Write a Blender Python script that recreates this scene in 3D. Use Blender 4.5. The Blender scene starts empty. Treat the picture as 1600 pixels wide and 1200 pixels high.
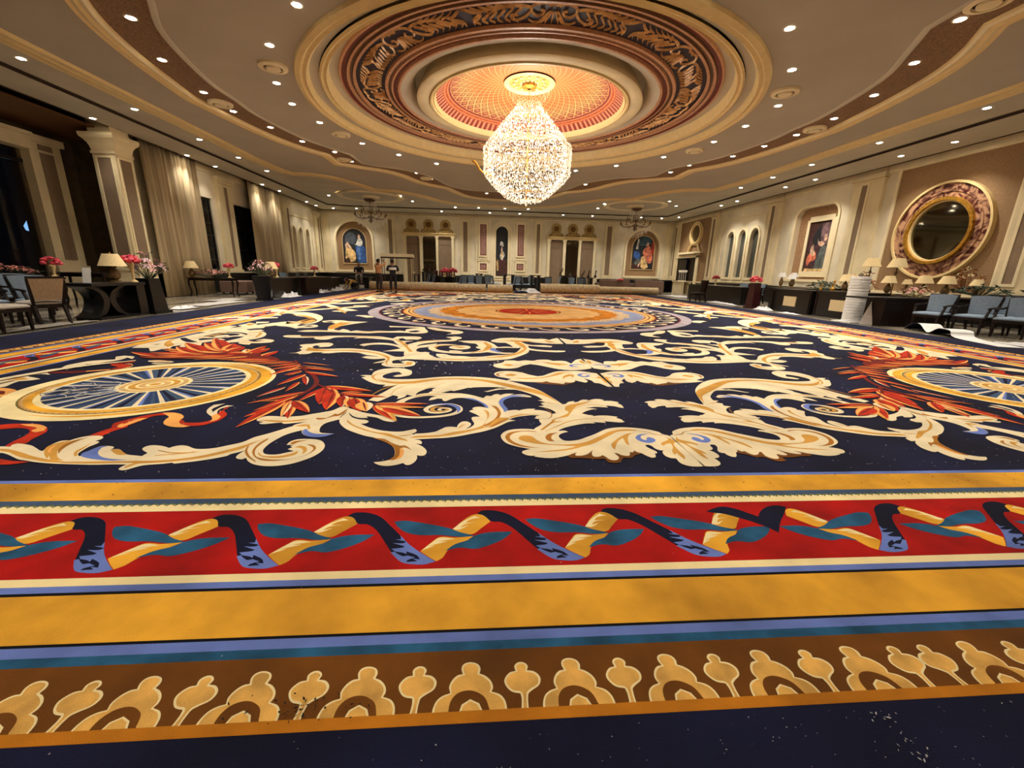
import bpy, bmesh, math, random
from mathutils import Vector, Matrix
from mathutils.geometry import tessellate_polygon
random.seed(7)
PI=math.pi
sc=bpy.context.scene; COL=sc.collection
# ---------------- camera, world, exposure ----------------
cd=bpy.data.cameras.new('camera'); cam=bpy.data.objects.new('camera',cd); COL.objects.link(cam); sc.camera=cam
F_PX,PITCH,YAW,ROLL,CX,CZ=646.0,.2643,.0745,.0243,-1.4969,1.25
cd.sensor_fit='HORIZONTAL'; cd.sensor_width=36.0; cd.lens=36.0*F_PX/1600; cd.clip_start=.05; cd.clip_end=200
fw=Vector((math.sin(YAW)*math.cos(PITCH),math.cos(YAW)*math.cos(PITCH),-math.sin(PITCH)))
r0=Vector((math.cos(YAW),-math.sin(YAW),0)); u0=r0.cross(fw)
rt=math.cos(ROLL)*r0+math.sin(ROLL)*u0; up=-math.sin(ROLL)*r0+math.cos(ROLL)*u0
cam.matrix_world=Matrix(((rt.x,up.x,-fw.x,CX),(rt.y,up.y,-fw.y,0),(rt.z,up.z,-fw.z,CZ),(0,0,0,1)))
w=bpy.data.worlds.new('night'); sc.world=w; w.use_nodes=True
w.node_tree.nodes['Background'].inputs[0].default_value=(.02,.03,.06,1); w.node_tree.nodes['Background'].inputs[1].default_value=.04
sc.view_settings.view_transform='Standard'; sc.view_settings.look='None'; sc.view_settings.gamma=1
sc.view_settings.use_curve_mapping=False; sc.view_settings.exposure=0.7
try: sc.cycles.use_denoising=True; sc.cycles.max_bounces=5; sc.cycles.diffuse_bounces=4; sc.cycles.glossy_bounces=3; sc.cycles.transparent_max_bounces=6; sc.cycles.sample_clamp_indirect=4
except Exception: pass
SPOT_W=165; CHAND_W=230
# ---------------- materials ----------------
def lin(c): return tuple(((v/255)/12.92 if v/255<=.04045 else ((v/255+.055)/1.055)**2.4) for v in c)+(1,)
def nn(nt,t,**k):
    n=nt.nodes.new(t)
    for a,b in k.items(): setattr(n,a,b)
    return n
MATS={}
def mat(name,c,rough=.6,metal=0,noise=0,nscale=8,bump=0,bscale=60,emit=0,ecol=None,coat=0,spec=None,trans=0,sheen=0,stretch=None,c2=None):
    if name in MATS: return MATS[name]
    m=bpy.data.materials.new(name); m.use_nodes=True; nt=m.node_tree; b=nt.nodes['Principled BSDF']; L=nt.links
    b.inputs['Base Color'].default_value=lin(c); b.inputs['Roughness'].default_value=rough; b.inputs['Metallic'].default_value=metal
    if spec is not None: b.inputs['Specular IOR Level'].default_value=spec
    if trans: b.inputs['Transmission Weight'].default_value=trans
    if sheen: b.inputs['Sheen Weight'].default_value=sheen; b.inputs['Sheen Roughness'].default_value=.5
    if coat: b.inputs['Coat Weight'].default_value=coat; b.inputs['Coat Roughness'].default_value=.15
    if emit: b.inputs['Emission Color'].default_value=lin(ecol or c); b.inputs['Emission Strength'].default_value=emit
    tc=None
    if noise or bump:
        tc=nn(nt,'ShaderNodeTexCoord'); src=tc.outputs['Object']
        if stretch:
            mp=nn(nt,'ShaderNodeMapping'); mp.inputs['Scale'].default_value=stretch; L.new(src,mp.inputs[0]); src=mp.outputs[0]
    if noise:
        t=nn(nt,'ShaderNodeTexNoise'); t.inputs['Scale'].default_value=nscale; t.inputs['Detail'].default_value=5; L.new(src,t.inputs['Vector'])
        mx=nn(nt,'ShaderNodeMix',data_type='RGBA'); k=noise
        d=c2 or tuple(v*(1-k) for v in c)
        mx.inputs['A'].default_value=lin(tuple(min(255,v*(1+k*.5)) for v in c)); mx.inputs['B'].default_value=lin(d)
        rp=nn(nt,'ShaderNodeMapRange'); rp.inputs[1].default_value=.32; rp.inputs[2].default_value=.68; L.new(t.outputs[0],rp.inputs[0]); L.new(rp.outputs[0],mx.inputs['Factor']); L.new(mx.outputs['Result'],b.inputs['Base Color'])
    if bump:
        t=nn(nt,'ShaderNodeTexNoise'); t.inputs['Scale'].default_value=bscale; t.inputs['Detail'].default_value=2; L.new(tc.outputs['Object'],t.inputs['Vector'])
        bp=nn(nt,'ShaderNodeBump'); bp.inputs['Strength'].default_value=bump; bp.inputs['Distance'].default_value=.01; L.new(t.outputs[0],bp.inputs['Height']); L.new(bp.outputs[0],b.inputs['Normal'])
    MATS[name]=m; return m
def cmat(name,c,k=.16,ns=3.0): return mat('carpet_'+name,c,rough=.85,noise=k,nscale=ns,bump=.35,bscale=260,spec=.15)
CM=dict(c=cmat('cream',(230,212,174),.08),g=cmat('gold',(205,150,66),.12),o=cmat('ochre',(168,108,36)),b=cmat('blue',(104,124,192)),r=cmat('rust',(186,48,22),.2,6),d=cmat('wine',(112,32,24)),p=cmat('peach',(240,168,88),.1),n=cmat('navy',(20,22,48),.4,1.5),w=cmat('brown',(112,66,18),.2),N=cmat('ink',(14,18,42),.3),y=cmat('amber',(236,166,50),.24,2.0),i=cmat('denim',(42,62,104)),z=cmat('honey',(228,174,88),.16,9),l=cmat('straw',(246,224,166),.08),t=cmat('teal',(38,88,122),.25,6),R=cmat('crimson',(172,18,12),.2,3),k=cmat('black',(6,7,14)),s=cmat('slate',(64,84,112)),h=cmat('grey',(160,150,156),.15),q=cmat('mist',(132,142,170),.12),e=cmat('sand',(196,172,140),.5,30),u=cmat('caramel',(194,120,26),.2),m=cmat('tan',(212,170,108),.1),v=cmat('olive',(104,104,56)))
M_cream=mat('cream_plaster',(228,212,172),.7,noise=.06,nscale=1.2,bump=.05,bscale=90)
M_cream2=mat('pale_trim_paint',(238,222,182),.55,noise=.04,nscale=2)
M_wall=mat('ivory_wall_paint',(226,214,186),.75,noise=.07,nscale=.9,bump=.06,bscale=120)
M_tan=mat('tan_wallpaper',(152,120,84),.8,noise=.12,nscale=40,bump=.08,bscale=200)
M_taupe=mat('taupe_panel',(138,116,92),.8,noise=.05,nscale=3)
M_ceil=mat('taupe_ceiling_paint',(176,168,154),.8,noise=.03,nscale=.7)
M_ceil2=mat('light_taupe_ceiling_paint',(192,184,166),.8,noise=.05,nscale=.7)
M_brown=mat('speckled_brown_paper',(134,104,76),.8,noise=.3,nscale=45)
M_goldpaint=mat('gilded_plaster',(226,200,142),.5,noise=.03,nscale=6)
M_gold=mat('gilt',(190,140,50),.35,metal=.6,noise=.2,nscale=12,bump=.2,bscale=50)
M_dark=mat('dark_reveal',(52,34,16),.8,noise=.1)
M_maroon=mat('maroon_paint',(110,34,22),.5,noise=.12,nscale=14)
M_umber=mat('umber_paint',(98,62,30),.5,noise=.15,nscale=10)
M_rose=mat('rosy_tan_paint',(190,138,102),.5,noise=.1,nscale=14)
M_friezenavy=mat('frieze_navy',(30,20,44),.6,noise=.2)
M_relief=mat('antique_gold_relief',(232,190,134),.5,noise=.15,nscale=6,c2=(190,140,90))
M_black=mat('black_lacquer',(9,7,7),.35,noise=.2,nscale=6,coat=.1)
M_espresso=mat('espresso_wood',(24,12,9),.35,noise=.25,nscale=5,stretch=(1,1,8),spec=.25)
M_bluefab=mat('slate_blue_fabric',(118,134,150),.85,noise=.08,nscale=30,bump=.2,bscale=300)
M_greyfab=mat('greige_fabric',(170,160,146),.85,noise=.08,nscale=30,bump=.2,bscale=300)
M_beigefab=mat('beige_fabric',(178,152,120),.85,noise=.08,nscale=30,bump=.2,bscale=300)
M_brownfab=mat('mauve_brown_fabric',(120,94,80),.9,noise=.1,nscale=20,bump=.2,bscale=200)
M_shade=mat('linen_shade',(226,202,152),.85,noise=.06,nscale=40)
M_white=mat('white_foam',(222,220,216),.6,noise=.06,nscale=6)
M_backing=mat('jute_backing',(186,164,126),.85,noise=.15,nscale=8,bump=.3,bscale=120)
M_glassdark=mat('night_glass',(10,12,16),.08,spec=.6)
M_greyglass=mat('smoky_grey_pane',(76,78,72),.35,noise=.1,nscale=1)
M_mirror=mat('mirror_glass',(120,118,108),.04,metal=1)
M_redflower=mat('crimson_petal',(196,26,44),.6,noise=.25,nscale=30)
M_pinkflower=mat('blush_petal',(232,190,186),.6,noise=.2,nscale=20,c2=(190,120,120))
M_peachflower=mat('dusty_coral_petal',(206,134,116),.6,noise=.3,nscale=20)
M_leaf=mat('dark_green_leaf',(44,60,32),.6,noise=.3,nscale=15)
M_dryleaf=mat('dried_rust_leaf',(150,90,40),.7,noise=.3,nscale=15)
M_chrome=mat('chrome',(210,208,202),.12,metal=1)
M_skin=mat('skin',(138,92,66),.6,noise=.06)
M_hair=mat('black_hair',(14,12,12),.6)
# ---------------- mesh helpers ----------------
def smooth_closed(pts,n=4,ang=62):
    N=len(pts); out=[]
    cs=math.cos(math.radians(ang))
    cor=[]
    for i in range(N):
        a=(pts[i][0]-pts[i-1][0],pts[i][1]-pts[i-1][1]); b=(pts[(i+1)%N][0]-pts[i][0],pts[(i+1)%N][1]-pts[i][1])
        la=math.hypot(*a) or 1e-9; lb=math.hypot(*b) or 1e-9
        cor.append((a[0]*b[0]+a[1]*b[1])/(la*lb)<cs)
    for i in range(N):
        p1=pts[i]; p2=pts[(i+1)%N]; p0=pts[i-1]; p3=pts[(i+2)%N]
        m1=(0,0) if cor[i] else None; m2=(0,0) if cor[(i+1)%N] else None
        L=math.hypot(p2[0]-p1[0],p2[1]-p1[1])
        def tan(a,b,c):
            d=(c[0]-a[0],c[1]-a[1]); l=math.hypot(*d) or 1e-9; return (d[0]/l*L,d[1]/l*L)
        t1=(p2[0]-p1[0],p2[1]-p1[1]) if cor[i] else tan(p0,p1,p2)
        t2=(p2[0]-p1[0],p2[1]-p1[1]) if cor[(i+1)%N] else tan(p1,p2,p3)
        for k in range(n):
            t=k/n; h00=2*t**3-3*t*t+1; h10=t**3-2*t*t+t; h01=-2*t**3+3*t*t; h11=t**3-t*t
            out.append((h00*p1[0]+h10*t1[0]+h01*p2[0]+h11*t2[0],h00*p1[1]+h10*t1[1]+h01*p2[1]+h11*t2[1]))
    return out
def smooth_open(P,n=5):
    out=[]
    for i in range(len(P)-1):
        p1,p2=P[i],P[i+1]; p0=P[i-1] if i else tuple(2*a-b for a,b in zip(p1,p2)); p3=P[i+2] if i+2<len(P) else tuple(2*a-b for a,b in zip(p2,p1))
        for k in range(n):
            t=k/n; out.append(tuple(.5*((2*b)+(c-a)*t+(2*a-5*b+4*c-d)*t*t+(-a+3*b-3*c+d)*t**3) for a,b,c,d in zip(p0,p1,p2,p3)))
    out.append(tuple(P[-1])); return out
class MB:
    def __init__(s): s.v=[]; s.f=[]; s.m=[]; s.T=None
    def add(s,vs,fs,mi=0):
        o=len(s.v)
        if s.T: vs=[tuple(s.T@Vector(v)) for v in vs]
        s.v+=[tuple(v) for v in vs]; s.f+=[tuple(i+o for i in f) for f in fs]; s.m+=[mi]*len(fs)
    def box(s,x0,x1,y0,y1,z0,z1,mi=0,tp=0):
        t=tp
        s.add([(x0,y0,z0),(x1,y0,z0),(x1,y1,z0),(x0,y1,z0),(x0+t,y0+t,z1),(x1-t,y0+t,z1),(x1-t,y1-t,z1),(x0+t,y1-t,z1)],[(0,3,2,1),(4,5,6,7),(0,1,5,4),(1,2,6,5),(2,3,7,6),(3,0,4,7)],mi)
    def lathe(s,prof,n=24,c=(0,0),mi=0,mis=None,a0=0,a1=2*PI,cap=True):
        full=abs(a1-a0-2*PI)<1e-6; k=n if full else n+1
        vs=[(c[0]+r*math.cos(a0+(a1-a0)*i/n),c[1]+r*math.sin(a0+(a1-a0)*i/n),z) for r,z in prof for i in range(k)]
        o=len(s.v); 
        if s.T: vs=[tuple(s.T@Vector(v)) for v in vs]
        s.v+=vs
        for j in range(len(prof)-1):
            for i in range(n):
                i2=(i+1)%k
                s.f.append((o+j*k+i,o+j*k+i2,o+(j+1)*k+i2,o+(j+1)*k+i)); s.m.append(mis[j] if mis else mi)
        if cap and full:
            for j in (0,len(prof)-1):
                if prof[j][0]>1e-4: s.f.append(tuple(o+j*k+i for i in (range(k) if j else range(k-1,-1,-1)))); s.m.append(mis[max(0,j-1)] if mis else mi)
    def tube(s,P,R,n=8,mi=0,cap=True):
        P=[Vector(p) for p in P]
        R=[R]*len(P) if not isinstance(R,(list,tuple)) else [R[min(len(R)-1,round(i*(len(R)-1)/(len(P)-1)))] for i in range(len(P))]
        rings=[]; ref=None
        for i,p in enumerate(P):
            d=(P[min(i+1,len(P)-1)]-P[max(i-1,0)]).normalized()
            if ref is None: ref=Vector((0,0,1)) if abs(d.z)<.9 else Vector((1,0,0))
            a=d.cross(ref)
            if a.length<1e-5: ref=Vector((0,1,0)); a=d.cross(ref)
            a.normalize(); b=a.cross(d); ref=b
            rings.append([tuple(p+R[i]*(math.cos(2*PI*k/n)*a+math.sin(2*PI*k/n)*b)) for k in range(n)])
        vs=[v for r in rings for v in r]; fs=[]
        for i in range(len(P)-1):
            for k in range(n): fs.append((i*n+k,i*n+(k+1)%n,(i+1)*n+(k+1)%n,(i+1)*n+k))
        if cap: fs.append(tuple(range(n))); fs.append(tuple((len(P)-1)*n+k for k in range(n-1,-1,-1)))
        s.add(vs,fs,mi)
    def poly(s,outer,f,holes=(),mi=0,flip=False):
        loops=[[Vector((a,b,0)) for a,b in L] for L in [outer]+list(holes)]
        flat=[p for L in loops for p in L]; tr=tessellate_polygon(loops)
        s.add([f(p.x,p.y) for p in flat],[t[::-1] if flip else t for t in tr],mi)
    def prism(s,outer,f0,f1,mi=0,holes=(),back=True):
        s.poly(outer,f0,holes,mi)
        if back: s.poly(outer,f1,holes,mi,True)
        for L in [outer]+list(holes):
            n=len(L); vs=[f0(a,b) for a,b in L]+[f1(a,b) for a,b in L]
            s.add(vs,[(i,(i+1)%n,(i+1)%n+n,i+n) for i in range(n)],mi)
    def ball(s,c,r,n=8,m=5,mi=0,sq=(1,1,1)):
        vs=[];fs=[]
        for j in range(m+1):
            t=PI*j/m
            for i in range(n): a=2*PI*i/n; vs.append((c[0]+sq[0]*r*math.sin(t)*math.cos(a),c[1]+sq[1]*r*math.sin(t)*math.sin(a),c[2]+sq[2]*r*math.cos(t)))
        for j in range(m):
            for i in range(n): fs.append((j*n+i,(j+1)*n+i,(j+1)*n+(i+1)%n,j*n+(i+1)%n))
        s.add(vs,fs,mi)
    def build(s,name,mats,parent=None,smooth=False,recalc=True,bevel=0):
        me=bpy.data.meshes.new(name); me.from_pydata(s.v,[],s.f)
        if not isinstance(mats,(list,tuple)): mats=[mats]
        for m in mats: me.materials.append(m)
        me.polygons.foreach_set('material_index',s.m)
        if recalc:
            bm=bmesh.new(); bm.from_mesh(me); bmesh.ops.recalc_face_normals(bm,faces=bm.faces); bm.to_mesh(me); bm.free()
        if smooth:
            me.shade_smooth()
            try: me.set_sharp_from_angle(angle=math.radians(40))
            except Exception: pass
        me.update(); o=bpy.data.objects.new(name,me); COL.objects.link(o)
        if parent: o.parent=parent
        if bevel:
            b=o.modifiers.new('bevel','BEVEL'); b.width=bevel; b.segments=2; b.limit_method='ANGLE'
        return o
def tag(o,label,cat,group=None,kind=None):
    o['label']=label; o['category']=cat
    if group: o['group']=group
    if kind: o['kind']=kind
    return o
def struct(o,label=None,cat=None):
    o['kind']='structure'
    if label: o['label']=label
    if cat: o['category']=cat
    return o
def empty(name,loc=(0,0,0),rz=0):
    o=bpy.data.objects.new(name,None); o.empty_display_size=.1; COL.objects.link(o); o.location=loc; o.rotation_euler=(0,0,rz); return o
KIDS={}
def copy_tree(o,parent=None):
    c=o.copy(); COL.objects.link(c); c.parent=parent
    for ch in list(o.children): copy_tree(ch,c)
    return c
def place(proto,first,loc,rz,label=None,scale=1):
    o=proto if first else copy_tree(proto)
    o.location=loc; o.rotation_euler=(0,0,rz); o.scale=(scale,)*3
    if label: o['label']=label
    return o
# ---------------- room ----------------
YF=34.3; XL=-13.9; XR=14.0; YB=-4.0; ZC=5.45; DC=(-.25,12.95); YC=13.72
def arch(x0,x1,z0,z1,n=14,pt=0):
    r=(x1-x0)/2; cx=(x0+x1)/2; zs=z1-r*(1+pt)
    return [(x0,z0),(x1,z0)]+[(cx+r*math.cos(PI*i/n),zs+(1+pt)*r*math.sin(PI*i/n)) for i in range(n+1)]
def rect(x0,x1,z0,z1): return [(x0,z0),(x1,z0),(x1,z1),(x0,z1)]
def rrect(x0,x1,z0,z1,r,n=6,bot=True):
    o=[]
    for cx,cz,a,rr in ((x1-r,z1-r,0,1),(x0+r,z1-r,PI/2,1),(x0+r,z0+r,PI,bot),(x1-r,z0+r,1.5*PI,bot)):
        if rr: o+=[(cx+r*math.cos(a+PI/2*i/n),cz+r*math.sin(a+PI/2*i/n)) for i in range(n+1)]
        else: o.append((cx+(-r if a<4 else r),cz-r))
    return o
def circ(cx,cz,r,n=40,rz=None): return [(cx+r*math.cos(2*PI*i/n),cz+(rz or r)*math.sin(2*PI*i/n)) for i in range(n)]
def off(L,d):   # offset outline outward by d about its own normals
    n=len(L); A=sum(L[i][0]*L[(i+1)%n][1]-L[(i+1)%n][0]*L[i][1] for i in range(n)); sg=1 if A>0 else -1; o=[]
    for i in range(n):
        a=Vector(L[i])-Vector(L[i-1]); b=Vector(L[(i+1)%n])-Vector(L[i])
        if a.length<1e-7: a=b
        if b.length<1e-7: b=a
        na=Vector((a.y,-a.x)).normalized(); nb=Vector((b.y,-b.x)).normalized(); m=(na+nb); 
        m=m/max(.4,m.length_squared/2) if m.length>1e-6 else na
        o.append((L[i][0]+sg*d*m.x,L[i][1]+sg*d*m.y))
    return o
FAR=lambda d:(lambda s,z:(s,YF+d,z))
RGT=lambda d:(lambda s,z:(XR+d,s,z))
LFT=lambda d:(lambda s,z:(XL-d,s,z))
def plate(name,W,outline,d0,d1,m,parent=None,holes=(),**k):
    b=MB(); b.prism(outline,W(d0),W(d1),holes=holes); return b.build(name,m,parent,**k)
def ringmold(name,W,L,w,d,m,parent=None,inner=0):
    return plate(name,W,off(L,w),-d,.0,m,parent,holes=[off(L,inner)])
def root_empty(n): return empty(n)
# floor
M_marble=mat('grey_marble_floor',(150,140,122),.22,noise=.45,nscale=1.1,stretch=(2.2,.45,1),c2=(46,42,38),coat=.3)
b=MB(); b.box(-17,15,YB-.2,YF+.3,-.2,0); struct(b.build('floor',M_marble),'polished veined grey marble floor around the carpet')
# far wall
fwr=empty('wall_back'); struct(fwr)
n1=arch(-12.72,-10.04,1.14,4.69); n2=arch(10.06,12.76,1.18,4.71); ca=arch(-.47,.47,.9,4.68,12)
dl=rect(-7.42,-3.95,.02,3.76); dr=rect(3.83,7.45,.02,3.79)
b=MB(); b.prism(rect(XL-.3,XR+.3,0,5.75),FAR(0),FAR(.45),holes=[n1,n2,ca,dl,dr]); b.build('wall_panel',M_wall,fwr)
for L in (n1,n2):
    plate('niche_back',FAR,off(L,.02),.2,.26,M_tan,fwr); ringmold('niche_moulding',FAR,L,.16,.07,M_cream2,fwr)
ringmold('arch_moulding',FAR,ca,.12,.09,M_cream2,fwr); ringmold('arch_moulding',FAR,off(ca,.2),.1,.05,M_cream2,fwr)
for x0,x1 in ((-8.9,-8.27),(-3.2,-2.52),(2.55,3.15),(8.17,8.9),(-13.7,-13.15),(13.25,13.7)):
    b=MB(); b.prism(rect(x0,x1,.9,5.16),FAR(-.1),FAR(0)); b.prism(rect(x0-.05,x1+.05,.9,1.05),FAR(-.15),FAR(0)); b.prism(rect(x0-.06,x1+.06,5.06,5.26),FAR(-.17),FAR(0)); b.prism(rect(x0-.02,x1+.02,4.98,5.03),FAR(-.13),FAR(0)); pz=b.build('pilaster',M_cream,fwr)
    if abs(x0)<13: plate('pilaster_inset',FAR,rect(x0+.18,x1-.18,1.2,4.9),-.115,-.09,M_taupe,pz)
b=MB(); b.prism(rect(XL,XR,5.26,5.56),FAR(-.06),FAR(0)); b.prism(rect(XL,XR,5.2,5.28),FAR(-.12),FAR(0)); b.build('frieze_band',M_cream2,fwr)
b=MB()
for x0,x1 in ((XL,-7.75),(-3.7,-.9),(.9,3.5),(7.8,XR)): b.prism(rect(x0,x1,0,.88),FAR(-.05),FAR(0))
b.build('dark_dado',M_black,fwr)
for (x0,x1,z0,z1,p) in ((-2.0,-.95,2.2,5.0,(-1.71,-1.22,2.47,4.77)),(-2.0,-.95,1.1,2.05,(-1.72,-1.2,1.37,1.86)),(.95,2.0,2.2,5.0,(1.24,1.73,2.5,4.82)),(.95,2.0,1.1,2.05,(1.2,1.74,1.4,1.9))):
    R=rect(x0,x1,z0,z1); ringmold('panel_moulding',FAR,R,.05,.05,M_cream2,fwr,inner=-.02)
    P=rect(*p); ringmold('panel_moulding',FAR,P,.12,.06,M_cream2,fwr)
def rosepattern():
    m=bpy.data.materials.new('rose_brocade'); m.use_nodes=True; nt=m.node_tree; L=nt.links; b=nt.nodes['Principled BSDF']; b.inputs['Roughness'].default_value=.7
    tc=nn(nt,'ShaderNodeTexCoord'); v=nn(nt,'ShaderNodeTexVoronoi'); v.inputs['Scale'].default_value=7; v.inputs['Randomness'].default_value=.15; L.new(tc.outputs['Object'],v.inputs[0])
    r=nn(nt,'ShaderNodeValToRGB'); e=r.color_ramp; e.elements[0].color=lin((104,56,46)); e.elements[1].color=lin((176,136,124)); e.elements[0].position=.2; e.elements[1].position=.5; L.new(v.outputs['Distance'],r.inputs[0]); L.new(r.outputs[0],b.inputs['Base Color']); return m
M_brocade=rosepattern()
def brocade(W,x0,x1,z0,z1,label):
    t=empty('brocade_panel'); tag(t,label,'wall panel')
    plate('panel_frame',W,rect(x0,x1,z0,z1),-.035,0,M_maroon,t,holes=[rect(x0+.06,x1-.06,z0+.06,z1-.06)])
    plate('fabric_inset',W,rect(x0+.05,x1-.05,z0+.05,z1-.05),-.02,0,M_brocade,t)
brocade(FAR,-1.71,-1.22,2.47,4.77,'tall rose brocade panel left of the central arched painting')
brocade(FAR,1.24,1.73,2.5,4.82,'tall rose brocade panel right of the central arched painting')
brocade(FAR,-1.72,-1.2,1.37,1.86,'small square brocade panel left of the central arched painting')
brocade(FAR,1.2,1.74,1.4,1.9,'small square brocade panel right of the central arched painting')
# door screens in the far wall
M_crest=mat('crest_gilt',(176,148,84),.45,metal=.2,noise=.25,nscale=14)
def screen(x0,w,label,sgn):
    bays=[(x0,x0+1.0),(x0+1.26,x0+2.25),(x0+2.47,x0+3.46)]
    t=empty('door_%d'%(1 if sgn<0 else 2)); struct(t,label)
    for i,(a,c) in enumerate(bays):
        if i==1:
            plate('glass_pane',FAR,rect(a,c,0,3.75),.1,.13,mat('dim_mirror_glass',(92,80,62),.05,metal=.9),t)
        else:
            plate('door_leaf',FAR,rect(a,c,0,3.75),.08,.13,M_taupe,t); plate('leaf_head',FAR,rect(a+.02,c-.02,3.15,3.18),.065,.08,mat('dark_taupe',(104,84,64),.8),t)
    for a,c in ((x0-.27,x0),(x0+1.0,x0+1.26),(x0+2.25,x0+2.47),(x0+3.46,x0+3.7)):
        b=MB(); b.prism(rect(a+.02,c-.02,0,3.78),FAR(-.12),FAR(.1)); b.prism(rect(a-.02,c+.02,0,.2),FAR(-.15),FAR(.1)); b.prism(rect(a-.02,c+.02,3.66,3.8),FAR(-.15),FAR(.1)); b.build('post',M_cream2,t)
    b=MB(); b.prism(rect(x0-.32,x0+3.76,3.8,3.94),FAR(-.16),FAR(0)); b.prism(rect(x0-.38,x0+3.82,3.94,4.02),FAR(-.24),FAR(0)); b.build('lintel',M_goldpaint,t)
    for k,cx in enumerate((x0+.42,x0+1.74,x0+3.04)):
        c=empty('medallion_crest'); tag(c,('left','middle','right')[k]+' gilded oval crest over the '+('left' if sgn<0 else 'right')+' screen doors','wall ornament','gilded crests over the screen doors')
        b=MB()
        for r0_,r1_,d in ((.40,.33,.06),(.34,.27,.11),(.28,.21,.07)): b.prism(circ(cx,4.62,r0_,24),FAR(-d),FAR(-.001),holes=[circ(cx,4.62,r1_,24)])
        b.build('oval_rim',M_crest,c); plate('oval_field',FAR,circ(cx,4.62,.27,20),-.05,-.002,mat('tarnished_gold',(112,78,24),.5,metal=.4,noise=.4,nscale=20),c)
        b=MB()
        for sg in (-1,1):
            P=[(cx+sg*.26,YF-.06,4.4),(cx+sg*.36,YF-.08,4.26),(cx+sg*.5,YF-.08,4.2),(cx+sg*.55,YF-.08,4.1),(cx+sg*.46,YF-.08,4.06)]
            b.tube(smooth_open(P,3),.05,6)
        b.prism([(cx-.5,4.02),(cx+.5,4.02),(cx+.3,4.24),(cx-.3,4.24)],FAR(-.07),FAR(0)); b.build('scroll_foot',M_crest,c,smooth=True)
screen(-7.42,3.46,'three bay screen of taupe door leaves around dark glass, left',-1)
screen(3.86,3.46,'three bay screen of taupe door leaves around dark glass, right',1)
# right wall
rw=empty('wall_right'); struct(rw)
lan=[arch(25.97,26.68,1.26,4.0,10,.35),arch(24.79,25.52,1.26,4.0,10,.35),arch(23.6,24.36,1.26,4.0,10,.35)]
pn=rrect(18.35,20.85,1.25,4.52,.48,6,False); dn=rect(30.35,33.45,.02,2.6)
b=MB(); b.prism(rect(YB,YF+.1,0,5.75),RGT(0),RGT(.45),holes=lan+[pn,dn]); b.build('wall_panel',M_wall,rw)
for L in lan: ringmold('lancet_moulding',RGT,L,.14,.06,M_cream2,rw)
wn=1
for L in lan:
    o=plate('window_%d'%wn,RGT,off(L,.03),.16,.2,M_greyglass); struct(o,'tall arched smoky grey pane, '+('farthest','middle','nearest')[wn-1]+' of three in the right wall'); wn+=1
plate('niche_back',RGT,off(pn,.02),.22,.28,mat('fawn_wallpaper',(166,128,92),.8,noise=.25,nscale=30),rw); ringmold('niche_moulding',RGT,pn,.12,.05,M_cream2,rw)
ringmold('panel_groove',RGT,rect(23.2,27.35,1.0,4.72),.06,.04,M_cream,rw,inner=-.03)
plate('tan_panel',RGT,rect(28.9,33.35,.9,5.2),-.012,0,M_tan,rw,holes=[rect(30.3,33.3,.91,2.62)]); plate('tan_panel',RGT,rect(11.95,15.78,.9,5.2),-.012,0,M_tan,rw); plate('tan_panel',RGT,rect(7.2,10.9,.9,5.2),-.012,0,M_tan,rw)
for R in (rect(28.9,33.35,.9,5.2),rect(11.95,15.78,.9,5.2),rect(7.2,10.9,.9,5.2)): ringmold('panel_moulding',RGT,R,.1,.06,M_cream2,rw)
for y0,y1 in ((27.85,28.75),(21.95,23.0),(16.35,17.7),(10.95,11.85),(33.5,34.25),(6.0,7.1)):
    b=MB(); b.prism(rect(y0,y1,.9,5.2),RGT(-.12),RGT(0)); b.prism(rect(y0-.05,y1+.05,.9,1.06),RGT(-.17),RGT(0)); b.prism(rect(y0-.08,y1+.08,5.12,5.3),RGT(-.22),RGT(0)); b.prism(rect(y0-.03,y1+.03,5.02,5.08),RGT(-.16),RGT(0)); b.prism(rect(y0+.0,y1-.0,5.3,5.48),RGT(-.13),RGT(0)); pz=b.build('pilaster',M_cream,rw); yc_=y0+.6*(y1-y0)
    plate('pilaster_inset',RGT,rect(yc_-.13,yc_+.13,1.25,4.95),-.132,-.1,M_taupe,pz); ringmold('inset_moulding',lambda d:RGT(d-.12),rect(yc_-.13,yc_+.13,1.25,4.95),.08,.03,M_cream2,pz)
b=MB(); b.prism(rect(YB,YF,5.3,5.5),RGT(-.05),RGT(0)); b.prism(rect(YB,YF,5.22,5.3),RGT(-.09),RGT(0)); b.build('frieze_band',M_cream2,rw)
b=MB(); b.prism(rect(YB,30.2,0,.88),RGT(-.05),RGT(0)); b.build('dark_dado',M_black,rw)
d3=empty('door_3'); struct(d3,'open dark double doorway under the oval mirror at the far right')
plate('door_leaf',RGT,rect(30.35,31.85,.0,2.58),.16,.2,M_espresso,d3); plate('door_leaf',RGT,rect(31.9,33.45,.0,2.5),.02,.07,M_espresso,d3)
b=MB(); b.prism(rect(29.95,30.35,0,2.72),RGT(-.1),RGT(0)); b.prism(rect(29.95,33.5,2.6,2.8),RGT(-.1),RGT(0)); b.prism(rect(29.6,33.0,2.86,3.0),RGT(-.25),RGT(0)); b.build('door_casing',M_cream2,d3)
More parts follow.
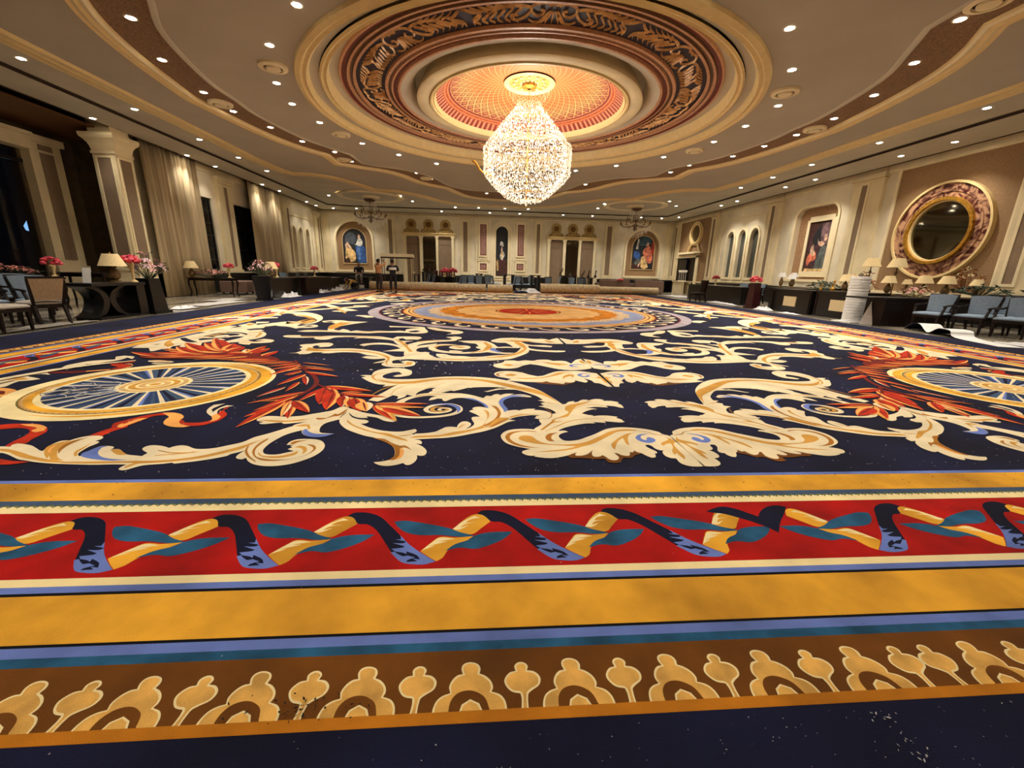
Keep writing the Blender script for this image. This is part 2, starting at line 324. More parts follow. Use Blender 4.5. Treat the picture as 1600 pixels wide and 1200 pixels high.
# oval mirror
t=empty('oval_mirror'); tag(t,'oval gilt mirror on scroll feet above the dark doorway','mirror')
b=MB(); b.prism(circ(30.8,4.25,.92,32,.84),RGT(-.1),RGT(0),holes=[circ(30.8,4.25,.62,32,.58)]); b.prism(circ(30.8,4.25,.8,32,.73),RGT(-.17),RGT(-.1),holes=[circ(30.8,4.25,.66,32,.6)]); b.build('frame',M_goldpaint,t)
plate('mirror_glass',RGT,circ(30.8,4.25,.66,32,.61),-.05,-.02,mat('bronze_glass',(120,104,74),.2,metal=.8),t)
for s_ in (-1,1):
    b=MB(); b.tube([(XR-.1,30.8+s_*.45,3.5),(XR-.12,30.8+s_*.6,3.3),(XR-.12,30.8+s_*.8,3.1),(XR-.12,30.8+s_*.85,3.0)],.08,8); b.build('scroll_foot',M_goldpaint,t,smooth=True)
# big round mirror
t=empty('round_mirror'); tag(t,'huge round mirror in a wide burgundy and rose marbled frame with gilt edges','mirror')
CY,CZm=13.88,2.93
def marbling():
    m=bpy.data.materials.new('marbled_burgundy'); m.use_nodes=True; nt=m.node_tree; L=nt.links; b=nt.nodes['Principled BSDF']; b.inputs['Roughness'].default_value=.35
    tc=nn(nt,'ShaderNodeTexCoord'); n=nn(nt,'ShaderNodeTexNoise'); n.inputs['Scale'].default_value=2.2; n.inputs['Detail'].default_value=6; n.inputs['Distortion'].default_value=2.6; L.new(tc.outputs['Object'],n.inputs[0])
    r=nn(nt,'ShaderNodeValToRGB'); e=r.color_ramp; e.elements[0].color=lin((70,18,22)); e.elements[0].position=.42; e.elements[1].color=lin((190,146,112)); e.elements[1].position=.58
    L.new(n.outputs[0],r.inputs[0]); L.new(r.outputs[0],b.inputs['Base Color']); return m
M_marb=marbling()
def annulus(W,c,r0_,r1_,d,m,nm,par,n=64): return plate(nm,W,circ(c[0],c[1],r1_,n),-d,0,m,par,holes=[circ(c[0],c[1],r0_,n)])
annulus(RGT,(CY,CZm),1.5,1.57,.16,M_goldpaint,'outer_rim',t); annulus(RGT,(CY,CZm),1.06,1.51,.1,M_marb,'marbled_frame',t)
annulus(RGT,(CY,CZm),1.24,1.3,.13,M_marb,'frame_bead',t); annulus(RGT,(CY,CZm),.98,1.08,.2,M_gold,'inner_rim',t); annulus(RGT,(CY,CZm),.93,.99,.13,M_goldpaint,'inner_bead',t)
plate('mirror_glass',RGT,circ(CY,CZm,.97,64),-.06,-.03,M_mirror,t)
# left wall
lw=empty('wall_left'); struct(lw)
wA=rect(17.5,21.35,.95,4.16); wB=rect(22.87,27.9,.95,4.18); ln2=[arch(29.47,30.02,1.22,3.84,10,.2),arch(30.48,31.05,1.22,3.84,10,.2),arch(31.6,32.2,1.22,3.84,10,.2)]
b=MB(); b.prism(rect(16.9,YF+.1,0,5.75),LFT(0),LFT(.4),holes=[wA,wB]+ln2); b.build('wall_panel',M_wall,lw)
for L in ln2: plate('lancet_back',LFT,off(L,.02),.2,.24,M_tan,lw); ringmold('lancet_moulding',LFT,L,.1,.05,M_cream2,lw)
ringmold('panel_groove',LFT,rect(29.15,32.75,1.0,4.5),.06,.04,M_cream,lw,inner=-.03)
for y0,y1 in ((21.72,22.84),(28.25,29.0),(33.2,34.2)):
    b=MB(); b.prism(rect(y0,y1,.9,5.1),LFT(-.14),LFT(0)); b.prism(rect(y0-.05,y1+.05,.9,1.05),LFT(-.19),LFT(0)); b.prism(rect(y0-.1,y1+.1,5.04,5.2),LFT(-.26),LFT(0)); b.prism(rect(y0-.04,y1+.04,4.94,5.04),LFT(-.2),LFT(0)); b.build('pilaster',M_cream,lw)
    plate('pilaster_inset',LFT,rect(y0+.5,y0+.72,1.2,4.8),-.152,-.12,M_taupe,lw)
b=MB(); b.prism(rect(16.9,YF,5.24,5.5),LFT(-.05),LFT(0)); b.build('frieze_band',M_cream2,lw)
b=MB(); b.prism(rect(16.9,YF,0,.88),LFT(-.05),LFT(0)); b.build('dark_dado',M_black,lw)
for k,(y0,y1) in enumerate(((17.5,21.35),(22.87,27.9))):
    t=empty('window_%d'%(4+k)); struct(t,'black gridded night window beside the '+('near' if k==0 else 'far')+' curtain')
    nx=max(3,round((y1-y0)/.55)); nz=6; z0,z1=.95,4.17
    fr=MB(); fr.prism(rect(y0,y1,z0,z1),LFT(.08),LFT(.16),holes=[rect(y0+.09,y1-.09,z0+.09,z1-.09)])
    for i in range(1,nx): yy=y0+(y1-y0)*i/nx; fr.prism(rect(yy-.03,yy+.03,z0+.05,z1-.05),LFT(.09),LFT(.15))
    for j in range(1,nz): zz=z0+(z1-z0)*j/nz; fr.prism(rect(y0+.05,y1-.05,zz-.03,zz+.03),LFT(.095),LFT(.145))
    fr.build('window_frame',M_black,t)
    for i in range(nx):
        for j in range(nz):
            a=y0+(y1-y0)*i/nx; c=z0+(z1-z0)*j/nz; plate('pane',LFT,rect(a+.03,a+(y1-y0)/nx-.03,c+.03,c+(z1-z0)/nz-.03),.115,.13,M_glassdark,t)
# left alcove with columns
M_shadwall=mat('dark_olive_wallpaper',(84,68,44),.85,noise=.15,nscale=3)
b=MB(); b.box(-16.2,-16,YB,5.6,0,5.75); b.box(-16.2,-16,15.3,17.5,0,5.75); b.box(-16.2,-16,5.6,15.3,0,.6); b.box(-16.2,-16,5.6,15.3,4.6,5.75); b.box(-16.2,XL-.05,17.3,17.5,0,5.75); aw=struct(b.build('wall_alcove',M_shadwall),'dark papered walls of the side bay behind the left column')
t=empty('window_6'); struct(t,'tall black bay window left of the dim pilaster')
M_see=bpy.data.materials.new('tinted_window_glass'); M_see.use_nodes=True; _n=M_see.node_tree; _t=nn(_n,'ShaderNodeBsdfTransparent'); _t.inputs[0].default_value=(.6,.62,.65,1); _g=nn(_n,'ShaderNodeBsdfGlossy'); _g.inputs[0].default_value=(.5,.5,.5,1); _g.inputs[1].default_value=.05; _m=nn(_n,'ShaderNodeMixShader'); _m.inputs[0].default_value=.06; _n.links.new(_t.outputs[0],_m.inputs[1]); _n.links.new(_g.outputs[0],_m.inputs[2]); _n.links.new(_m.outputs[0],_n.nodes['Material Output'].inputs[0])
for a_,c_ in ((6,9),(9,12),(12,15.3)):
    b=MB(); b.box(-15.98,-15.96,a_,c_,.6,4.6); b.build('glass_pane',M_see,t)
b=MB()
for yy in (6,9,12): b.box(-15.92,-15.84,yy-.06,yy+.06,.6,4.6)
b.box(-15.92,-15.84,6,15.3,4.2,4.3); b.build('window_frame',M_black,t)
b=MB(); b.box(-16,-15.6,5.5,15.45,4.62,5.0); b.box(-16,-15.5,5.5,15.45,5.0,5.1); b.build('pelmet',M_cream,aw)
b=MB(); b.box(-16,-15.72,15.45,16.5,0,5.05); b.box(-16,-15.62,15.38,16.57,4.9,5.1); b.box(-16,-15.66,15.4,16.55,.9,1.1); b.build('pilaster',M_cream,aw)
b=MB(); b.box(-15.73,-15.7,15.75,16.2,1.3,4.6); b.box(-15.73,-15.7,15.75,16.2,4.68,4.85); b.build('pilaster_inset',M_taupe,aw)
def column(x0,x1,y0,y1,label):
    t=empty('column',((x0+x1)/2,(y0+y1)/2,0)); tag(t,label,'column')
    t.matrix_world; ox,oy=(x0+x1)/2,(y0+y1)/2; hx,hy=(x1-x0)/2,(y1-y0)/2
    b=MB(); b.box(-hx,hx,-hy,hy,0,4.72); b.build('shaft',M_cream,t)
    b=MB(); b.box(-hx-.06,hx+.06,-hy-.06,hy+.06,0,1.0); b.box(-hx-.09,hx+.09,-hy-.09,hy+.09,1.0,1.08); b.build('pedestal',M_cream2,t)
    b=MB(); b.box(-hx-.03,hx+.03,-hy-.03,hy+.03,4.62,4.7)
    P=[(.0,4.72),(.02,4.82),(.05,4.92),(.1,5.0),(.16,5.06),(.18,5.12)]
    for (a,za),(c,zc) in zip(P,P[1:]):
        b.add([(-hx-a,-hy-a,za),(hx+a,-hy-a,za),(hx+a,hy+a,za),(-hx-a,hy+a,za),(-hx-c,-hy-c,zc),(hx+c,-hy-c,zc),(hx+c,hy+c,zc),(-hx-c,hy+c,zc)],[(0,1,5,4),(1,2,6,5),(2,3,7,6),(3,0,4,7)])
    b.box(-hx-.18,hx+.18,-hy-.18,hy+.18,5.12,5.2); b.box(-hx,hx,-hy,hy,5.2,5.6); b.build('capital',M_cream2,t)
    b=MB(); g=.13
    b.box(-hx+g,hx-g,-hy-.012,-hy,1.25,4.5); b.box(hx,hx+.012,-hy+g,hy-g,1.25,4.5); b.build('inset_panel',M_taupe,t)
    b=MB()
    for (a,c) in ((-hx+g-.05,-hx+g),(hx-g,hx-g+.05)): b.box(a,c,-hy-.03,-hy,1.2,4.55)
    b.box(-hx+g,hx-g,-hy-.03,-hy,4.5,4.55)
    for (a,c) in ((-hy+g-.05,-hy+g),(hy-g,hy-g+.05)): b.box(hx,hx+.03,a,c,1.2,4.55)
    b.box(hx,hx+.03,-hy+g,hy-g,4.5,4.55); b.build('inset_bead',M_cream2,t)
column(-14.03,-13.35,15.64,16.36,'square cream column with taupe inset panels beside the near curtain')
b=MB(); b.box(XL-.3,XR+.3,YB-.3,YB,0,5.75); struct(b.build('wall_front',M_wall))
# curtains
M_curt=mat('stone_linen_curtain',(186,168,134),.85,noise=.14,nscale=1.5,stretch=(1,3,.15),c2=(140,122,92))
def curtain(y0,y1,label,seed):
    rnd=random.Random(seed); n=int((y1-y0)*30); rows=[(0.02,1.0),(1.6,.9),(3.4,.75),(5.52,.6)]
    ph=[0]; 
    for i in range(n): ph.append(ph[-1]+rnd.uniform(.35,1.05))
    vs=[];fs=[]
    for j,(z,am) in enumerate(rows):
        for i in range(n+1):
            a=.085*am*math.sin(ph[i])+.03*math.sin(ph[i]*.37+1); vs.append((XL+.34+a,y0+(y1-y0)*i/n+.01*math.sin(z*2+i),z))
    for j in range(len(rows)-1):
        for i in range(n): fs.append((j*(n+1)+i,j*(n+1)+i+1,(j+1)*(n+1)+i+1,(j+1)*(n+1)+i))
    b=MB(); b.add(vs,fs); t=empty('curtain'); tag(t,label,'curtain'); o=b.build('drape',M_curt,t,smooth=True,recalc=False)
    s=o.modifiers.new('s','SOLIDIFY'); s.thickness=.008
    b=MB(); b.tube([(XL+.34,y0-.05,5.54),(XL+.34,y1+.05,5.54)],.018,8); b.build('rail',M_dark,t)
curtain(17.0,20.0,'long pleated stone linen curtain next to the square column',3)
curtain(23.95,27.3,'long pleated stone linen curtain beyond the gridded window',5)
# ---------------- ceiling ----------------
def mirror_curve(Q):  # Q: quarter curve from (x<cx, y=cy) to (cx, y max), offsets about DC
    cx,cy=DC; q=[(x-cx,y-cy) for x,y in Q]
    full=[(x,y) for x,y in q]+[(-x,y) for x,y in q[::-1][1:]]+[(-x,-y) for x,y in q[1:]]+[(x,-y) for x,y in q[::-1][1:-1]]
    return [(x+cx,y+cy) for x,y in full]
def sweep(path,prof,ms,name,parent,closed=True):  # prof: (offset outward, z, mat index)
    n=len(path); b=MB(); rows=[]
    for d,z,_ in prof: rows.append([(p[0],p[1],z) for p in (off(path,d) if d else path)])
    o=[v for r in rows for v in r]; fs=[];mi=[]
    for j in range(len(prof)-1):
        for i in range(n): fs.append((j*n+i,j*n+(i+1)%n,(j+1)*n+(i+1)%n,(j+1)*n+i)); mi.append(prof[j][2])
    b.v=o; b.f=fs; b.m=mi
    return b.build(name,ms,parent,smooth=True,recalc=False)
cl=empty('ceiling'); struct(cl)
BI=smooth_open([(-8.02,12.95),(-8.02,14.1),(-7.6,16.1),(-7.05,17.2),(-6.6,17.98)],4)+smooth_open([(-6.5,19.3),(-6.0,19.68),(-5.1,20.05),(-4.2,20.9),(-3.7,21.9),(-3.3,23.2),(-2.6,24.05),(-1.8,24.4),(-.25,24.5)],3)
BO=smooth_open([(-9.02,12.95),(-8.9,13.9),(-8.7,15.2),(-8.4,16.4),(-8.0,17.3),(-7.42,18.15)],4)+smooth_open([(-7.42,19.5),(-6.6,19.95),(-5.75,20.45),(-5.1,21.3),(-4.65,22.4),(-4.1,23.2),(-3.3,23.9),(-2.9,24.9),(-2.3,26.2),(-1.4,26.8),(-.25,27.0)],3)
AO=[(-10.6,12.95),(-10.6,16),(-10.6,19.2),(-10.5,20.4),(-10.35,21.4)]+smooth_open([(-10.2,21.6),(-9.4,21.65),(-8.6,22.2),(-7.9,23.5),(-7.45,24.7)],3)+smooth_open([(-7.2,25.0),(-6.1,25.25),(-5.0,26.4),(-4.1,27.9),(-3.1,28.9),(-2.1,29.3),(-.25,29.3)],3)
BIc,BOc,AOc=mirror_curve(BI),mirror_curve(BO),mirror_curve(AO)
zf=lambda z:(lambda x,y:(x,y,z))
holes=[circ(DC[0],DC[1],5.66,96)]
b=MB(); b.poly(BIc,zf(ZC),[holes[0]]); b.build('inner_field',M_ceil,cl)
b=MB(); b.poly(BOc,zf(ZC+.03),[off(BIc,.0)]); b.build('brown_band',M_brown,cl)
b=MB(); b.poly(AOc,zf(ZC),[BOc]); b.build('middle_field',M_ceil,cl)
R1=[(-12.2,-6.0),(12.0,-6.0),(12.0,31.5),(-12.2,31.5)]
b=MB(); b.poly([(-12.2,YB),(12.0,YB),(12.0,31.6),(11.5,31.6),(11.2,31.8),(-11.4,31.8),(-11.7,31.5),(-12.2,31.5)],zf(ZC+.02),[AOc]); b.build('outer_field',M_ceil2,cl)
b=MB(); b.poly([(XL+.5,YB),(XR-.36,YB),(XR-.36,YF-.36),(XL+.5,YF-.36)],zf(ZC-.04),[[(-12.2,YB+.01),(12.0,YB+.01),(12.0,31.6),(11.5,31.6),(11.2,31.8),(-11.4,31.8),(-11.7,31.5),(-12.2,31.5)]]); b.build('edge_strip',M_ceil2,cl)
b=MB(); b.poly([(-16.3,YB-.2),(XR+.3,YB-.2),(XR+.3,YF+.3),(-16.3,YF+.3)],zf(5.74),[circ(DC[0],DC[1],5.3,64)]); b.lathe([(5.3,5.74),(5.3,6.6),(0,6.6)],64,DC,cap=False); b.build('slab',M_dark,cl)
b=MB(); b.box(-16.2,XL+.12,YB,17.3,5.36,5.4); b.build('bay_soffit',M_umber,cl)
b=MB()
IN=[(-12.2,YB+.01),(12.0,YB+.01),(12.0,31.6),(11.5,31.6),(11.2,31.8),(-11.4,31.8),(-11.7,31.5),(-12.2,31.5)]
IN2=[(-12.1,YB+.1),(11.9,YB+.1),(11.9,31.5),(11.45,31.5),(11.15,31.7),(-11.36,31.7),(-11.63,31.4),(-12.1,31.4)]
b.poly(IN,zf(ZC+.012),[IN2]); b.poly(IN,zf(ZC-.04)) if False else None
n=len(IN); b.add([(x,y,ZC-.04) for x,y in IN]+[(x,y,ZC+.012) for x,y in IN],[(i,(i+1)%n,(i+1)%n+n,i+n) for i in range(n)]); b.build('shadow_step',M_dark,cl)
# cove slot at the walls
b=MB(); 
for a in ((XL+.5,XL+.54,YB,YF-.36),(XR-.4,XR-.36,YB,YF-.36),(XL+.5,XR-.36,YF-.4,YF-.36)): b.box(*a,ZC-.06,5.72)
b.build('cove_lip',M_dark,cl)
sweep(BOc,[(-.02,ZC+.03,0),(-.01,ZC-.02,1),(.05,ZC-.045,1),(.11,ZC-.02,0),(.17,ZC-.055,1),(.24,ZC-.02,0),(.3,ZC-.04,1),(.34,ZC+.001,0)],[M_goldpaint,M_cream2],'band_moulding',cl)
sweep(BIc,[(.03,ZC+.03,0),(.03,ZC-.02,0),(-.05,ZC-.02,0),(-.08,ZC+.001,0)],[M_ceil2],'inner_moulding',cl)
sweep(AOc,[(-.05,ZC+.001,0),(-.0,ZC-.06,1),(.1,ZC-.03,0),(.2,ZC-.07,1),(.3,ZC-.03,0),(.42,ZC-.06,1),(.5,ZC+.021,0)],[M_goldpaint,M_cream2],'outer_moulding',cl)
# dome: lathe rings
def ring(nm,prof,m,**k):
    b=MB(); b.lathe(prof,128,DC,cap=False,**k); return b.build(nm,m,cl,smooth=True,recalc=False)
ring('rim_moulding',[(5.80,ZC+.01),(5.78,ZC-.06),(5.68,ZC-.09),(5.62,ZC-.05),(5.56,ZC-.08),(5.5,ZC-.02),(5.48,ZC+.06)],[M_goldpaint])
ring('first_step',[(5.48,ZC+.06),(5.3,ZC+.1),(5.28,ZC+.1)],[M_ceil2])
ring('second_moulding',[(5.28,ZC+.05),(5.24,ZC+.02),(5.17,ZC+.06),(5.13,ZC+.03),(5.08,ZC+.12),(5.06,ZC+.28)],[M_goldpaint])
ring('second_step',[(5.06,ZC+.28),(4.86,ZC+.3)],[M_ceil2])
ring('outer_maroon_rings',[(4.86,5.75),(4.84,5.70),(4.80,5.70),(4.77,5.74),(4.70,5.74),(4.68,5.7),(4.63,5.7),(4.61,5.74),(4.56,5.74),(4.54,5.70),(4.48,5.70),(4.47,5.76)],[M_rose,M_maroon,M_umber],mis=[0,0,1,1,2,0,0,2,2,0,0])
ring('frieze_ground',[(4.47,5.78),(3.78,5.74)],[M_friezenavy])
ring('inner_maroon_rings',[(3.80,5.74),(3.79,5.68),(3.72,5.68),(3.71,5.72),(3.66,5.72),(3.64,5.68),(3.6,5.68),(3.58,5.72),(3.5,5.72),(3.48,5.66),(3.43,5.66),(3.42,5.7)],[M_rose,M_maroon,M_umber],mis=[0,0,2,2,0,0,1,1,0,0,0])
ring('trough',[(3.42,5.7),(3.2,5.72),(3.12,5.8),(3.05,6.0),(2.8,6.05)],[M_ceil2])
ring('pale_ring',[(2.8,6.05),(3.0,5.66),(3.02,5.6),(2.98,5.58),(2.7,5.6),(2.69,5.63)],[M_cream])
ring('dome_moulding',[(2.69,5.63),(2.67,5.57),(2.62,5.57),(2.6,5.62),(2.57,5.6),(2.54,5.66),(2.52,5.7)],[M_goldpaint])
def domemat():
    m=bpy.data.materials.new('painted_dome'); m.use_nodes=True; nt=m.node_tree; L=nt.links; b=nt.nodes['Principled BSDF']; b.inputs['Roughness'].default_value=.5
    g=nn(nt,'ShaderNodeNewGeometry'); sp=nn(nt,'ShaderNodeSeparateXYZ'); sb=nn(nt,'ShaderNodeVectorMath',operation='SUBTRACT'); sb.inputs[1].default_value=(DC[0],DC[1],0); L.new(g.outputs['Position'],sb.inputs[0]); L.new(sb.outputs[0],sp.inputs[0])
    def mth(op,a,b_=None,c=None):
        n=nn(nt,'ShaderNodeMath',operation=op)
        for i,x in enumerate((a,b_,c)):
            if x is None: continue
            if isinstance(x,(int,float)): n.inputs[i].default_value=x
            else: L.new(x,n.inputs[i])
        return n.outputs[0]
    ang=mth('ARCTAN2',sp.outputs[1],sp.outputs[0]); r=mth('SQRT',mth('ADD',mth('MULTIPLY',sp.outputs[0],sp.outputs[0]),mth('MULTIPLY',sp.outputs[1],sp.outputs[1])))
    lr=mth('MULTIPLY',mth('LOGARITHM',r,2.71828),20.0); an=mth('MULTIPLY',ang,20.0)
    s1=mth('ABSOLUTE',mth('SINE',mth('ADD',lr,an))); s2=mth('ABSOLUTE',mth('SINE',mth('SUBTRACT',lr,an)))
    mn=mth('MINIMUM',s1,s2)
    base=nn(nt,'ShaderNodeValToRGB'); e=base.color_ramp; e.interpolation='LINEAR'
    cs=[(0,(226,110,50)),(.24,(226,112,56)),(.55,(216,120,66)),(.72,(200,160,104)),(.8,(190,120,90)),(.845,(120,50,60)),(.87,(190,86,54)),(.9,(206,96,60)),(.93,(150,60,44)),(1,(130,50,46))]
    e.elements[0].position=0; e.elements[0].color=lin(cs[0][1]); e.elements[1].position=1; e.elements[1].color=lin(cs[-1][1])
    for p_,c in cs[1:-1]: x=e.elements.new(p_); x.color=lin(c)
    L.new(mth('DIVIDE',r,2.55),base.inputs[0])
    dk=nn(nt,'ShaderNodeMix',data_type='RGBA'); dk.inputs['B'].default_value=lin((120,64,44)); L.new(base.outputs[0],dk.inputs['A'])
    cell=mth('MULTIPLY',mth('LESS_THAN',mn,.75),mth('GREATER_THAN',mn,.45)); L.new(mth('MULTIPLY',cell,.75),dk.inputs['Factor'])
    lt=nn(nt,'ShaderNodeMix',data_type='RGBA'); lt.inputs['B'].default_value=lin((244,186,118)); L.new(dk.outputs['Result'],lt.inputs['A'])
    ln=mth('MULTIPLY',mth('LESS_THAN',mn,.15),mth('LESS_THAN',r,2.15)); L.new(ln,lt.inputs['Factor'])
    t2=mth('MULTIPLY',mth('GREATER_THAN',mth('SINE',mth('MULTIPLY',ang,90)),.2),mth('GREATER_THAN',r,2.33)); fx=nn(nt,'ShaderNodeMix',data_type='RGBA'); fx.inputs['B'].default_value=lin((226,150,120)); L.new(lt.outputs['Result'],fx.inputs['A']); L.new(t2,fx.inputs['Factor'])
    c3=mth('LESS_THAN',mth('ABSOLUTE',mth('SUBTRACT',mth('MODULO',mth('MULTIPLY',r,12.0),1.0),.5)),.16); c4=mth('MULTIPLY',c3,mth('GREATER_THAN',r,2.12)); f2=nn(nt,'ShaderNodeMix',data_type='RGBA'); f2.inputs['B'].default_value=lin((236,150,100)); L.new(fx.outputs['Result'],f2.inputs['A']); L.new(mth('MULTIPLY',c4,mth('LESS_THAN',r,2.35)),f2.inputs['Factor'])
    L.new(f2.outputs['Result'],b.inputs['Base Color']); return m
ring('painted_dome',[(2.52,5.7),(2.35,5.83),(2.1,5.95),(1.8,6.05),(1.4,6.14),(1.0,6.2),(.68,6.23)],[domemat()])
ring('hub_rim',[(.70,6.24),(.70,6.19),(.66,6.17),(.62,6.2),(.58,6.18),(.55,6.22)],[M_dark,M_goldpaint],mis=[0,1,1,1,1])
ring('hub_plate',[(.55,6.22),(.3,6.21),(.0,6.2)],[mat('carved_gilt_hub',(176,138,70),.5,noise=.6,nscale=16,c2=(120,84,30))])
b=MB()
for k in range(12):
    a=2*PI*k/12; 
    for rr in (.22,.42): b.ball((DC[0]+rr*math.cos(a+rr),DC[1]+rr*math.sin(a+rr),6.2),.05,6,4,sq=(1,1,.5))
b.build('hub_relief',M_goldpaint,cl,smooth=True)
# frieze relief: leaf strokes in (s,t) along the band
FR=[]
def leafstroke(P,w0,w1): FR.append((smooth_open(P,4),w0,w1))
for sg in (-1,1):
    S=lambda *p:[(sg*a,t_) for a,t_ in p]
    leafstroke(S((.02,.1),(.2,.06),(.36,.14),(.4,.3),(.32,.42),(.2,.4),(.17,.3),(.24,.26)),.07,.05)
    leafstroke(S((.4,.2),(.6,.14),(.85,.16),(1.1,.28),(1.3,.5)),.09,.02)
    for i in range(6):
        a=.55+i*.15; leafstroke(S((a,.2+.03*i),(a+.12,.36+.02*i),(a+.05+.14,.5),(a+.1,.6)),.06,.02)
        leafstroke(S((a,.17+.02*i),(a+.16,.12+.02*i),(a+.3,.08)),.05,.015)
    leafstroke(S((.4,.3),(.5,.46),(.66,.56),(.78,.5),(.74,.4),(.64,.42)),.06,.04)
    leafstroke(S((.1,.45),(.2,.6),(.36,.62),(.46,.54)),.06,.02)
    leafstroke(S((1.3,.3),(1.45,.2),(1.55,.1)),.06,.02); leafstroke(S((1.25,.2),(1.36,.34),(1.5,.44),(1.52,.6)),.06,.03)
for i in range(5): a=(i-2)*.09; leafstroke([(a*.3,.28),(a,.5),(a*1.5,.64)],.05,.02)
leafstroke([(-.1,.12),(0,.08),(.1,.12)],.06,.06)
NR=8; b=MB()
for k in range(NR):
    for P,w0,w1 in FR:
        n=len(P); rows=[[],[],[]]
        for i,(s_,t_) in enumerate(P):
            a=P[min(i+1,n-1)]; c=P[max(i-1,0)]; d=Vector((a[0]-c[0],a[1]-c[1])); d=d.normalized() if d.length>1e-6 else Vector((1,0)); nx,ny=-d.y,d.x
            wd=(w0+(w1-w0)*i/(n-1))*.42*(.3 if i in (0,n-1) else 1)
            for q,(o_,h) in enumerate(((wd,0.0),(0,.035),(-wd,0.0))):
                ss=s_+nx*o_; tt=t_+ny*o_; th=-PI/2+2*PI*k/NR+ss/4.1; rr=4.47-.02-tt*.95
                rows[q].append((DC[0]+rr*math.cos(th),DC[1]+rr*math.sin(th),5.765-h-(.03*(tt))))
        b.add(rows[0]+rows[1]+rows[2],[(i,i+1,n+i+1,n+i) for i in range(n-1)]+[(n+i,n+i+1,2*n+i+1,2*n+i) for i in range(n-1)])
o=b.build('acanthus_relief',M_relief,cl,smooth=False,recalc=False); o['kind']='stuff'
# corner ceiling roses
for cx_,cy_ in ((-8.25,27.5),(8.0,27.3)):
    b=MB(); b.lathe([(1.95,ZC+.0),(1.93,ZC-.06),(1.8,ZC-.09),(1.72,ZC-.05),(1.6,ZC-.02),(1.0,ZC-.03),(.55,ZC-.03),(.5,ZC-.1),(.3,ZC-.14),(.05,ZC-.15)],64,(cx_,cy_),cap=False,mis=[0,0,0,0,1,1,0,0,0]); b.build('ceiling_rose',[M_cream2,M_ceil2],cl,smooth=True,recalc=False)
# ---------------- carpet ----------------
carpet=empty('carpet'); tag(carpet,'vast navy carpet with cream scrolls, red and gold border, spread over the whole floor','carpet')
b=MB(); b.box(-9.52,9.3,-3.6,27.3,0.001,.012); b.build('pile_field',CM['n'],carpet)
HX=9.19; ZB=.0125
Q=[0]
def zn(): Q[0]+=1; return ZB+Q[0]*2.5e-5
CI={k:i for i,k in enumerate(CM)}; CL=list(CM.values())
bands=[(.885,.92,'u'),(.92,1.12,'w'),(1.12,1.155,'t'),(1.155,1.195,'b'),(1.195,1.207,'k'),(1.207,1.43,'y'),(1.43,1.445,'k'),(1.445,1.48,'b'),(1.48,1.525,'l'),(1.525,2.01,'R'),(2.01,2.055,'l'),(2.055,2.13,'s'),(2.13,2.325,'y'),(2.325,2.36,'b')]
names={'u':'caramel','w':'brown','t':'teal','b':'blue','k':'black','y':'gold','l':'cream','R':'red','s':'slate'}
for t0,t1,c in bands:
    z=ZB
    def R(t): return [(-HX+t,t),(HX-t,t),(HX-t,2*YC-t),(-HX+t,2*YC-t)]
    a,c_=R(t0),R(t1); b=MB(); b.add([(x,y,z) for x,y in a]+[(x,y,z) for x,y in c_],[(i,(i+1)%4,(i+1)%4+4,i+4) for i in range(4)])
    b.build(names[c]+'_border_band',CM[c],carpet,recalc=False)
Q[0]=3
def parse(txt):
    out=[]
    for ln in txt.strip().split('\n'):
        t=ln.split(); W=lambda a:tuple(float(v) for v in a.split(','))
        if t[0]=='P': out.append(('P',t[1],[W(a) for a in t[2:]]))
        elif t[0]=='S': i=t.index(':'); out.append(('S',t[1],[float(a) for a in t[2:i]],[W(a) for a in t[i+1:]]))
        else: out.append(('L',t[1],t[2],float(t[3]),W(t[4]),W(t[5])))
    return out
def strokepoly(P,Wd):
    n0=len(P); Pw=[(p[0],p[1],Wd[0] if len(Wd)==1 else Wd[min(len(Wd)-1,int(i*(len(Wd)-1)/(n0-1)))]+((i*(len(Wd)-1)/(n0-1))%1)*(Wd[min(len(Wd)-1,int(i*(len(Wd)-1)/(n0-1))+1)]-Wd[min(len(Wd)-1,int(i*(len(Wd)-1)/(n0-1)))])) for i,p in enumerate(P)]
    S=smooth_open(Pw,5); A=[];B=[]
    for i,(x,y,wd) in enumerate(S):
        a=S[max(i-1,0)]; c=S[min(i+1,len(S)-1)]; d=Vector((c[0]-a[0],c[1]-a[1])); d=d.normalized() if d.length>1e-7 else Vector((1,0))
        A.append((x-d.y*wd/2,y+d.x*wd/2)); B.append((x+d.y*wd/2,y-d.x*wd/2))
    return A,B
def leafpoly(b0,tip,w,f=1.0,side=0,thin=False):
    d=Vector(tip)-Vector(b0); L=d.length; d.normalize(); nx,ny=-d.y,d.x; o=[]
    prof=[(0,.0),(.12,.35),(.35,.5),(.6,.42),(.85,.2),(1,0)]
    for t,h in prof: o.append((b0[0]+d.x*L*t+nx*w*(h*f if side<=0 else h*.15),b0[1]+d.y*L*t+ny*w*(h*f if side<=0 else h*.15)))
    for t,h in prof[::-1][1:-1]: o.append((b0[0]+d.x*L*t-nx*w*(h*f if side>=0 else h*.15),b0[1]+d.y*L*t-ny*w*(h*f if side>=0 else h*.15)))
    if thin:
        o=[]
        for t,h in prof: o.append((b0[0]+d.x*L*t+nx*w*h*.94,b0[1]+d.y*L*t+ny*w*h*.94))
        for t,h in prof[::-1][1:-1]: o.append((b0[0]+d.x*L*t+nx*w*h*.42,b0[1]+d.y*L*t+ny*w*h*.42))
    return o
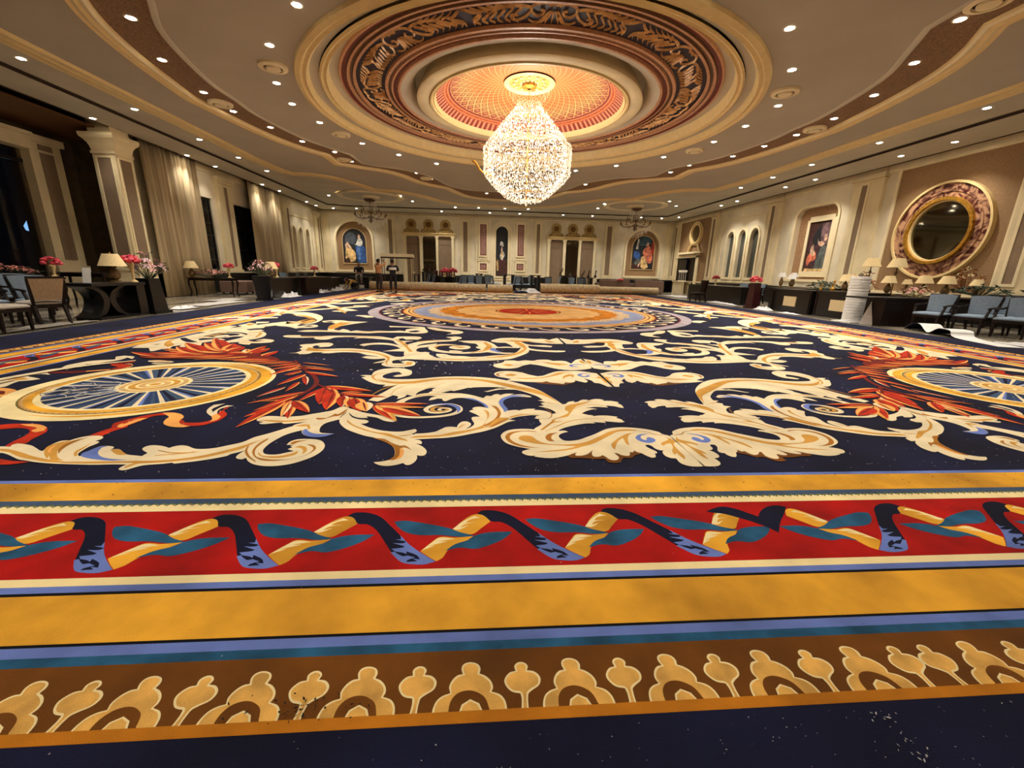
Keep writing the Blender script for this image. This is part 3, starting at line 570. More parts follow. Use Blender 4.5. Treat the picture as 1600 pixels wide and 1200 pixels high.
def draw(items,b,T,flip,zf_=None):
    for it in items:
        z=zn()
        if it[0]=='P':
            pts=smooth_closed(it[2],4) if len(it[2])>5 else it[2]
            b.poly(pts,lambda x,y:(*T(x,y),z),mi=CI[it[1]])
        elif it[0]=='S':
            A,B=strokepoly(it[3],it[2]); n=len(A); b.add([(*T(*p),z) for p in A]+[(*T(*p),z) for p in B],[(i,i+1,n+i+1,n+i) for i in range(n-1)],CI[it[1]])
        else:
            _,c,h,w_,b0,tip=it
            for col,pl in ((c,leafpoly(b0,tip,w_)),(h,leafpoly(b0,tip,w_,thin=True)),('d',leafpoly(b0,tip,w_*.12))):
                b.poly(smooth_closed(pl,3),lambda x,y:(*T(x,y),z),mi=CI[col]); z=zn()
NEAR='''P r -5.25,3.25 -5.222,3.267 -5.162,3.292 -5.078,3.295 -4.966,3.287 -4.854,3.23 -4.803,3.188 -4.747,3.122 -4.723,3.045 -4.705,2.971 -4.678,2.9 -4.723,2.833 -4.757,2.847 -4.798,2.958 -4.821,3.046 -4.865,3.124 -4.948,3.186 -5.039,3.198 -5.123,3.171 -5.146,3.15
P r -4.63,2.658 -4.591,2.657 -4.485,2.623 -4.433,2.617 -4.361,2.607 -4.419,2.58 -4.464,2.57 -4.536,2.577
P p -5.089,3.283 -5.011,3.286 -4.941,3.273 -4.843,3.221 -4.812,3.18 -4.829,3.115 -4.877,3.148 -4.893,3.205 -5.015,3.248
P p -4.816,3.107 -4.832,3.147 -4.807,3.175 -4.787,3.147
P r -4.387,3.011 -4.374,3.119 -4.352,3.226 -4.354,3.35 -4.251,3.217 -4.285,3.142 -4.287,3.047 -4.283,3.037 -4.358,3.04
P r -4.413,3.287 -4.382,3.378 -4.314,3.493 -4.229,3.554 -4.178,3.574 -4.16,3.493 -4.235,3.473 -4.259,3.377 -4.268,3.268 -4.286,3.217 -4.29,3.134
P p -4.328,3.217 -4.344,3.26 -4.361,3.252 -4.349,3.304 -4.334,3.278 -4.321,3.322 -4.346,3.331 -4.309,3.362 -4.338,3.368 -4.3,3.415 -4.252,3.419 -4.269,3.349 -4.284,3.251 -4.286,3.208
P p -4.231,3.55 -4.142,3.557 -4.05,3.513 -3.984,3.441 -3.964,3.372 -3.927,3.305 -3.876,3.273 -3.795,3.236 -3.835,3.21 -3.928,3.221 -4.008,3.263 -4.058,3.317 -4.092,3.395 -4.102,3.441 -4.166,3.501
P r -3.927,3.305 -3.972,3.383 -3.934,3.361 -3.89,3.316 -3.812,3.309 -3.749,3.326 -3.722,3.382 -3.709,3.463 -3.668,3.487 -3.655,3.37 -3.7,3.272 -3.765,3.236 -3.848,3.251
P p -3.711,3.326 -3.729,3.393 -3.794,3.488 -3.814,3.561 -3.745,3.512 -3.796,3.612 -3.735,3.561 -3.675,3.499 -3.675,3.405 -3.69,3.352
P r -3.753,3.512 -3.78,3.612 -3.769,3.665 -3.775,3.718 -3.802,3.678 -3.741,3.587 -3.678,3.512 -3.659,3.416 -3.677,3.382 -3.702,3.463
P c -3.779,3.464 -3.855,3.537 -3.899,3.6 -3.932,3.691 -3.94,3.773 -3.864,3.816 -3.882,3.746 -3.876,3.651 -3.83,3.562 -3.842,3.691 -3.823,3.759 -3.753,3.746 -3.809,3.691 -3.812,3.612 -3.776,3.537
S n 0.02 0.03 0.01 : -3.861,3.612 -3.875,3.691 -3.857,3.759
P c -4.815,2.835 -4.792,2.851 -4.762,2.851 -4.719,2.846 -4.739,2.884 -4.728,2.903 -4.681,2.893 -4.602,2.865 -4.532,2.823 -4.473,2.784 -4.441,2.77 -4.456,2.803 -4.483,2.869 -4.489,2.932 -4.474,2.95 -4.433,2.953 -4.423,2.989 -4.398,3.023 -4.358,3.04 -4.3,3.037 -4.259,3.012 -4.241,2.972 -4.254,2.943 -4.21,2.921 -4.201,2.886 -4.208,2.845 -4.198,2.785 -4.183,2.734 -4.153,2.697 -4.13,2.684 -4.153,2.734 -4.146,2.778 -4.144,2.837 -4.116,2.853 -4.047,2.836 -4.028,2.809 -4.025,2.782 -4.007,2.795 -3.973,2.792 -3.908,2.742 -3.855,2.706 -3.792,2.69 -3.744,2.679 -3.746,2.701 -3.746,2.726 -3.781,2.753 -3.826,2.792 -3.838,2.832 -3.818,2.857 -3.775,2.856 -3.714,2.837 -3.663,2.809 -3.652,2.832 -3.619,2.854 -3.57,2.845 -3.518,2.814 -3.478,2.793 -3.428,2.788 -3.358,2.805 -3.301,2.845 -3.225,2.907 -3.192,2.996 -3.136,3.058 -3.081,3.13 -3.013,3.224 -2.935,3.295 -2.883,3.259 -2.876,3.162 -2.903,3.137 -2.946,3.096 -2.987,3.04 -3.008,2.971 -3.024,2.883 -3.023,2.813 -3.012,2.759 -2.977,2.706 -2.932,2.689 -2.88,2.692 -2.831,2.723 -2.796,2.742 -2.832,2.762 -2.854,2.776 -2.836,2.81 -2.862,2.831 -2.843,2.852 -2.896,2.852 -2.893,2.917 -2.857,2.954 -2.797,2.96 -2.722,2.947 -2.67,2.914 -2.625,2.841 -2.61,2.772 -2.616,2.706 -2.64,2.644 -2.681,2.59 -2.733,2.544 -2.791,2.52 -2.848,2.513 -2.911,2.522 -2.975,2.55 -3.024,2.591 -3.062,2.64 -3.076,2.618 -3.112,2.628 -3.136,2.659 -3.14,2.709 -3.131,2.761 -3.161,2.729 -3.196,2.698 -3.203,2.673 -3.277,2.626 -3.356,2.592 -3.43,2.57 -3.464,2.563 -3.482,2.575 -3.531,2.561 -3.596,2.551 -3.642,2.536 -3.669,2.503 -3.691,2.477 -3.72,2.478 -3.742,2.494 -3.749,2.527 -3.742,2.554 -3.817,2.559 -3.928,2.555 -4.077,2.565 -4.18,2.575 -4.258,2.588 -4.342,2.606 -4.402,2.625 -4.463,2.643 -4.522,2.674 -4.6,2.717 -4.66,2.743 -4.683,2.746 -4.733,2.756
P b -4.13,2.69 -4.158,2.734 -4.151,2.772 -4.148,2.817 -4.132,2.848 -4.092,2.85 -4.112,2.823 -4.08,2.758 -4.035,2.707 -3.969,2.663 -3.89,2.638 -3.791,2.624 -3.881,2.614 -3.994,2.634 -4.074,2.659
P g -4.774,2.814 -4.696,2.807 -4.619,2.78 -4.515,2.734 -4.423,2.69 -4.319,2.652 -4.213,2.621 -4.13,2.602 -3.776,2.604 -3.759,2.583 -3.943,2.573 -4.09,2.578 -4.196,2.592 -4.274,2.605 -4.365,2.635 -4.458,2.666 -4.543,2.704 -4.633,2.755 -4.72,2.781
P g -4.437,2.777 -4.479,2.843 -4.478,2.897 -4.457,2.932 -4.423,2.952 -4.4,2.868 -4.369,2.801 -4.308,2.724 -4.236,2.656 -4.18,2.626 -4.223,2.621 -4.269,2.639 -4.335,2.7 -4.299,2.652 -4.348,2.688
P o -4.41,2.938 -4.388,2.974 -4.354,3.01 -4.369,2.952 -4.361,2.854 -4.33,2.775 -4.298,2.724 -4.36,2.788 -4.4,2.868
P p -4.416,2.776 -4.445,2.829 -4.454,2.883 -4.415,2.802 -4.365,2.737
P g -4.203,2.722 -4.233,2.773 -4.238,2.825 -4.251,2.907 -4.216,2.812 -4.2,2.747 -4.158,2.697 -4.165,2.685
P g -4.017,2.776 -4.004,2.793 -3.97,2.788 -3.916,2.748 -3.853,2.703 -3.899,2.698 -3.949,2.724
P g -3.838,2.585 -3.758,2.606 -3.613,2.609 -3.482,2.633 -3.362,2.682 -3.258,2.77 -3.191,2.843 -3.147,2.906 -3.093,2.979 -3.128,2.913 -3.165,2.795 -3.232,2.724 -3.339,2.645 -3.46,2.6 -3.591,2.577 -3.678,2.564 -3.7,2.531 -3.718,2.499 -3.729,2.537 -3.716,2.576
P o -3.744,2.588 -3.602,2.593 -3.45,2.623 -3.322,2.7 -3.219,2.796 -3.285,2.725 -3.39,2.646 -3.508,2.599 -3.641,2.581
S o 0.008 0.012 0.006 : -3.709,2.771 -3.598,2.73 -3.494,2.728 -3.454,2.747
S g 0.01 0.02 0.008 : -3.67,2.688 -3.581,2.705 -3.49,2.722 -3.428,2.746
P o -3.081,2.979 -3.098,2.92 -3.099,2.835 -3.079,2.753 -3.034,2.676 -2.967,2.614 -2.904,2.589 -2.835,2.593 -2.745,2.621 -2.686,2.682 -2.663,2.76 -2.678,2.814 -2.714,2.85 -2.756,2.857 -2.687,2.794 -2.68,2.72 -2.708,2.657 -2.763,2.616 -2.842,2.609 -2.918,2.619 -2.996,2.651 -3.037,2.701 -3.071,2.78 -3.08,2.862 -3.072,2.949
P g -3.016,2.701 -3.023,2.726 -2.977,2.675 -2.918,2.661 -2.845,2.672 -2.793,2.71 -2.772,2.748 -2.761,2.696 -2.792,2.659 -2.853,2.633 -2.917,2.637 -2.976,2.662
P g -2.825,2.81 -2.792,2.837 -2.75,2.815 -2.723,2.774 -2.713,2.721 -2.724,2.695 -2.739,2.748 -2.767,2.788
P o -2.886,2.874 -2.87,2.917 -2.819,2.931 -2.776,2.938 -2.83,2.902 -2.851,2.859
S o 0.008 0.018 0.006 : -3.149,2.835 -3.122,2.754 -3.059,2.664 -2.969,2.578
P c -2.707,3.683 -2.789,3.741 -2.834,3.616 -2.905,3.562 -2.987,3.51 -3.051,3.469 -3.162,3.45 -3.314,3.466 -3.362,3.431 -3.365,3.373 -3.338,3.344 -3.285,3.325 -3.309,3.298 -3.27,3.27 -3.204,3.288 -3.136,3.306 -3.105,3.278 -3.031,3.296 -2.947,3.323 -3.012,3.25 -3,3.215 -2.963,3.209 -2.899,3.259 -2.88,3.188 -2.9,3.137 -2.876,3.071 -2.818,3.015 -2.75,2.99 -2.685,3.005 -2.633,3.06 -2.696,3.069 -2.744,3.086 -2.771,3.136 -2.788,3.222 -2.776,3.294 -2.73,3.35 -2.68,3.398 -2.71,3.428 -2.701,3.573
P b -2.891,3.112 -2.891,3.154 -2.878,3.162 -2.851,3.12 -2.792,3.07 -2.733,3.056 -2.633,3.06 -2.685,3.005 -2.75,2.99 -2.818,3.015 -2.873,3.071
P g -3.351,3.363 -3.255,3.368 -3.119,3.352 -3.015,3.38 -2.944,3.399 -3.012,3.342 -3.141,3.315 -3.251,3.334
P o -2.906,3.419 -2.879,3.419 -2.819,3.419 -2.787,3.499 -2.784,3.53 -2.75,3.509 -2.736,3.573 -2.714,3.683 -2.709,3.53 -2.736,3.468 -2.777,3.448 -2.838,3.38 -2.878,3.38
P g -3,3.224 -2.952,3.259 -2.896,3.259 -2.855,3.17 -2.864,3.153 -2.9,3.223 -2.949,3.22
P c -2.707,3.672 -2.651,3.638 -2.569,3.573 -2.472,3.519 -2.395,3.488 -2.306,3.426 -2.214,3.338 -2.25,3.319 -2.322,3.348 -2.392,3.417 -2.453,3.447 -2.497,3.457 -2.472,3.417 -2.54,3.417 -2.605,3.458 -2.657,3.53 -2.677,3.562 -2.638,3.478 -2.593,3.418 -2.529,3.378 -2.48,3.368 -2.44,3.33 -2.452,3.288 -2.493,3.274 -2.416,3.201 -2.305,3.131 -2.205,3.1 -2.13,3.099 -2.073,3.129 -2.033,3.154 -2.013,3.111 -2.031,3.062 -2.053,3.046 -1.976,3.028 -1.965,2.95 -2.005,2.935 -1.968,2.927 -1.942,2.889 -1.939,2.852 -1.981,2.86 -1.941,2.824 -1.906,2.774 -1.885,2.72 -1.891,2.661 -1.916,2.649 -1.945,2.662 -1.936,2.618 -1.941,2.563 -1.965,2.517 -1.99,2.512 -2.016,2.541 -2.057,2.513 -2.106,2.5 -2.154,2.509 -2.197,2.539 -2.211,2.557 -2.157,2.568 -2.111,2.597 -2.097,2.659 -2.113,2.75 -2.146,2.82 -2.202,2.893 -2.296,2.969 -2.392,3.017 -2.497,3.091 -2.582,3.168 -2.657,3.275 -2.694,3.369 -2.703,3.448 -2.695,3.53
P o -2.314,2.97 -2.233,2.953 -2.158,2.877 -2.091,2.826 -2.05,2.825 -1.991,2.742 -2.05,2.79 -2.081,2.777 -2.063,2.71 -2.065,2.633 -2.083,2.59 -2.119,2.585 -2.097,2.646 -2.107,2.737 -2.146,2.82 -2.218,2.9
P p -2.081,2.777 -2.059,2.777 -2.041,2.709 -2.046,2.62 -2.078,2.59 -2.064,2.658
P g -2.634,3.379 -2.611,3.312 -2.535,3.22 -2.421,3.124 -2.32,3.065 -2.215,3.007 -2.138,2.952 -2.047,2.905 -2.064,2.936 -2.147,2.999 -2.228,3.064 -2.326,3.089 -2.43,3.158 -2.546,3.256
S g 0.008 0.02 0.01 : -2.147,2.999 -2.096,3.014 -2.05,3.029
P c -2.017,3.053 -1.938,3.064 -1.867,3.093 -1.828,3.144 -1.787,3.196 -1.736,3.199 -1.702,3.187 -1.693,3.259 -1.663,3.321 -1.623,3.325 -1.591,3.277 -1.593,3.222 -1.629,3.151 -1.592,3.186 -1.564,3.249 -1.564,3.286 -1.583,3.364 -1.585,3.424 -1.557,3.444 -1.515,3.444 -1.551,3.507 -1.595,3.561 -1.616,3.594 -1.59,3.627 -1.568,3.638 -1.591,3.661 -1.569,3.708 -1.517,3.72 -1.442,3.685 -1.494,3.829 -1.557,3.918 -1.639,3.992 -1.719,4.005 -1.782,3.983 -1.853,3.891 -1.883,3.916 -1.892,3.969 -1.94,3.982 -1.975,3.942 -2.019,3.916 -2.007,4.008 -1.957,4.063 -2.031,4.076 -2.107,4.048 -2.178,3.994 -2.228,3.915 -2.25,3.826 -2.333,3.826 -2.289,3.953 -2.205,4.061 -2.121,4.146 -2.002,4.176 -1.853,4.172 -1.728,4.165 -1.601,4.1 -1.486,3.998 -1.453,4.081 -1.404,4.068 -1.387,4.102 -1.353,4.139 -1.311,4.131 -1.321,4.091 -1.251,4.155 -1.162,4.161 -1.213,4.098 -1.136,4.127 -1.06,4.128 -0.988,4.057 -1.003,4.029 -1.109,4.048 -1.193,4.028 -1.262,3.959 -1.29,3.881 -1.287,3.78 -1.259,3.661 -1.27,3.605 -1.205,3.627 -1.16,3.627 -1.17,3.604 -1.083,3.657 -0.999,3.662 -1.018,3.627 -0.959,3.62 -0.897,3.582 -0.865,3.505 -0.875,3.442 -0.905,3.39 -0.956,3.38 -1.021,3.421 -1.021,3.452 -0.979,3.473 -1.05,3.484 -1.124,3.463 -1.198,3.432 -1.265,3.372 -1.205,3.346 -1.269,3.313 -1.327,3.247 -1.396,3.166 -1.481,3.098 -1.575,3.048 -1.667,3.001 -1.756,2.97 -1.864,2.956 -2.029,2.938
P b -1.695,4.005 -1.599,3.989 -1.518,3.893 -1.456,3.78 -1.434,3.685 -1.457,3.696 -1.494,3.804 -1.557,3.905
P b -1.275,4.027 -1.188,4.098 -1.022,4.085 -1.193,4.028 -1.262,3.959 -1.29,3.881 -1.287,3.78 -1.259,3.661 -1.27,3.593 -1.297,3.571 -1.301,3.638 -1.332,3.805 -1.333,3.881 -1.309,3.973
P o -1.41,3.761 -1.365,3.732 -1.332,3.616 -1.329,3.506 -1.363,3.362 -1.42,3.267 -1.487,3.194 -1.565,3.15 -1.487,3.23 -1.419,3.324 -1.375,3.423 -1.357,3.528 -1.368,3.638
P g -1.494,3.627 -1.45,3.605 -1.433,3.506 -1.453,3.363 -1.494,3.23 -1.559,3.159 -1.641,3.116 -1.728,3.083 -1.823,3.027 -2.003,3.005 -2.046,2.969 -1.879,2.98 -1.76,3.01 -1.639,3.066 -1.513,3.15 -1.407,3.229 -1.308,3.343 -1.249,3.412 -1.124,3.463 -1.248,3.422 -1.361,3.402 -1.434,3.248 -1.487,3.176 -1.46,3.324 -1.451,3.464 -1.465,3.571
P g -1.261,3.443 -1.156,3.506 -1.024,3.516 -0.956,3.484 -1.04,3.505 -1.159,3.474 -1.234,3.422
P o -1.448,3.167 -1.379,3.285 -1.307,3.362 -1.25,3.398 -1.309,3.323 -1.381,3.229
S g 0.008 0.015 0.005 : -1.688,3.16 -1.659,3.231 -1.634,3.259
S g 0.01 0.025 0.02 0.006 : -2.177,4.034 -2.113,4.09 -1.996,4.125 -1.849,4.12
S c 0.03 0.05 0.05 0.045 0.045 0.05 0.055 0.055 0.05 0.045 0.05 0.045 0.045 0.04 0.035 0.03 0.03 0.03 0.02 : -2.355,3.754 -2.326,3.616 -2.237,3.487 -2.124,3.434 -1.987,3.433 -1.851,3.459 -1.751,3.518 -1.704,3.605 -1.719,3.719 -1.792,3.791 -1.883,3.798 -1.968,3.747 -2.011,3.65 -1.976,3.572 -1.895,3.546 -1.819,3.576 -1.787,3.627 -1.813,3.677 -1.872,3.673 -1.893,3.634 -1.866,3.611
S b 0.01 0.035 0.05 0.045 0.03 0.01 : -1.718,3.561 -1.711,3.638 -1.734,3.719 -1.799,3.784 -1.884,3.808 -1.972,3.779
S g 0.01 0.03 0.04 0.03 0.01 : -1.837,3.696 -1.927,3.707 -1.956,3.638 -1.922,3.594 -1.862,3.576
S g 0.01 0.02 0.03 0.01 : -1.922,3.594 -1.871,3.594 -1.809,3.627 -1.841,3.661
P w -0.9,2.636 -0.881,2.595 -0.8,2.594 -0.714,2.577 -0.645,2.581 -0.639,2.526 -0.59,2.512 -0.547,2.534 -0.511,2.588 -0.456,2.587 -0.412,2.633 -0.365,2.658 -0.363,2.691 -0.388,2.724 -0.531,2.727 -0.673,2.729 -0.822,2.699
P c -1.351,2.989 -1.335,3.054 -1.297,3.108 -1.243,3.138 -1.174,3.148 -1.096,3.141 -1.051,3.119 -1.001,3.064 -0.893,3.093 -0.833,3.106 -0.801,3.082 -0.847,3.056 -0.882,3.023 -0.897,2.984 -0.89,2.939 -0.867,2.901 -0.819,2.895 -0.749,2.918 -0.688,2.962 -0.593,3.033 -0.487,3.128 -0.417,3.163 -0.336,3.177 -0.256,3.169 -0.18,3.151 -0.111,3.117 -0.056,3.068 -0.046,3.027 -0.001,2.979 0.002,2.787 0.001,2.588 0.007,2.455 -0.04,2.447 -0.104,2.457 -0.141,2.501 -0.139,2.574 -0.173,2.582 -0.196,2.613 -0.196,2.666 -0.18,2.699 -0.169,2.707 -0.199,2.716 -0.221,2.744 -0.227,2.79 -0.243,2.812 -0.269,2.808 -0.273,2.785 -0.26,2.745 -0.24,2.711 -0.232,2.678 -0.248,2.656 -0.261,2.659 -0.266,2.62 -0.283,2.594 -0.308,2.589 -0.333,2.621 -0.354,2.664 -0.376,2.68 -0.39,2.713 -0.409,2.681 -0.435,2.687 -0.444,2.649 -0.462,2.623 -0.485,2.624 -0.512,2.64 -0.531,2.667 -0.553,2.672 -0.543,2.63 -0.54,2.599 -0.56,2.564 -0.59,2.554 -0.617,2.57 -0.632,2.611 -0.647,2.637 -0.671,2.617 -0.705,2.612 -0.719,2.628 -0.713,2.675 -0.695,2.718 -0.676,2.746 -0.715,2.697 -0.747,2.66 -0.79,2.634 -0.828,2.63 -0.839,2.641 -0.838,2.656 -0.817,2.688 -0.852,2.667 -0.889,2.641 -0.94,2.617 -1.001,2.597 -1.059,2.599 -1.111,2.615 -1.136,2.628 -1.096,2.659 -1.135,2.636 -1.171,2.641 -1.2,2.663 -1.213,2.695 -1.199,2.721 -1.16,2.743 -1.14,2.748 -1.194,2.771 -1.248,2.8 -1.302,2.842 -1.335,2.902
P o -1.032,3.064 -1.1,3.103 -1.178,3.104 -1.247,3.087 -1.29,3.054 -1.316,2.989 -1.308,2.913 -1.273,2.847 -1.22,2.8 -1.156,2.776 -1.072,2.769 -1.136,2.787 -1.208,2.828 -1.261,2.888 -1.283,2.963 -1.266,3.027 -1.217,3.073 -1.143,3.093
P g -1.216,2.956 -1.193,2.994 -1.147,3.006 -1.104,2.98 -1.081,2.923 -1.048,2.873 -0.986,2.837 -0.891,2.826 -0.816,2.834 -0.738,2.857 -0.649,2.917 -0.548,3.006 -0.476,3.072 -0.381,3.12 -0.296,3.133 -0.222,3.111 -0.239,3.095 -0.309,3.095 -0.395,3.078 -0.466,3.018 -0.573,2.916 -0.67,2.832 -0.754,2.787 -0.81,2.754 -0.912,2.717 -1.007,2.702 -1.137,2.693 -1.004,2.721 -0.882,2.749 -0.801,2.793 -0.895,2.806 -1.012,2.826 -1.091,2.844 -1.164,2.881 -1.205,2.918
P o -1.005,2.972 -0.982,3.024 -0.952,3.05 -0.886,3.069 -0.936,3.023 -0.959,2.971 -0.958,2.921 -0.943,2.89 -0.982,2.891 -1.002,2.922
P g -0.259,3.056 -0.316,3.043 -0.401,2.978 -0.48,2.89 -0.524,2.83 -0.535,2.761 -0.525,2.732 -0.5,2.794 -0.45,2.89 -0.394,2.952 -0.399,2.914 -0.407,2.84 -0.394,2.804 -0.375,2.888 -0.344,2.977 -0.305,3.029
P b -0.15,3.034 -0.2,3.028 -0.249,3.009 -0.29,2.963 -0.295,2.912 -0.271,2.869 -0.229,2.847 -0.183,2.861 -0.153,2.898 -0.153,2.936 -0.184,2.962 -0.207,2.943 -0.224,2.899 -0.245,2.912 -0.251,2.95 -0.228,2.995
S o 0.004 0.012 0.005 : -0.228,3.094 -0.158,3.069 -0.121,3.027 -0.066,3.007 -0.026,3
P g -0.048,2.973 -0.04,2.922 -0.077,2.884 -0.113,2.86 -0.143,2.824 -0.136,2.795 -0.091,2.83 -0.058,2.835 -0.075,2.765 -0.116,2.686 -0.121,2.633 -0.092,2.664 -0.093,2.632 -0.086,2.549 -0.061,2.61 -0.058,2.708 -0.044,2.823 -0.006,2.871 -0.019,2.921
P c -1.077,3.126 -1.043,3.183 -0.996,3.256 -0.999,3.294 -1.005,3.349 -0.994,3.373 -1.043,3.405 -0.815,3.54 -0.762,3.54 -0.665,3.548 -0.581,3.522 -0.485,3.436 -0.628,3.323 -0.717,3.277 -0.822,3.188 -0.874,3.111 -0.894,3.083 -1.003,3.05
P c -0.715,3.796 -0.679,3.812 -0.641,3.873 -0.576,3.905 -0.591,3.863 -0.55,3.874 -0.481,3.948 -0.423,3.944 -0.445,3.906 -0.364,3.966 -0.303,3.971 -0.262,3.939 -0.286,3.911 -0.195,3.907 -0.129,3.865 -0.157,3.84 -0.133,3.774 -0.14,3.686 -0.172,3.695 -0.216,3.734 -0.297,3.759 -0.289,3.701 -0.326,3.705 -0.424,3.714 -0.518,3.685 -0.452,3.676 -0.406,3.652 -0.462,3.639 -0.528,3.593 -0.593,3.522 -0.661,3.428 -0.594,3.47 -0.532,3.484 -0.494,3.47 -0.504,3.453 -0.441,3.47 -0.37,3.469 -0.28,3.435 -0.306,3.41 -0.269,3.361 -0.268,3.297 -0.31,3.29 -0.373,3.306 -0.436,3.322 -0.432,3.278 -0.479,3.291 -0.544,3.299 -0.53,3.268 -0.597,3.269 -0.674,3.246 -0.765,3.202 -0.828,3.159 -0.874,3.111 -0.875,3.076 -0.952,3.05 -1.053,3.064 -1.076,3.133 -0.997,3.249 -0.999,3.294 -1.005,3.349 -0.98,3.373 -0.926,3.388 -0.876,3.454 -0.86,3.479 -0.831,3.514 -0.824,3.557 -0.848,3.629 -0.894,3.685 -0.961,3.733 -0.901,3.762 -0.929,3.831 -0.868,3.862 -0.942,3.924 -0.889,3.935 -0.926,4.055 -0.994,4.157 -1.061,4.24 -1.125,4.301 -1.194,4.312 -1.299,4.311 -1.369,4.273 -1.439,4.224 -1.479,4.235 -1.452,4.248 -1.396,4.297 -1.311,4.361 -1.276,4.349 -1.225,4.375 -1.38,4.412 -1.591,4.396 -1.619,4.377 -1.64,4.369 -1.633,4.395 -1.727,4.306 -1.798,4.244 -1.827,4.267 -1.92,4.183 -1.975,4.136 -2.035,4.147 -2.052,4.182 -2.022,4.265 -2.033,4.302 -1.994,4.377 -2.073,4.351 -2.151,4.228 -2.176,4.134 -2.17,4.089 -2.204,4.067 -2.263,4.111 -2.271,4.044 -2.309,3.979 -2.336,3.958 -2.34,4.044 -2.4,4.087 -2.475,3.916 -2.502,3.875 -2.597,3.915 -2.574,4.02 -2.514,4.2 -2.463,4.396 -2.429,4.501 -2.488,4.447 -2.575,4.407 -2.558,4.485 -2.654,4.51 -2.761,4.603 -2.908,4.802 -2.869,4.848 -2.952,4.908 -2.889,4.925 -2.818,4.911 -2.832,5.089 -2.778,5.228 -2.678,5.285 -2.569,5.307 -2.421,5.204 -2.367,5.069 -2.374,4.922 -2.453,4.858 -2.51,4.841 -2.561,4.871 -2.528,4.934 -2.469,4.984 -2.537,5.098 -2.608,5.062 -2.679,4.931 -2.673,4.838 -2.612,4.764 -2.489,4.737 -2.336,4.74 -2.2,4.773 -2.058,4.837 -1.909,4.871 -1.756,4.884 -1.601,4.869 -1.416,4.82 -1.295,4.762 -1.15,4.648 -1.015,4.497 -0.892,4.316 -0.829,4.171 -0.77,3.99
P g -0.92,4.316 -0.839,4.194 -0.792,4.056 -0.74,3.822 -0.803,3.989 -0.866,4.101 -0.938,4.17 -1.07,4.289 -1.236,4.44 -1.449,4.628 -1.673,4.725 -1.898,4.735 -2.109,4.644 -2.241,4.558 -2.448,4.527 -2.606,4.606 -2.747,4.776 -2.64,4.69 -2.503,4.622 -2.326,4.64 -2.12,4.73 -1.903,4.794 -1.676,4.793 -1.448,4.729 -1.229,4.576 -1.058,4.43
P g -0.701,3.575 -0.721,3.629 -0.706,3.704 -0.67,3.762 -0.575,3.823 -0.459,3.874 -0.365,3.938 -0.47,3.833 -0.58,3.743 -0.638,3.648 -0.704,3.505 -0.741,3.437 -0.841,3.388 -0.88,3.324 -0.797,3.324 -0.9,3.271 -0.992,3.133 -1.026,3.112 -1.011,3.147 -0.913,3.294 -0.878,3.372 -0.804,3.437 -0.716,3.531
P g -0.74,3.822 -0.826,3.842 -0.909,3.883 -0.829,3.822
S g 0.005 0.015 0.012 0.005 : -0.987,3.091 -0.874,3.203 -0.741,3.324 -0.586,3.379 -0.41,3.394
S o 0.005 0.015 0.005 : -1.02,3.119 -0.916,3.278 -0.869,3.356
S g 0.005 0.012 0.005 : -0.638,3.648 -0.527,3.753 -0.405,3.783 -0.304,3.759
S o 0.005 0.01 0.005 : -1.011,3.389 -0.926,3.388 -0.879,3.454 -0.868,3.575 -0.912,3.685
S g 0.01 0.02 0.03 0.02 0.006 : -2.643,5.028 -2.749,4.985 -2.795,4.865 -2.713,4.682 -2.6,4.579
S g 0.005 0.012 0.005 : -2.425,4.087 -2.418,4.291 -2.346,4.449 -2.24,4.551
S g 0.005 0.012 0.005 : -2.117,4.294 -2.047,4.421 -1.912,4.574
S g 0.005 0.015 0.01 0.005 : -2.615,4.085 -2.559,4.289 -2.467,4.447 -2.399,4.548
S d 0.03 0.05 0.05 0.04 0.02 : -4.049,5.719 -3.735,5.234 -3.483,4.88 -3.329,4.566 -3.289,4.286 -3.314,4.036 -3.327,3.911
S d 0.02 0.04 0.03 : -3.309,4.512 -3.153,4.361 -3.005,4.314
L r p 0.08 -4.343,5.791 -4.852,5.646
L r p 0.08 -4.256,5.711 -4.75,5.55
L r p 0.08 -4.122,5.675 -4.589,5.46
L r p 0.08 -3.941,5.562 -4.236,5.324
L r p 0.08 -3.772,5.268 -3.987,5.024
L d p 0.07 -3.32,3.994 -3.578,3.87
L d p 0.07 -3.316,3.832 -3.474,3.595
L d r 0.08 -3.746,5.164 -3.758,4.843
L r p 0.07 -3.594,4.939 -3.646,4.587
L r p 0.07 -4.023,5.638 -4.36,5.449
L r p 0.1 -3.877,5.486 -4.122,5.153
L r p 0.11 -3.847,5.411 -3.989,4.883
L r p 0.09 -3.703,5.098 -3.828,4.887
L r p 0.09 -3.602,4.939 -3.699,4.441
L r c 0.07 -3.565,4.847 -3.396,4.459
L r p 0.06 -3.524,4.589 -3.503,4.201
L r c 0.06 -3.575,4.38 -3.693,4.012
L r p 0.07 -3.307,4.203 -3.675,3.802
L r p 0.08 -3.329,4.101 -3.506,3.595
L r p 0.09 -3.315,3.911 -3.505,3.431
L r p 0.12 -3.357,3.871 -3.434,3.189
L r p 0.12 -3.313,3.891 -3.126,3.398
L p c 0.07 -3.31,3.871 -3.198,3.43
L r p 0.12 -3.283,3.891 -3.008,3.543
L r p 0.08 -3.17,4.336 -3.24,3.872
L r p 0.15 -3.161,4.386 -3.009,3.776
L r p 0.15 -3.07,4.313 -2.888,3.612
L d p 0.06 -3.893,5.563 -3.465,5.406
L d p 0.06 -3.816,5.375 -3.353,5.193
L r p 0.07 -3.749,5.269 -3.315,5.126
L r p 0.09 -3.646,5.05 -3.171,4.826
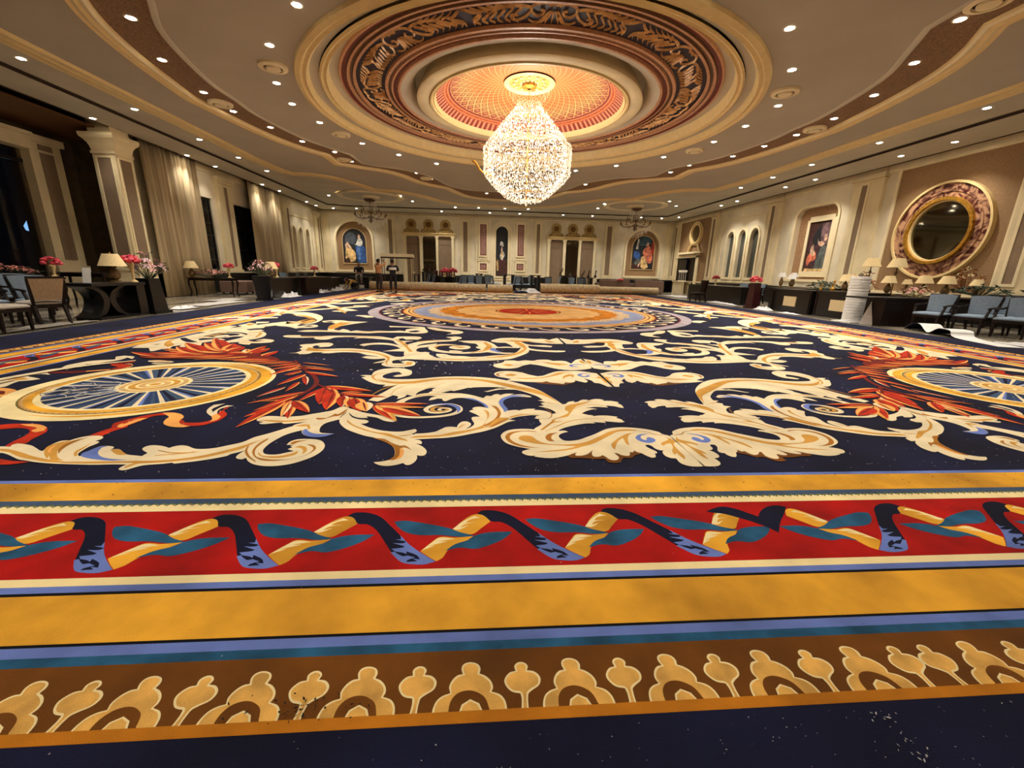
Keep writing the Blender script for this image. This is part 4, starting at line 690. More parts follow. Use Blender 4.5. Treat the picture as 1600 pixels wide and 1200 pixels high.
S d 0.015 0.03 0.03 0.025 0.02 0.02 0.01 : -3.304,4.499 -3.162,4.342 -3.022,4.195 -2.89,4.083 -2.734,3.95 -2.615,3.85 -2.502,3.753
L r p 0.14 -3.176,4.404 -2.639,4.228
L r p 0.08 -2.936,4.152 -2.721,4.183
L r p 0.09 -2.899,4.111 -2.442,4.018
L r p 0.16 -3.014,4.195 -2.893,3.616
L r c 0.12 -2.874,4.056 -2.782,3.695
L p g 0.1 -2.796,4.003 -2.725,3.683
L r p 0.17 -2.749,3.976 -2.579,3.583
L p c 0.16 -2.63,3.85 -2.527,3.573
L p g 0.12 -2.494,3.753 -2.212,3.328
L r p 0.1 -2.494,3.753 -2.253,3.367
L p c 0.1 -2.487,3.753 -2.198,3.467
L r p 0.15 -2.405,3.684 -2.03,3.45
L r p 0.08 -2.511,3.789 -2.004,3.798
L p r 0.08 -2.47,3.742 -2.02,3.684
P d -6.265,6.028 -6.078,6.184 -5.807,6.271 -5.699,6.456 -5.495,6.602 -5.054,6.331 -4.672,6.136 -4.282,5.772 -4.208,5.611 -4.446,5.677 -4.893,5.831 -5.282,5.782 -5.668,5.745 -6.066,5.79
L r p 0.2 -5.383,6.16 -5.979,6.641
L r p 0.2 -5.367,6.282 -5.997,6.782
L r p 0.2 -5.35,6.41 -5.943,7.333
L r p 0.2 -5.192,6.292 -5.378,6.822
L r p 0.14 -4.747,5.959 -5.199,5.749
L r p 0.12 -5.395,6.071 -5.975,6.129
L r p 0.12 -5.507,6.008 -6.041,5.982
L p r 0.12 -5.807,6.138 -6.237,6.49
S d 0.05 0.05 0.05 0.04 0.03 : -6.244,5.972 -5.875,6.047 -5.476,6.096 -5.003,6.032 -4.231,5.66
L r p 0.28 -5.245,6.227 -5.82,6.449
L r p 0.22 -5.302,6.286 -6.014,7.005
L r p 0.22 -5.337,6.347 -6.141,7.49
L r p 0.22 -5.292,6.349 -5.528,6.961
L r p 0.22 -5.236,6.289 -5.227,6.688
L p c 0.16 -4.887,6.185 -5.092,6.491
L r p 0.18 -4.835,6.128 -4.78,6.576
L r p 0.15 -4.898,6.184 -4.938,6.777
L r p 0.15 -4.599,5.966 -4.561,6.358
L r p 0.12 -5.003,6.032 -5.529,5.735
L r p 0.12 -4.8,5.956 -5.367,5.69
L r p 0.14 -5.198,5.994 -6.075,5.816
L r p 0.14 -5.476,6.096 -6.204,6.362
L r p 0.18 -5.66,6.145 -6.192,6.628
L r p 0.12 -5.686,6.085 -6.245,6.145
L r p 0.1 -4.381,5.758 -5.079,5.702
L r p 0.1 -4.241,5.66 -4.806,5.637
L c p 0.12 -5.842,5.596 -5.489,5.512
L r p 0.12 -5.983,5.901 -6.494,6.162
L r p 0.2 -5.584,6.271 -6.298,6.985
L r p 0.2 -5.169,6.171 -4.889,6.125
S r .09 .09 .09 .08 .08 : -5.2,3.21 -5.55,3.2 -5.85,3.05 -5.8,2.82 -5.2,2.63
S c .12 .2 .2 .16 .1 .04 : -5.15,2.7 -5.6,2.75 -6.05,2.98 -6.4,3.45 -6.52,4.1 -6.45,4.6
S g .02 .05 .05 .02 : -5.2,2.69 -5.7,2.79 -6.1,3.05 -6.42,3.6
S c .04 .1 .12 .1 .03 : -6.1,2.95 -6.35,2.75 -6.6,2.75 -6.62,2.95 -6.45,3.0
S c .04 .1 .1 .04 : -6.5,4.0 -6.62,4.5 -6.4,5.2 -6.0,5.6'''
MID='''P w -1.291,4.886 -1.009,4.754 -0.855,4.604 -0.64,4.544 -0.554,4.525 -0.386,4.677 -0.466,4.857 -0.817,4.897
P c -1.349,5.02 -1.322,5.121 -1.246,5.186 -1.121,5.19 -1.002,5.13 -0.904,5.006 -0.813,4.93 -0.735,4.971 -0.63,5.099 -0.526,5.196 -0.394,5.222 -0.24,5.226 -0.146,5.191 -0.082,5.14 -0.033,5.116 0.023,5.107 0.017,4.868 0.015,4.641 0.015,4.473 -0.016,4.464 -0.066,4.463 -0.091,4.533 -0.127,4.608 -0.179,4.629 -0.186,4.734 -0.219,4.793 -0.255,4.839 -0.239,4.702 -0.281,4.635 -0.328,4.678 -0.383,4.744 -0.412,4.668 -0.477,4.632 -0.518,4.653 -0.557,4.567 -0.629,4.608 -0.703,4.641 -0.741,4.692 -0.793,4.648 -0.85,4.647 -0.984,4.657 -1.21,4.718 -1.148,4.787 -1.237,4.854 -1.305,4.899
P g -0.305,5.16 -0.443,5.104 -0.519,5.026 -0.674,4.9 -0.828,4.817 -0.971,4.791 -1.141,4.842 -0.941,4.847 -0.785,4.874 -0.65,4.973 -0.513,5.128
P g -0.39,5.055 -0.484,4.953 -0.527,4.786 -0.474,4.881 -0.398,4.955 -0.377,4.883 -0.345,5.006
P g -0.046,5.038 -0.029,4.964 -0.104,4.866 -0.045,4.82 -0.048,4.684 -0.027,4.597 -0.01,4.774 -0.03,4.915
P g -1.217,5.008 -1.13,5.06 -1.061,5.002 -1.123,4.928 -1.194,4.936
S b 0.02 0.04 0.05 0.04 0.03 : -0.102,5.062 -0.209,5.085 -0.277,5.007 -0.236,4.92 -0.165,4.961 -0.18,5
S o 0.03 0.03 0.01 : -1.289,4.933 -1.309,5.031 -1.22,5.135
P c -1.349,5.536 -1.302,5.641 -1.218,5.707 -1.17,5.858 -1.044,5.863 -0.977,5.826 -0.874,5.884 -0.764,5.855 -0.685,5.925 -0.597,5.943 -0.527,5.932 -0.469,5.854 -0.366,5.871 -0.287,5.841 -0.252,5.732 -0.235,5.681 -0.182,5.799 -0.106,5.95 -0.017,6.023 0.023,6.004 0.007,5.82 0.002,5.628 -0.015,5.4 -0.055,5.365 -0.112,5.329 -0.228,5.281 -0.358,5.277 -0.5,5.345 -0.614,5.456 -0.731,5.571 -0.832,5.628 -0.935,5.533 -1.04,5.384 -1.184,5.335 -1.309,5.404
P g -0.275,5.618 -0.374,5.676 -0.53,5.734 -0.637,5.762 -0.545,5.639 -0.438,5.551 -0.352,5.435 -0.432,5.581
P g -0.041,5.918 -0.022,5.819 -0.032,5.658 -0.08,5.751 -0.078,5.883
P g -1.228,5.583 -1.133,5.617 -1.057,5.559 -1.142,5.467
S b 0.02 0.05 0.05 0.03 : -0.061,5.595 -0.151,5.622 -0.254,5.588 -0.26,5.497 -0.181,5.488
P c -1.343,7.587 -1.239,7.818 -1.123,7.944 -0.896,7.998 -0.67,7.945 -0.487,7.9 -0.317,7.914 -0.224,7.782 -0.149,7.903 -0.018,8.057 -0.025,7.365 -0.057,7.362 -0.186,7.354 -0.357,7.383 -0.543,7.485 -0.704,7.602 -0.801,7.573 -0.661,7.221 -0.408,7.189 -0.268,7.12 -0.314,6.994 -0.508,7.038 -0.701,7.121 -0.695,6.862 -0.548,6.738 -0.319,6.691 -0.124,6.676 -0.157,6.59 -0.313,6.54 -0.566,6.609 -0.725,6.711 -0.769,6.476 -0.921,6.198 -1.083,5.977 -1.299,5.866 -1.575,5.808 -1.846,5.778 -2.119,5.812 -2.396,5.866 -2.674,5.907 -2.879,5.918 -3.003,5.873 -3.096,5.889 -3.233,5.984 -3.19,6.076 -2.841,6.057 -2.56,6.035 -2.276,5.993 -2.002,6.04 -1.792,6.071 -1.551,6.11 -1.474,6.135 -1.288,6.233 -1.087,6.303 -0.97,6.465 -0.91,6.632 -0.835,6.944 -0.967,6.936 -1.006,7.169 -1.078,7.395 -1.251,7.424
P g -1.209,7.619 -1.003,7.689 -0.732,7.676 -0.474,7.564 -0.745,7.545 -0.931,7.426 -0.844,7.083 -0.802,6.767 -0.874,6.51 -0.777,6.857 -0.809,7.231 -0.974,7.582
P g -0.333,7.797 -0.21,7.638 -0.164,7.48 -0.301,7.523
S c 0.1 0.12 0.12 0.14 0.2 0.2 0.14 0.1 : -1.84,7.437 -1.598,7.413 -1.426,7.323 -1.345,7.083 -1.399,6.761 -1.463,6.588 -1.585,6.459 -1.794,6.409
S c 0.1 0.12 0.13 0.13 0.12 0.1 : -1.585,6.459 -1.793,6.393 -2.005,6.437 -2.195,6.547 -2.304,6.708 -2.335,6.837
S c 0.13 0.13 0.12 0.11 0.1 0.08 0.05 : -2.329,6.793 -2.303,6.974 -2.188,7.123 -1.99,7.107 -1.853,7.003 -1.922,7.074 -2.039,7.104
S b 0.05 0.07 0.05 : -2.024,6.901 -1.883,6.955 -1.72,6.92
P c -2.052,6.854 -2.014,6.993 -1.889,7.076 -1.757,7.056 -1.696,6.921 -1.731,6.759 -1.838,6.692 -1.964,6.728
P g -1.992,6.903 -1.851,6.957 -1.767,6.872 -1.86,6.821
P c -1.858,7.447 -1.949,7.546 -1.706,7.596 -1.459,7.582 -1.323,7.33 -1.233,6.95 -1.1,7.004 -0.937,6.968 -0.85,7.02 -0.879,6.881 -1.106,6.885 -1.269,6.857 -1.276,6.64 -1.189,6.48 -0.992,6.451 -1.089,6.351 -1.283,6.396 -1.343,6.432 -1.433,6.507 -1.478,6.671 -1.59,6.838 -1.608,6.972 -1.559,6.975 -1.613,7.26 -1.698,7.304 -1.768,7.35
S b 0.08 0.1 0.06 : -1.317,6.854 -1.322,6.68 -1.204,6.479
S g 0.04 0.1 0.04 : -1.46,7.423 -1.379,7.033 -1.463,6.714
P c -2.645,7.121 -2.533,7.502 -2.305,7.627 -2.131,7.641 -2.069,7.757 -2.195,7.979 -2.018,8.079 -1.921,8.002 -1.894,7.828 -1.959,7.709 -2.002,7.542 -2.284,7.416 -2.446,7.353 -2.581,7.126 -2.653,6.773 -2.672,6.521
P c -2.73,6.769 -2.592,6.777 -2.588,6.956 -2.419,7.136 -2.285,7.263 -2.313,7.067 -2.418,6.876 -2.53,6.781 -2.538,6.528 -2.433,6.414 -2.315,6.42 -2.316,6.304 -2.218,6.089 -2.385,5.976 -2.555,6.003 -2.675,6.211
P c -2.2,6.31 -2.066,6.279 -1.956,6.173 -1.782,6.145 -1.579,6.047 -1.858,5.966 -2.068,5.991 -2.184,6.162
P c -2.032,6.597 -1.925,6.603 -1.799,6.528 -1.882,6.388 -1.99,6.438
P c -2.738,9.365 -2.565,9.336 -2.327,9.047 -2.157,8.988 -1.985,8.857 -1.894,8.652 -1.963,8.441 -2.093,8.363 -2.204,8.314 -2.126,8.561 -2.261,8.758 -2.474,8.882 -2.671,9.165
P c -4.364,6.237 -4.271,6.278 -4.267,6.471 -4.36,6.629 -4.368,6.755 -4.482,6.925 -4.444,7.019 -4.326,7.074 -4.222,7.177 -4.098,7.186 -3.983,7.032 -3.973,6.823 -4.076,6.773 -4.134,6.77 -4.137,6.857 -4.222,6.924 -4.231,6.807 -4.131,6.642 -3.972,6.61 -3.769,6.664 -3.549,6.677 -3.296,6.567 -3.031,6.382 -2.778,6.062 -2.675,6.032 -2.642,6.155 -2.571,6.072 -2.424,6.023 -2.188,6.02 -2.174,5.898 -2.448,5.906 -2.704,5.829 -2.75,5.731 -2.71,5.596 -2.595,5.601 -2.546,5.615 -2.627,5.704 -2.564,5.789 -2.463,5.742 -2.415,5.65 -2.419,5.471 -2.517,5.382 -2.638,5.367 -2.773,5.419 -2.851,5.543 -2.834,5.696 -2.897,5.632 -2.979,5.598 -2.937,5.692 -2.863,5.822 -2.919,5.952 -3.032,6.086 -3.187,6.15 -3.299,6.254 -3.375,6.326 -3.527,6.356 -3.639,6.35 -3.78,6.267 -3.903,6.26 -3.889,6.336 -4.04,6.328 -4.074,6.2 -4.186,6.172 -4.229,6.243
P g -4.28,6.761 -4.175,6.682 -3.944,6.53 -3.586,6.55 -3.265,6.448 -2.996,6.232 -2.832,5.99 -2.802,5.666 -2.744,5.46 -2.828,5.665 -2.858,5.921 -3.066,6.229 -3.326,6.405 -3.709,6.479 -3.972,6.409 -4.195,6.436
P g -2.549,5.707 -2.453,5.68 -2.454,5.528 -2.627,5.435 -2.523,5.555
P c -5.161,7.848 -5.137,7.968 -4.903,7.989 -4.833,7.818 -4.658,7.81 -4.364,7.951 -4.028,8.004 -3.664,7.976 -3.405,7.938 -3.148,7.728 -3.124,7.962 -2.95,8 -2.732,7.994 -2.636,7.826 -2.678,7.632 -2.801,7.644 -2.883,7.616 -2.986,7.798 -3.034,7.681 -2.96,7.471 -2.725,7.488 -2.849,7.324 -2.774,7.084 -2.667,7.337 -2.522,7.503 -2.325,7.593 -2.306,7.414 -2.488,7.249 -2.591,7.049 -2.582,6.778 -2.558,6.527 -2.467,6.412 -2.384,6.456 -2.315,6.381 -2.344,6.154 -2.191,6.055 -2.184,5.985 -2.395,6.01 -2.555,6.144 -2.677,6.44 -2.831,6.472 -3.048,6.46 -2.928,6.588 -2.818,6.72 -2.953,6.933 -3.138,7.06 -3.342,7.046 -3.445,6.902 -3.551,7.004 -3.507,7.13 -3.309,7.241 -3.106,7.206 -2.908,7.028 -3.029,7.311 -3.12,7.512 -3.408,7.652 -3.689,7.741 -3.842,7.673 -3.805,7.846 -3.975,7.832 -4.193,7.757 -4.252,7.532 -4.373,7.501 -4.517,7.619 -4.542,7.728 -4.779,7.687 -5.025,7.711
P g -3.119,7.675 -2.986,7.522 -2.798,7.13 -2.689,6.771 -2.575,6.446 -2.634,6.443 -2.766,6.855 -2.947,7.317
P c -5.175,8.473 -5.066,8.663 -4.81,8.689 -4.648,8.663 -4.779,9.093 -4.859,9.75 -5.031,10.002 -5.198,9.981 -5.319,10.194 -5.171,10.414 -4.897,10.411 -4.718,10.274 -4.245,10.199 -4.385,9.898 -4.518,9.615 -4.617,9.27 -4.575,8.814 -4.427,8.686 -4.419,8.904 -4.281,8.772 -4.162,8.572 -4.091,8.719 -3.828,8.605 -3.657,8.692 -3.365,8.692 -3.222,8.763 -3.089,8.677 -3.119,8.965 -3.024,9.127 -2.873,9.222 -3.008,9.287 -3.535,9.31 -3.597,9.501 -3.313,9.466 -2.992,9.452 -2.812,9.39 -2.729,9.081 -2.624,8.652 -2.683,8.441 -2.866,8.385 -3.034,8.476 -3.32,8.476 -3.593,8.423 -3.76,8.342 -4.049,8.381 -4.34,8.419 -4.732,8.476 -4.971,8.426
P g -4.66,8.805 -4.761,9.334 -4.749,9.945 -4.565,10.062 -4.603,9.352 -4.599,8.885
P n -3.031,8.683 -2.898,8.839 -2.789,8.778 -2.855,8.561 -2.969,8.55
P n -5.229,10.129 -5.106,10.223 -4.977,10.104 -5.085,10.033
P c -5.842,9.211 -5.657,9.152 -5.364,8.879 -5.312,8.989 -5.162,9.005 -5.056,9.141 -5.104,9.377 -5.243,9.529 -5.402,9.51 -5.442,9.257 -5.532,9.327 -5.527,9.667 -5.447,9.949 -5.481,10.331 -5.695,10.718 -5.996,11.006 -6.381,11.299 -6.649,11.758 -7.09,11.95 -6.953,11.329 -6.721,11.245 -7.033,11.825 -6.859,12.128 -6.469,12.197 -5.846,11.507 -5.496,10.746 -5.356,10.055 -5.387,9.685 -5.652,9.565 -5.946,9.53 -5.989,9.356
P g -5.706,10.504 -5.539,10.424 -5.488,9.944 -5.587,9.66 -5.759,9.383 -5.711,9.558 -5.59,9.931
P n -5.397,9.294 -5.279,9.406 -5.164,9.321 -5.233,9.184
S c 0.25 0.35 0.3 0.25 : -5.35,12.896 -5.689,13.231 -6.206,13.846 -6.624,14.549
S c 0.25 0.4 0.35 0.3 : -6.624,14.549 -7.223,15.107 -7.466,14.695 -7.824,14.611
S c 0.2 0.3 0.2 : -7.29,16.924 -7.494,16.642 -8.052,17.172
S c 0.2 0.3 0.2 : -6.601,16.665 -6.943,16.794 -7.434,17.352
S c 0.2 0.4 0.3 0.2 : -5.716,18.103 -5.909,17.549 -6.661,19.178 -6.764,18.311
S c 0.2 0.4 0.3 0.2 : -5.97,20.012 -6.629,20.768 -6.472,19.537 -5.888,18.854
S c 0.2 0.3 0.2 : -4.902,11.576 -4.671,11.508 -4.431,11.146
S c 0.2 0.3 0.2 : -5.502,14.804 -5.629,14.775 -5.907,14.712
P c -6.637,6.776 -6.598,6.889 -6.742,7.272 -6.752,7.575 -6.762,7.904 -6.712,8.162 -6.694,8.549 -6.766,8.778 -6.619,8.793 -6.54,9.053 -6.702,9.232 -6.701,9.509 -6.729,9.724 -6.478,9.536 -6.671,9.884 -6.403,9.95 -6.356,9.742 -6.496,9.606 -6.313,9.21 -6.067,9.042 -6.021,8.882 -6.16,8.782 -6.248,8.653 -6.06,8.498 -5.819,8.41 -5.583,8.111 -5.463,7.775 -5.463,7.5 -5.527,7.364 -5.413,7.247 -5.33,7.212 -5.206,7.304 -5.391,7.332 -5.333,7.51 -5.162,7.435 -5.073,7.331 -5.041,7.152 -5.161,7.079 -5.313,7.053 -5.268,6.918 -5.364,6.934 -5.508,7.04 -5.546,7.156 -5.648,7.109 -5.779,6.944 -5.82,7.057 -5.795,7.302 -5.767,7.565 -5.783,7.748 -5.942,7.734 -5.997,7.637 -6.127,7.536 -6.356,7.517 -6.354,7.387 -6.143,7.153 -5.939,6.785 -6.035,6.638 -6.17,6.664 -6.238,6.802 -6.329,6.76 -6.204,6.492 -6.291,6.454 -6.289,6.295 -6.331,6.292 -6.68,6.738
P n -6.491,7.735 -6.443,7.883 -6.353,8.04 -6.204,8.105 -6.014,8.021 -5.964,7.876 -6.072,7.77 -6.049,7.633 -6.163,7.596 -6.323,7.637
P n -6.72,7.488 -6.661,7.537 -6.451,7.336 -6.18,7.11 -6.287,7.063 -6.521,7.247
P c -6.308,7.703 -6.27,7.849 -6.177,7.906 -6.085,7.817 -6.09,7.657 -6.178,7.622
P n -6.496,7.878 -6.467,8.112 -6.33,8.251 -6.093,8.221 -5.877,8.033 -5.854,7.935 -6.067,8.118 -6.284,8.171 -6.394,8.037
P g -6.514,6.821 -6.712,7.192 -6.73,7.443 -6.611,7.119 -6.365,6.83 -6.315,6.62
P g -6.597,9.312 -6.657,9.586 -6.476,9.465 -6.453,9.194
S c 0.1 0.2 0.1 : -5.723,5.513 -5.619,5.531 -5.514,5.535
P c -6.697,4.601 -6.687,4.682 -6.655,4.745 -6.554,4.79 -6.59,4.877 -6.601,5.015 -6.588,5.111 -6.531,5.188 -6.605,5.342 -6.592,5.451 -6.546,5.597 -6.334,5.696 -6.469,5.879 -6.412,5.947 -6.243,5.889 -6.149,5.734 -6.278,5.823 -6.253,5.669 -6.308,5.519 -6.35,5.433 -6.436,5.402 -6.355,5.245 -6.407,5.217 -6.382,5.093 -6.499,5.164 -6.503,5.065 -6.478,4.971 -6.344,4.861 -6.463,4.881 -6.507,4.813 -6.486,4.771 -6.388,4.731 -6.268,4.671 -6.3,4.609 -6.382,4.568 -6.351,4.473 -6.303,4.364 -6.32,4.328 -6.335,4.258
S d 0.06 0.1 0.1 0.08 : -6.458,4.972 -6.277,4.977 -6.115,5.029 -5.902,5.157
S p 0.04 0.05 0.04 : -6.115,5.029 -6.044,5.069 -5.927,5.122
S r 0.1 0.12 0.1 0.1 : -5.902,5.157 -5.895,5.286 -6.119,5.441 -6.014,5.589
P p -5.848,5.184 -5.842,5.262 -5.848,5.341 -5.941,5.448 -6.019,5.445 -5.857,5.368 -5.812,5.237
P p -6.327,4.293 -6.267,4.311 -6.119,4.261 -6.027,4.195 -5.964,4.098 -5.96,4.02 -6.027,4.005
P d -6.257,4.225 -6.129,4.194 -6.039,4.097 -6.09,4.065
P g -6.587,4.726 -6.493,4.728 -6.366,4.648 -6.467,4.606 -6.461,4.509 -6.393,4.398 -6.51,4.566
S g 0.03 0.06 0.06 0.04 : -1.46,7.27 -1.364,6.942 -1.463,6.629 -1.675,6.431
S g 0.03 0.06 0.05 0.03 : -2.283,6.796 -2.241,6.997 -2.052,7.065 -1.884,6.983
S g 0.03 0.08 0.08 0.05 : -0.747,6.888 -0.933,6.414 -1.174,6.152 -1.437,6.04
S g 0.03 0.06 0.03 : -1.578,5.964 -1.854,5.898 -2.133,5.94
S g 0.03 0.06 0.03 : -2.653,7.389 -2.435,7.542 -2.229,7.557
S g 0.03 0.06 0.03 : -0.952,7.731 -0.807,7.315 -0.764,6.887
S g 0.03 0.05 0.03 : -5.073,7.821 -4.751,7.871 -4.324,7.838
S g 0.03 0.05 0.03 : -4.078,7.881 -3.729,7.887 -3.373,7.801
S g 0.03 0.05 0.03 : -5.023,8.556 -4.744,8.612 -4.383,8.55
S g 0.03 0.05 0.03 : -4.069,8.513 -3.73,8.518 -3.405,8.604
S g 0.03 0.06 0.03 : -5.829,9.544 -5.808,10.091 -5.784,10.705
S g 0.05 0.15 0.1 : -6.555,11.518 -6.167,11.273 -5.697,10.681
S g 0.05 0.1 0.05 : -5.633,10.514 -5.66,10.015 -5.78,9.622
S g 0.05 0.12 0.05 : -4.803,10.127 -4.792,9.385 -4.684,8.876
S g 0.05 0.1 0.05 : -6.614,14.224 -6.023,13.444 -5.379,12.156
S g 0.03 0.06 0.03 : -6.459,7.554 -6.363,7.841 -6.373,8.356
S g 0.03 0.06 0.03 : -5.981,8.231 -5.731,8.202 -5.551,7.673
S g 0.03 0.05 0.03 : -5.525,7.117 -5.377,7.128 -5.223,7.286'''
RIB='''P N -2.189,1.938 -2.16,1.967 -2.095,1.965 -2.022,1.928 -1.954,1.849 -1.889,1.766 -1.828,1.688 -1.76,1.615 -1.7,1.572 -1.741,1.554 -1.795,1.556 -1.848,1.577 -1.896,1.629 -1.948,1.711 -2.012,1.81 -2.067,1.859 -2.112,1.865 -2.15,1.91
P b -1.886,1.762 -1.828,1.688 -1.762,1.624 -1.698,1.571 -1.741,1.554 -1.795,1.556 -1.847,1.572 -1.907,1.638 -1.889,1.646 -1.909,1.664 -1.86,1.671 -1.85,1.68 -1.912,1.706 -1.86,1.704 -1.85,1.717 -1.906,1.732 -1.877,1.733
P N -1.894,1.646 -1.853,1.636 -1.816,1.617 -1.848,1.61 -1.874,1.628
P N -1.838,1.644 -1.788,1.616 -1.767,1.586 -1.801,1.592 -1.777,1.575 -1.825,1.572 -1.822,1.584 -1.791,1.6 -1.828,1.618
P y -1.644,1.793 -1.593,1.876 -1.536,1.931 -1.49,1.922 -1.451,1.865 -1.503,1.803 -1.539,1.763 -1.588,1.767 -1.632,1.785
P y -1.775,1.642 -1.727,1.712 -1.695,1.745 -1.622,1.737 -1.536,1.747 -1.573,1.707 -1.613,1.68 -1.651,1.642 -1.669,1.595 -1.694,1.571 -1.737,1.606
P l -1.639,1.807 -1.608,1.8 -1.56,1.836 -1.603,1.816 -1.579,1.847 -1.522,1.86 -1.579,1.858 -1.555,1.886 -1.503,1.9 -1.536,1.917 -1.593,1.869
P l -1.77,1.647 -1.712,1.68 -1.746,1.676 -1.656,1.71 -1.703,1.711 -1.622,1.727 -1.694,1.739 -1.726,1.708
P t -1.938,1.879 -1.886,1.886 -1.807,1.866 -1.729,1.842 -1.658,1.814 -1.601,1.779 -1.524,1.747 -1.599,1.742 -1.696,1.759 -1.793,1.762 -1.862,1.785 -1.915,1.837
P t -1.662,1.641 -1.619,1.688 -1.562,1.716 -1.524,1.753 -1.453,1.774 -1.344,1.775 -1.381,1.728 -1.443,1.683 -1.525,1.65 -1.595,1.661'''
BIG='''P l -1.637,0.908 -1.637,0.928 -1.628,0.953 -1.611,0.967 -1.589,0.974 -1.594,0.994 -1.585,1.017 -1.57,1.031 -1.554,1.034 -1.559,1.054 -1.552,1.069 -1.531,1.075 -1.507,1.067 -1.498,1.051 -1.501,1.034 -1.482,1.025 -1.465,1.007 -1.459,0.987 -1.464,0.973 -1.437,0.962 -1.422,0.939 -1.419,0.897
P w -1.591,0.906 -1.587,0.947 -1.566,0.973 -1.529,0.98 -1.494,0.965 -1.479,0.946 -1.467,0.9
P l -1.559,0.904 -1.553,0.938 -1.528,0.953 -1.501,0.939 -1.492,0.901
P z -1.63,0.908 -1.631,0.926 -1.624,0.949 -1.607,0.963 -1.584,0.971 -1.588,0.993 -1.58,1.012 -1.565,1.025 -1.546,1.03 -1.553,1.054 -1.546,1.065 -1.53,1.069 -1.511,1.063 -1.506,1.05 -1.509,1.032 -1.488,1.02 -1.471,1.004 -1.466,0.987 -1.47,0.971 -1.442,0.958 -1.428,0.937 -1.425,0.897
P w -1.591,0.906 -1.587,0.947 -1.566,0.973 -1.529,0.98 -1.494,0.965 -1.479,0.946 -1.467,0.9
P l -1.559,0.904 -1.553,0.938 -1.528,0.953 -1.501,0.939 -1.492,0.901
P z -1.553,0.904 -1.548,0.934 -1.528,0.947 -1.507,0.936 -1.498,0.901'''
SML='''P l -1.38,0.895 -1.374,0.944 -1.376,0.963 -1.402,0.97 -1.419,0.989 -1.423,1.009 -1.406,1.032 -1.386,1.037 -1.388,1.055 -1.375,1.067 -1.357,1.066 -1.345,1.053 -1.349,1.038 -1.325,1.032 -1.309,1.012 -1.315,0.988 -1.34,0.971 -1.353,0.958 -1.356,0.894
P z -1.375,0.895 -1.368,0.947 -1.373,0.968 -1.398,0.975 -1.413,0.991 -1.416,1.009 -1.401,1.027 -1.379,1.034 -1.382,1.053 -1.371,1.061 -1.359,1.06 -1.352,1.052 -1.355,1.033 -1.33,1.026 -1.317,1.01 -1.321,0.99 -1.345,0.976 -1.358,0.962 -1.361,0.894'''
HRT='''P N -0.274,1.919 -0.215,1.949 -0.155,1.965 -0.091,1.938 -0.046,1.895 -0.013,1.863 0.03,1.909 0.094,1.952 0.164,1.968 0.209,1.951 0.157,1.893 0.067,1.803 -0.001,1.719 -0.031,1.771 -0.076,1.817 -0.128,1.855 -0.183,1.892 -0.239,1.906'''
def up_only(me):
    pass
def fix(o):   # all carpet print faces must face up
    me=o.data; bm=bmesh.new(); bm.from_mesh(me); fl=[f for f in bm.faces if f.normal.z<0]; bmesh.ops.reverse_faces(bm,faces=fl); bm.to_mesh(me); bm.free(); return o
near=parse(NEAR); mid=parse(MID)
isred=lambda it: it[0]=='L' or it[1] in 'rd' 
quads=[('',1,1),('',-1,1),('',1,-1),('',-1,-1)]
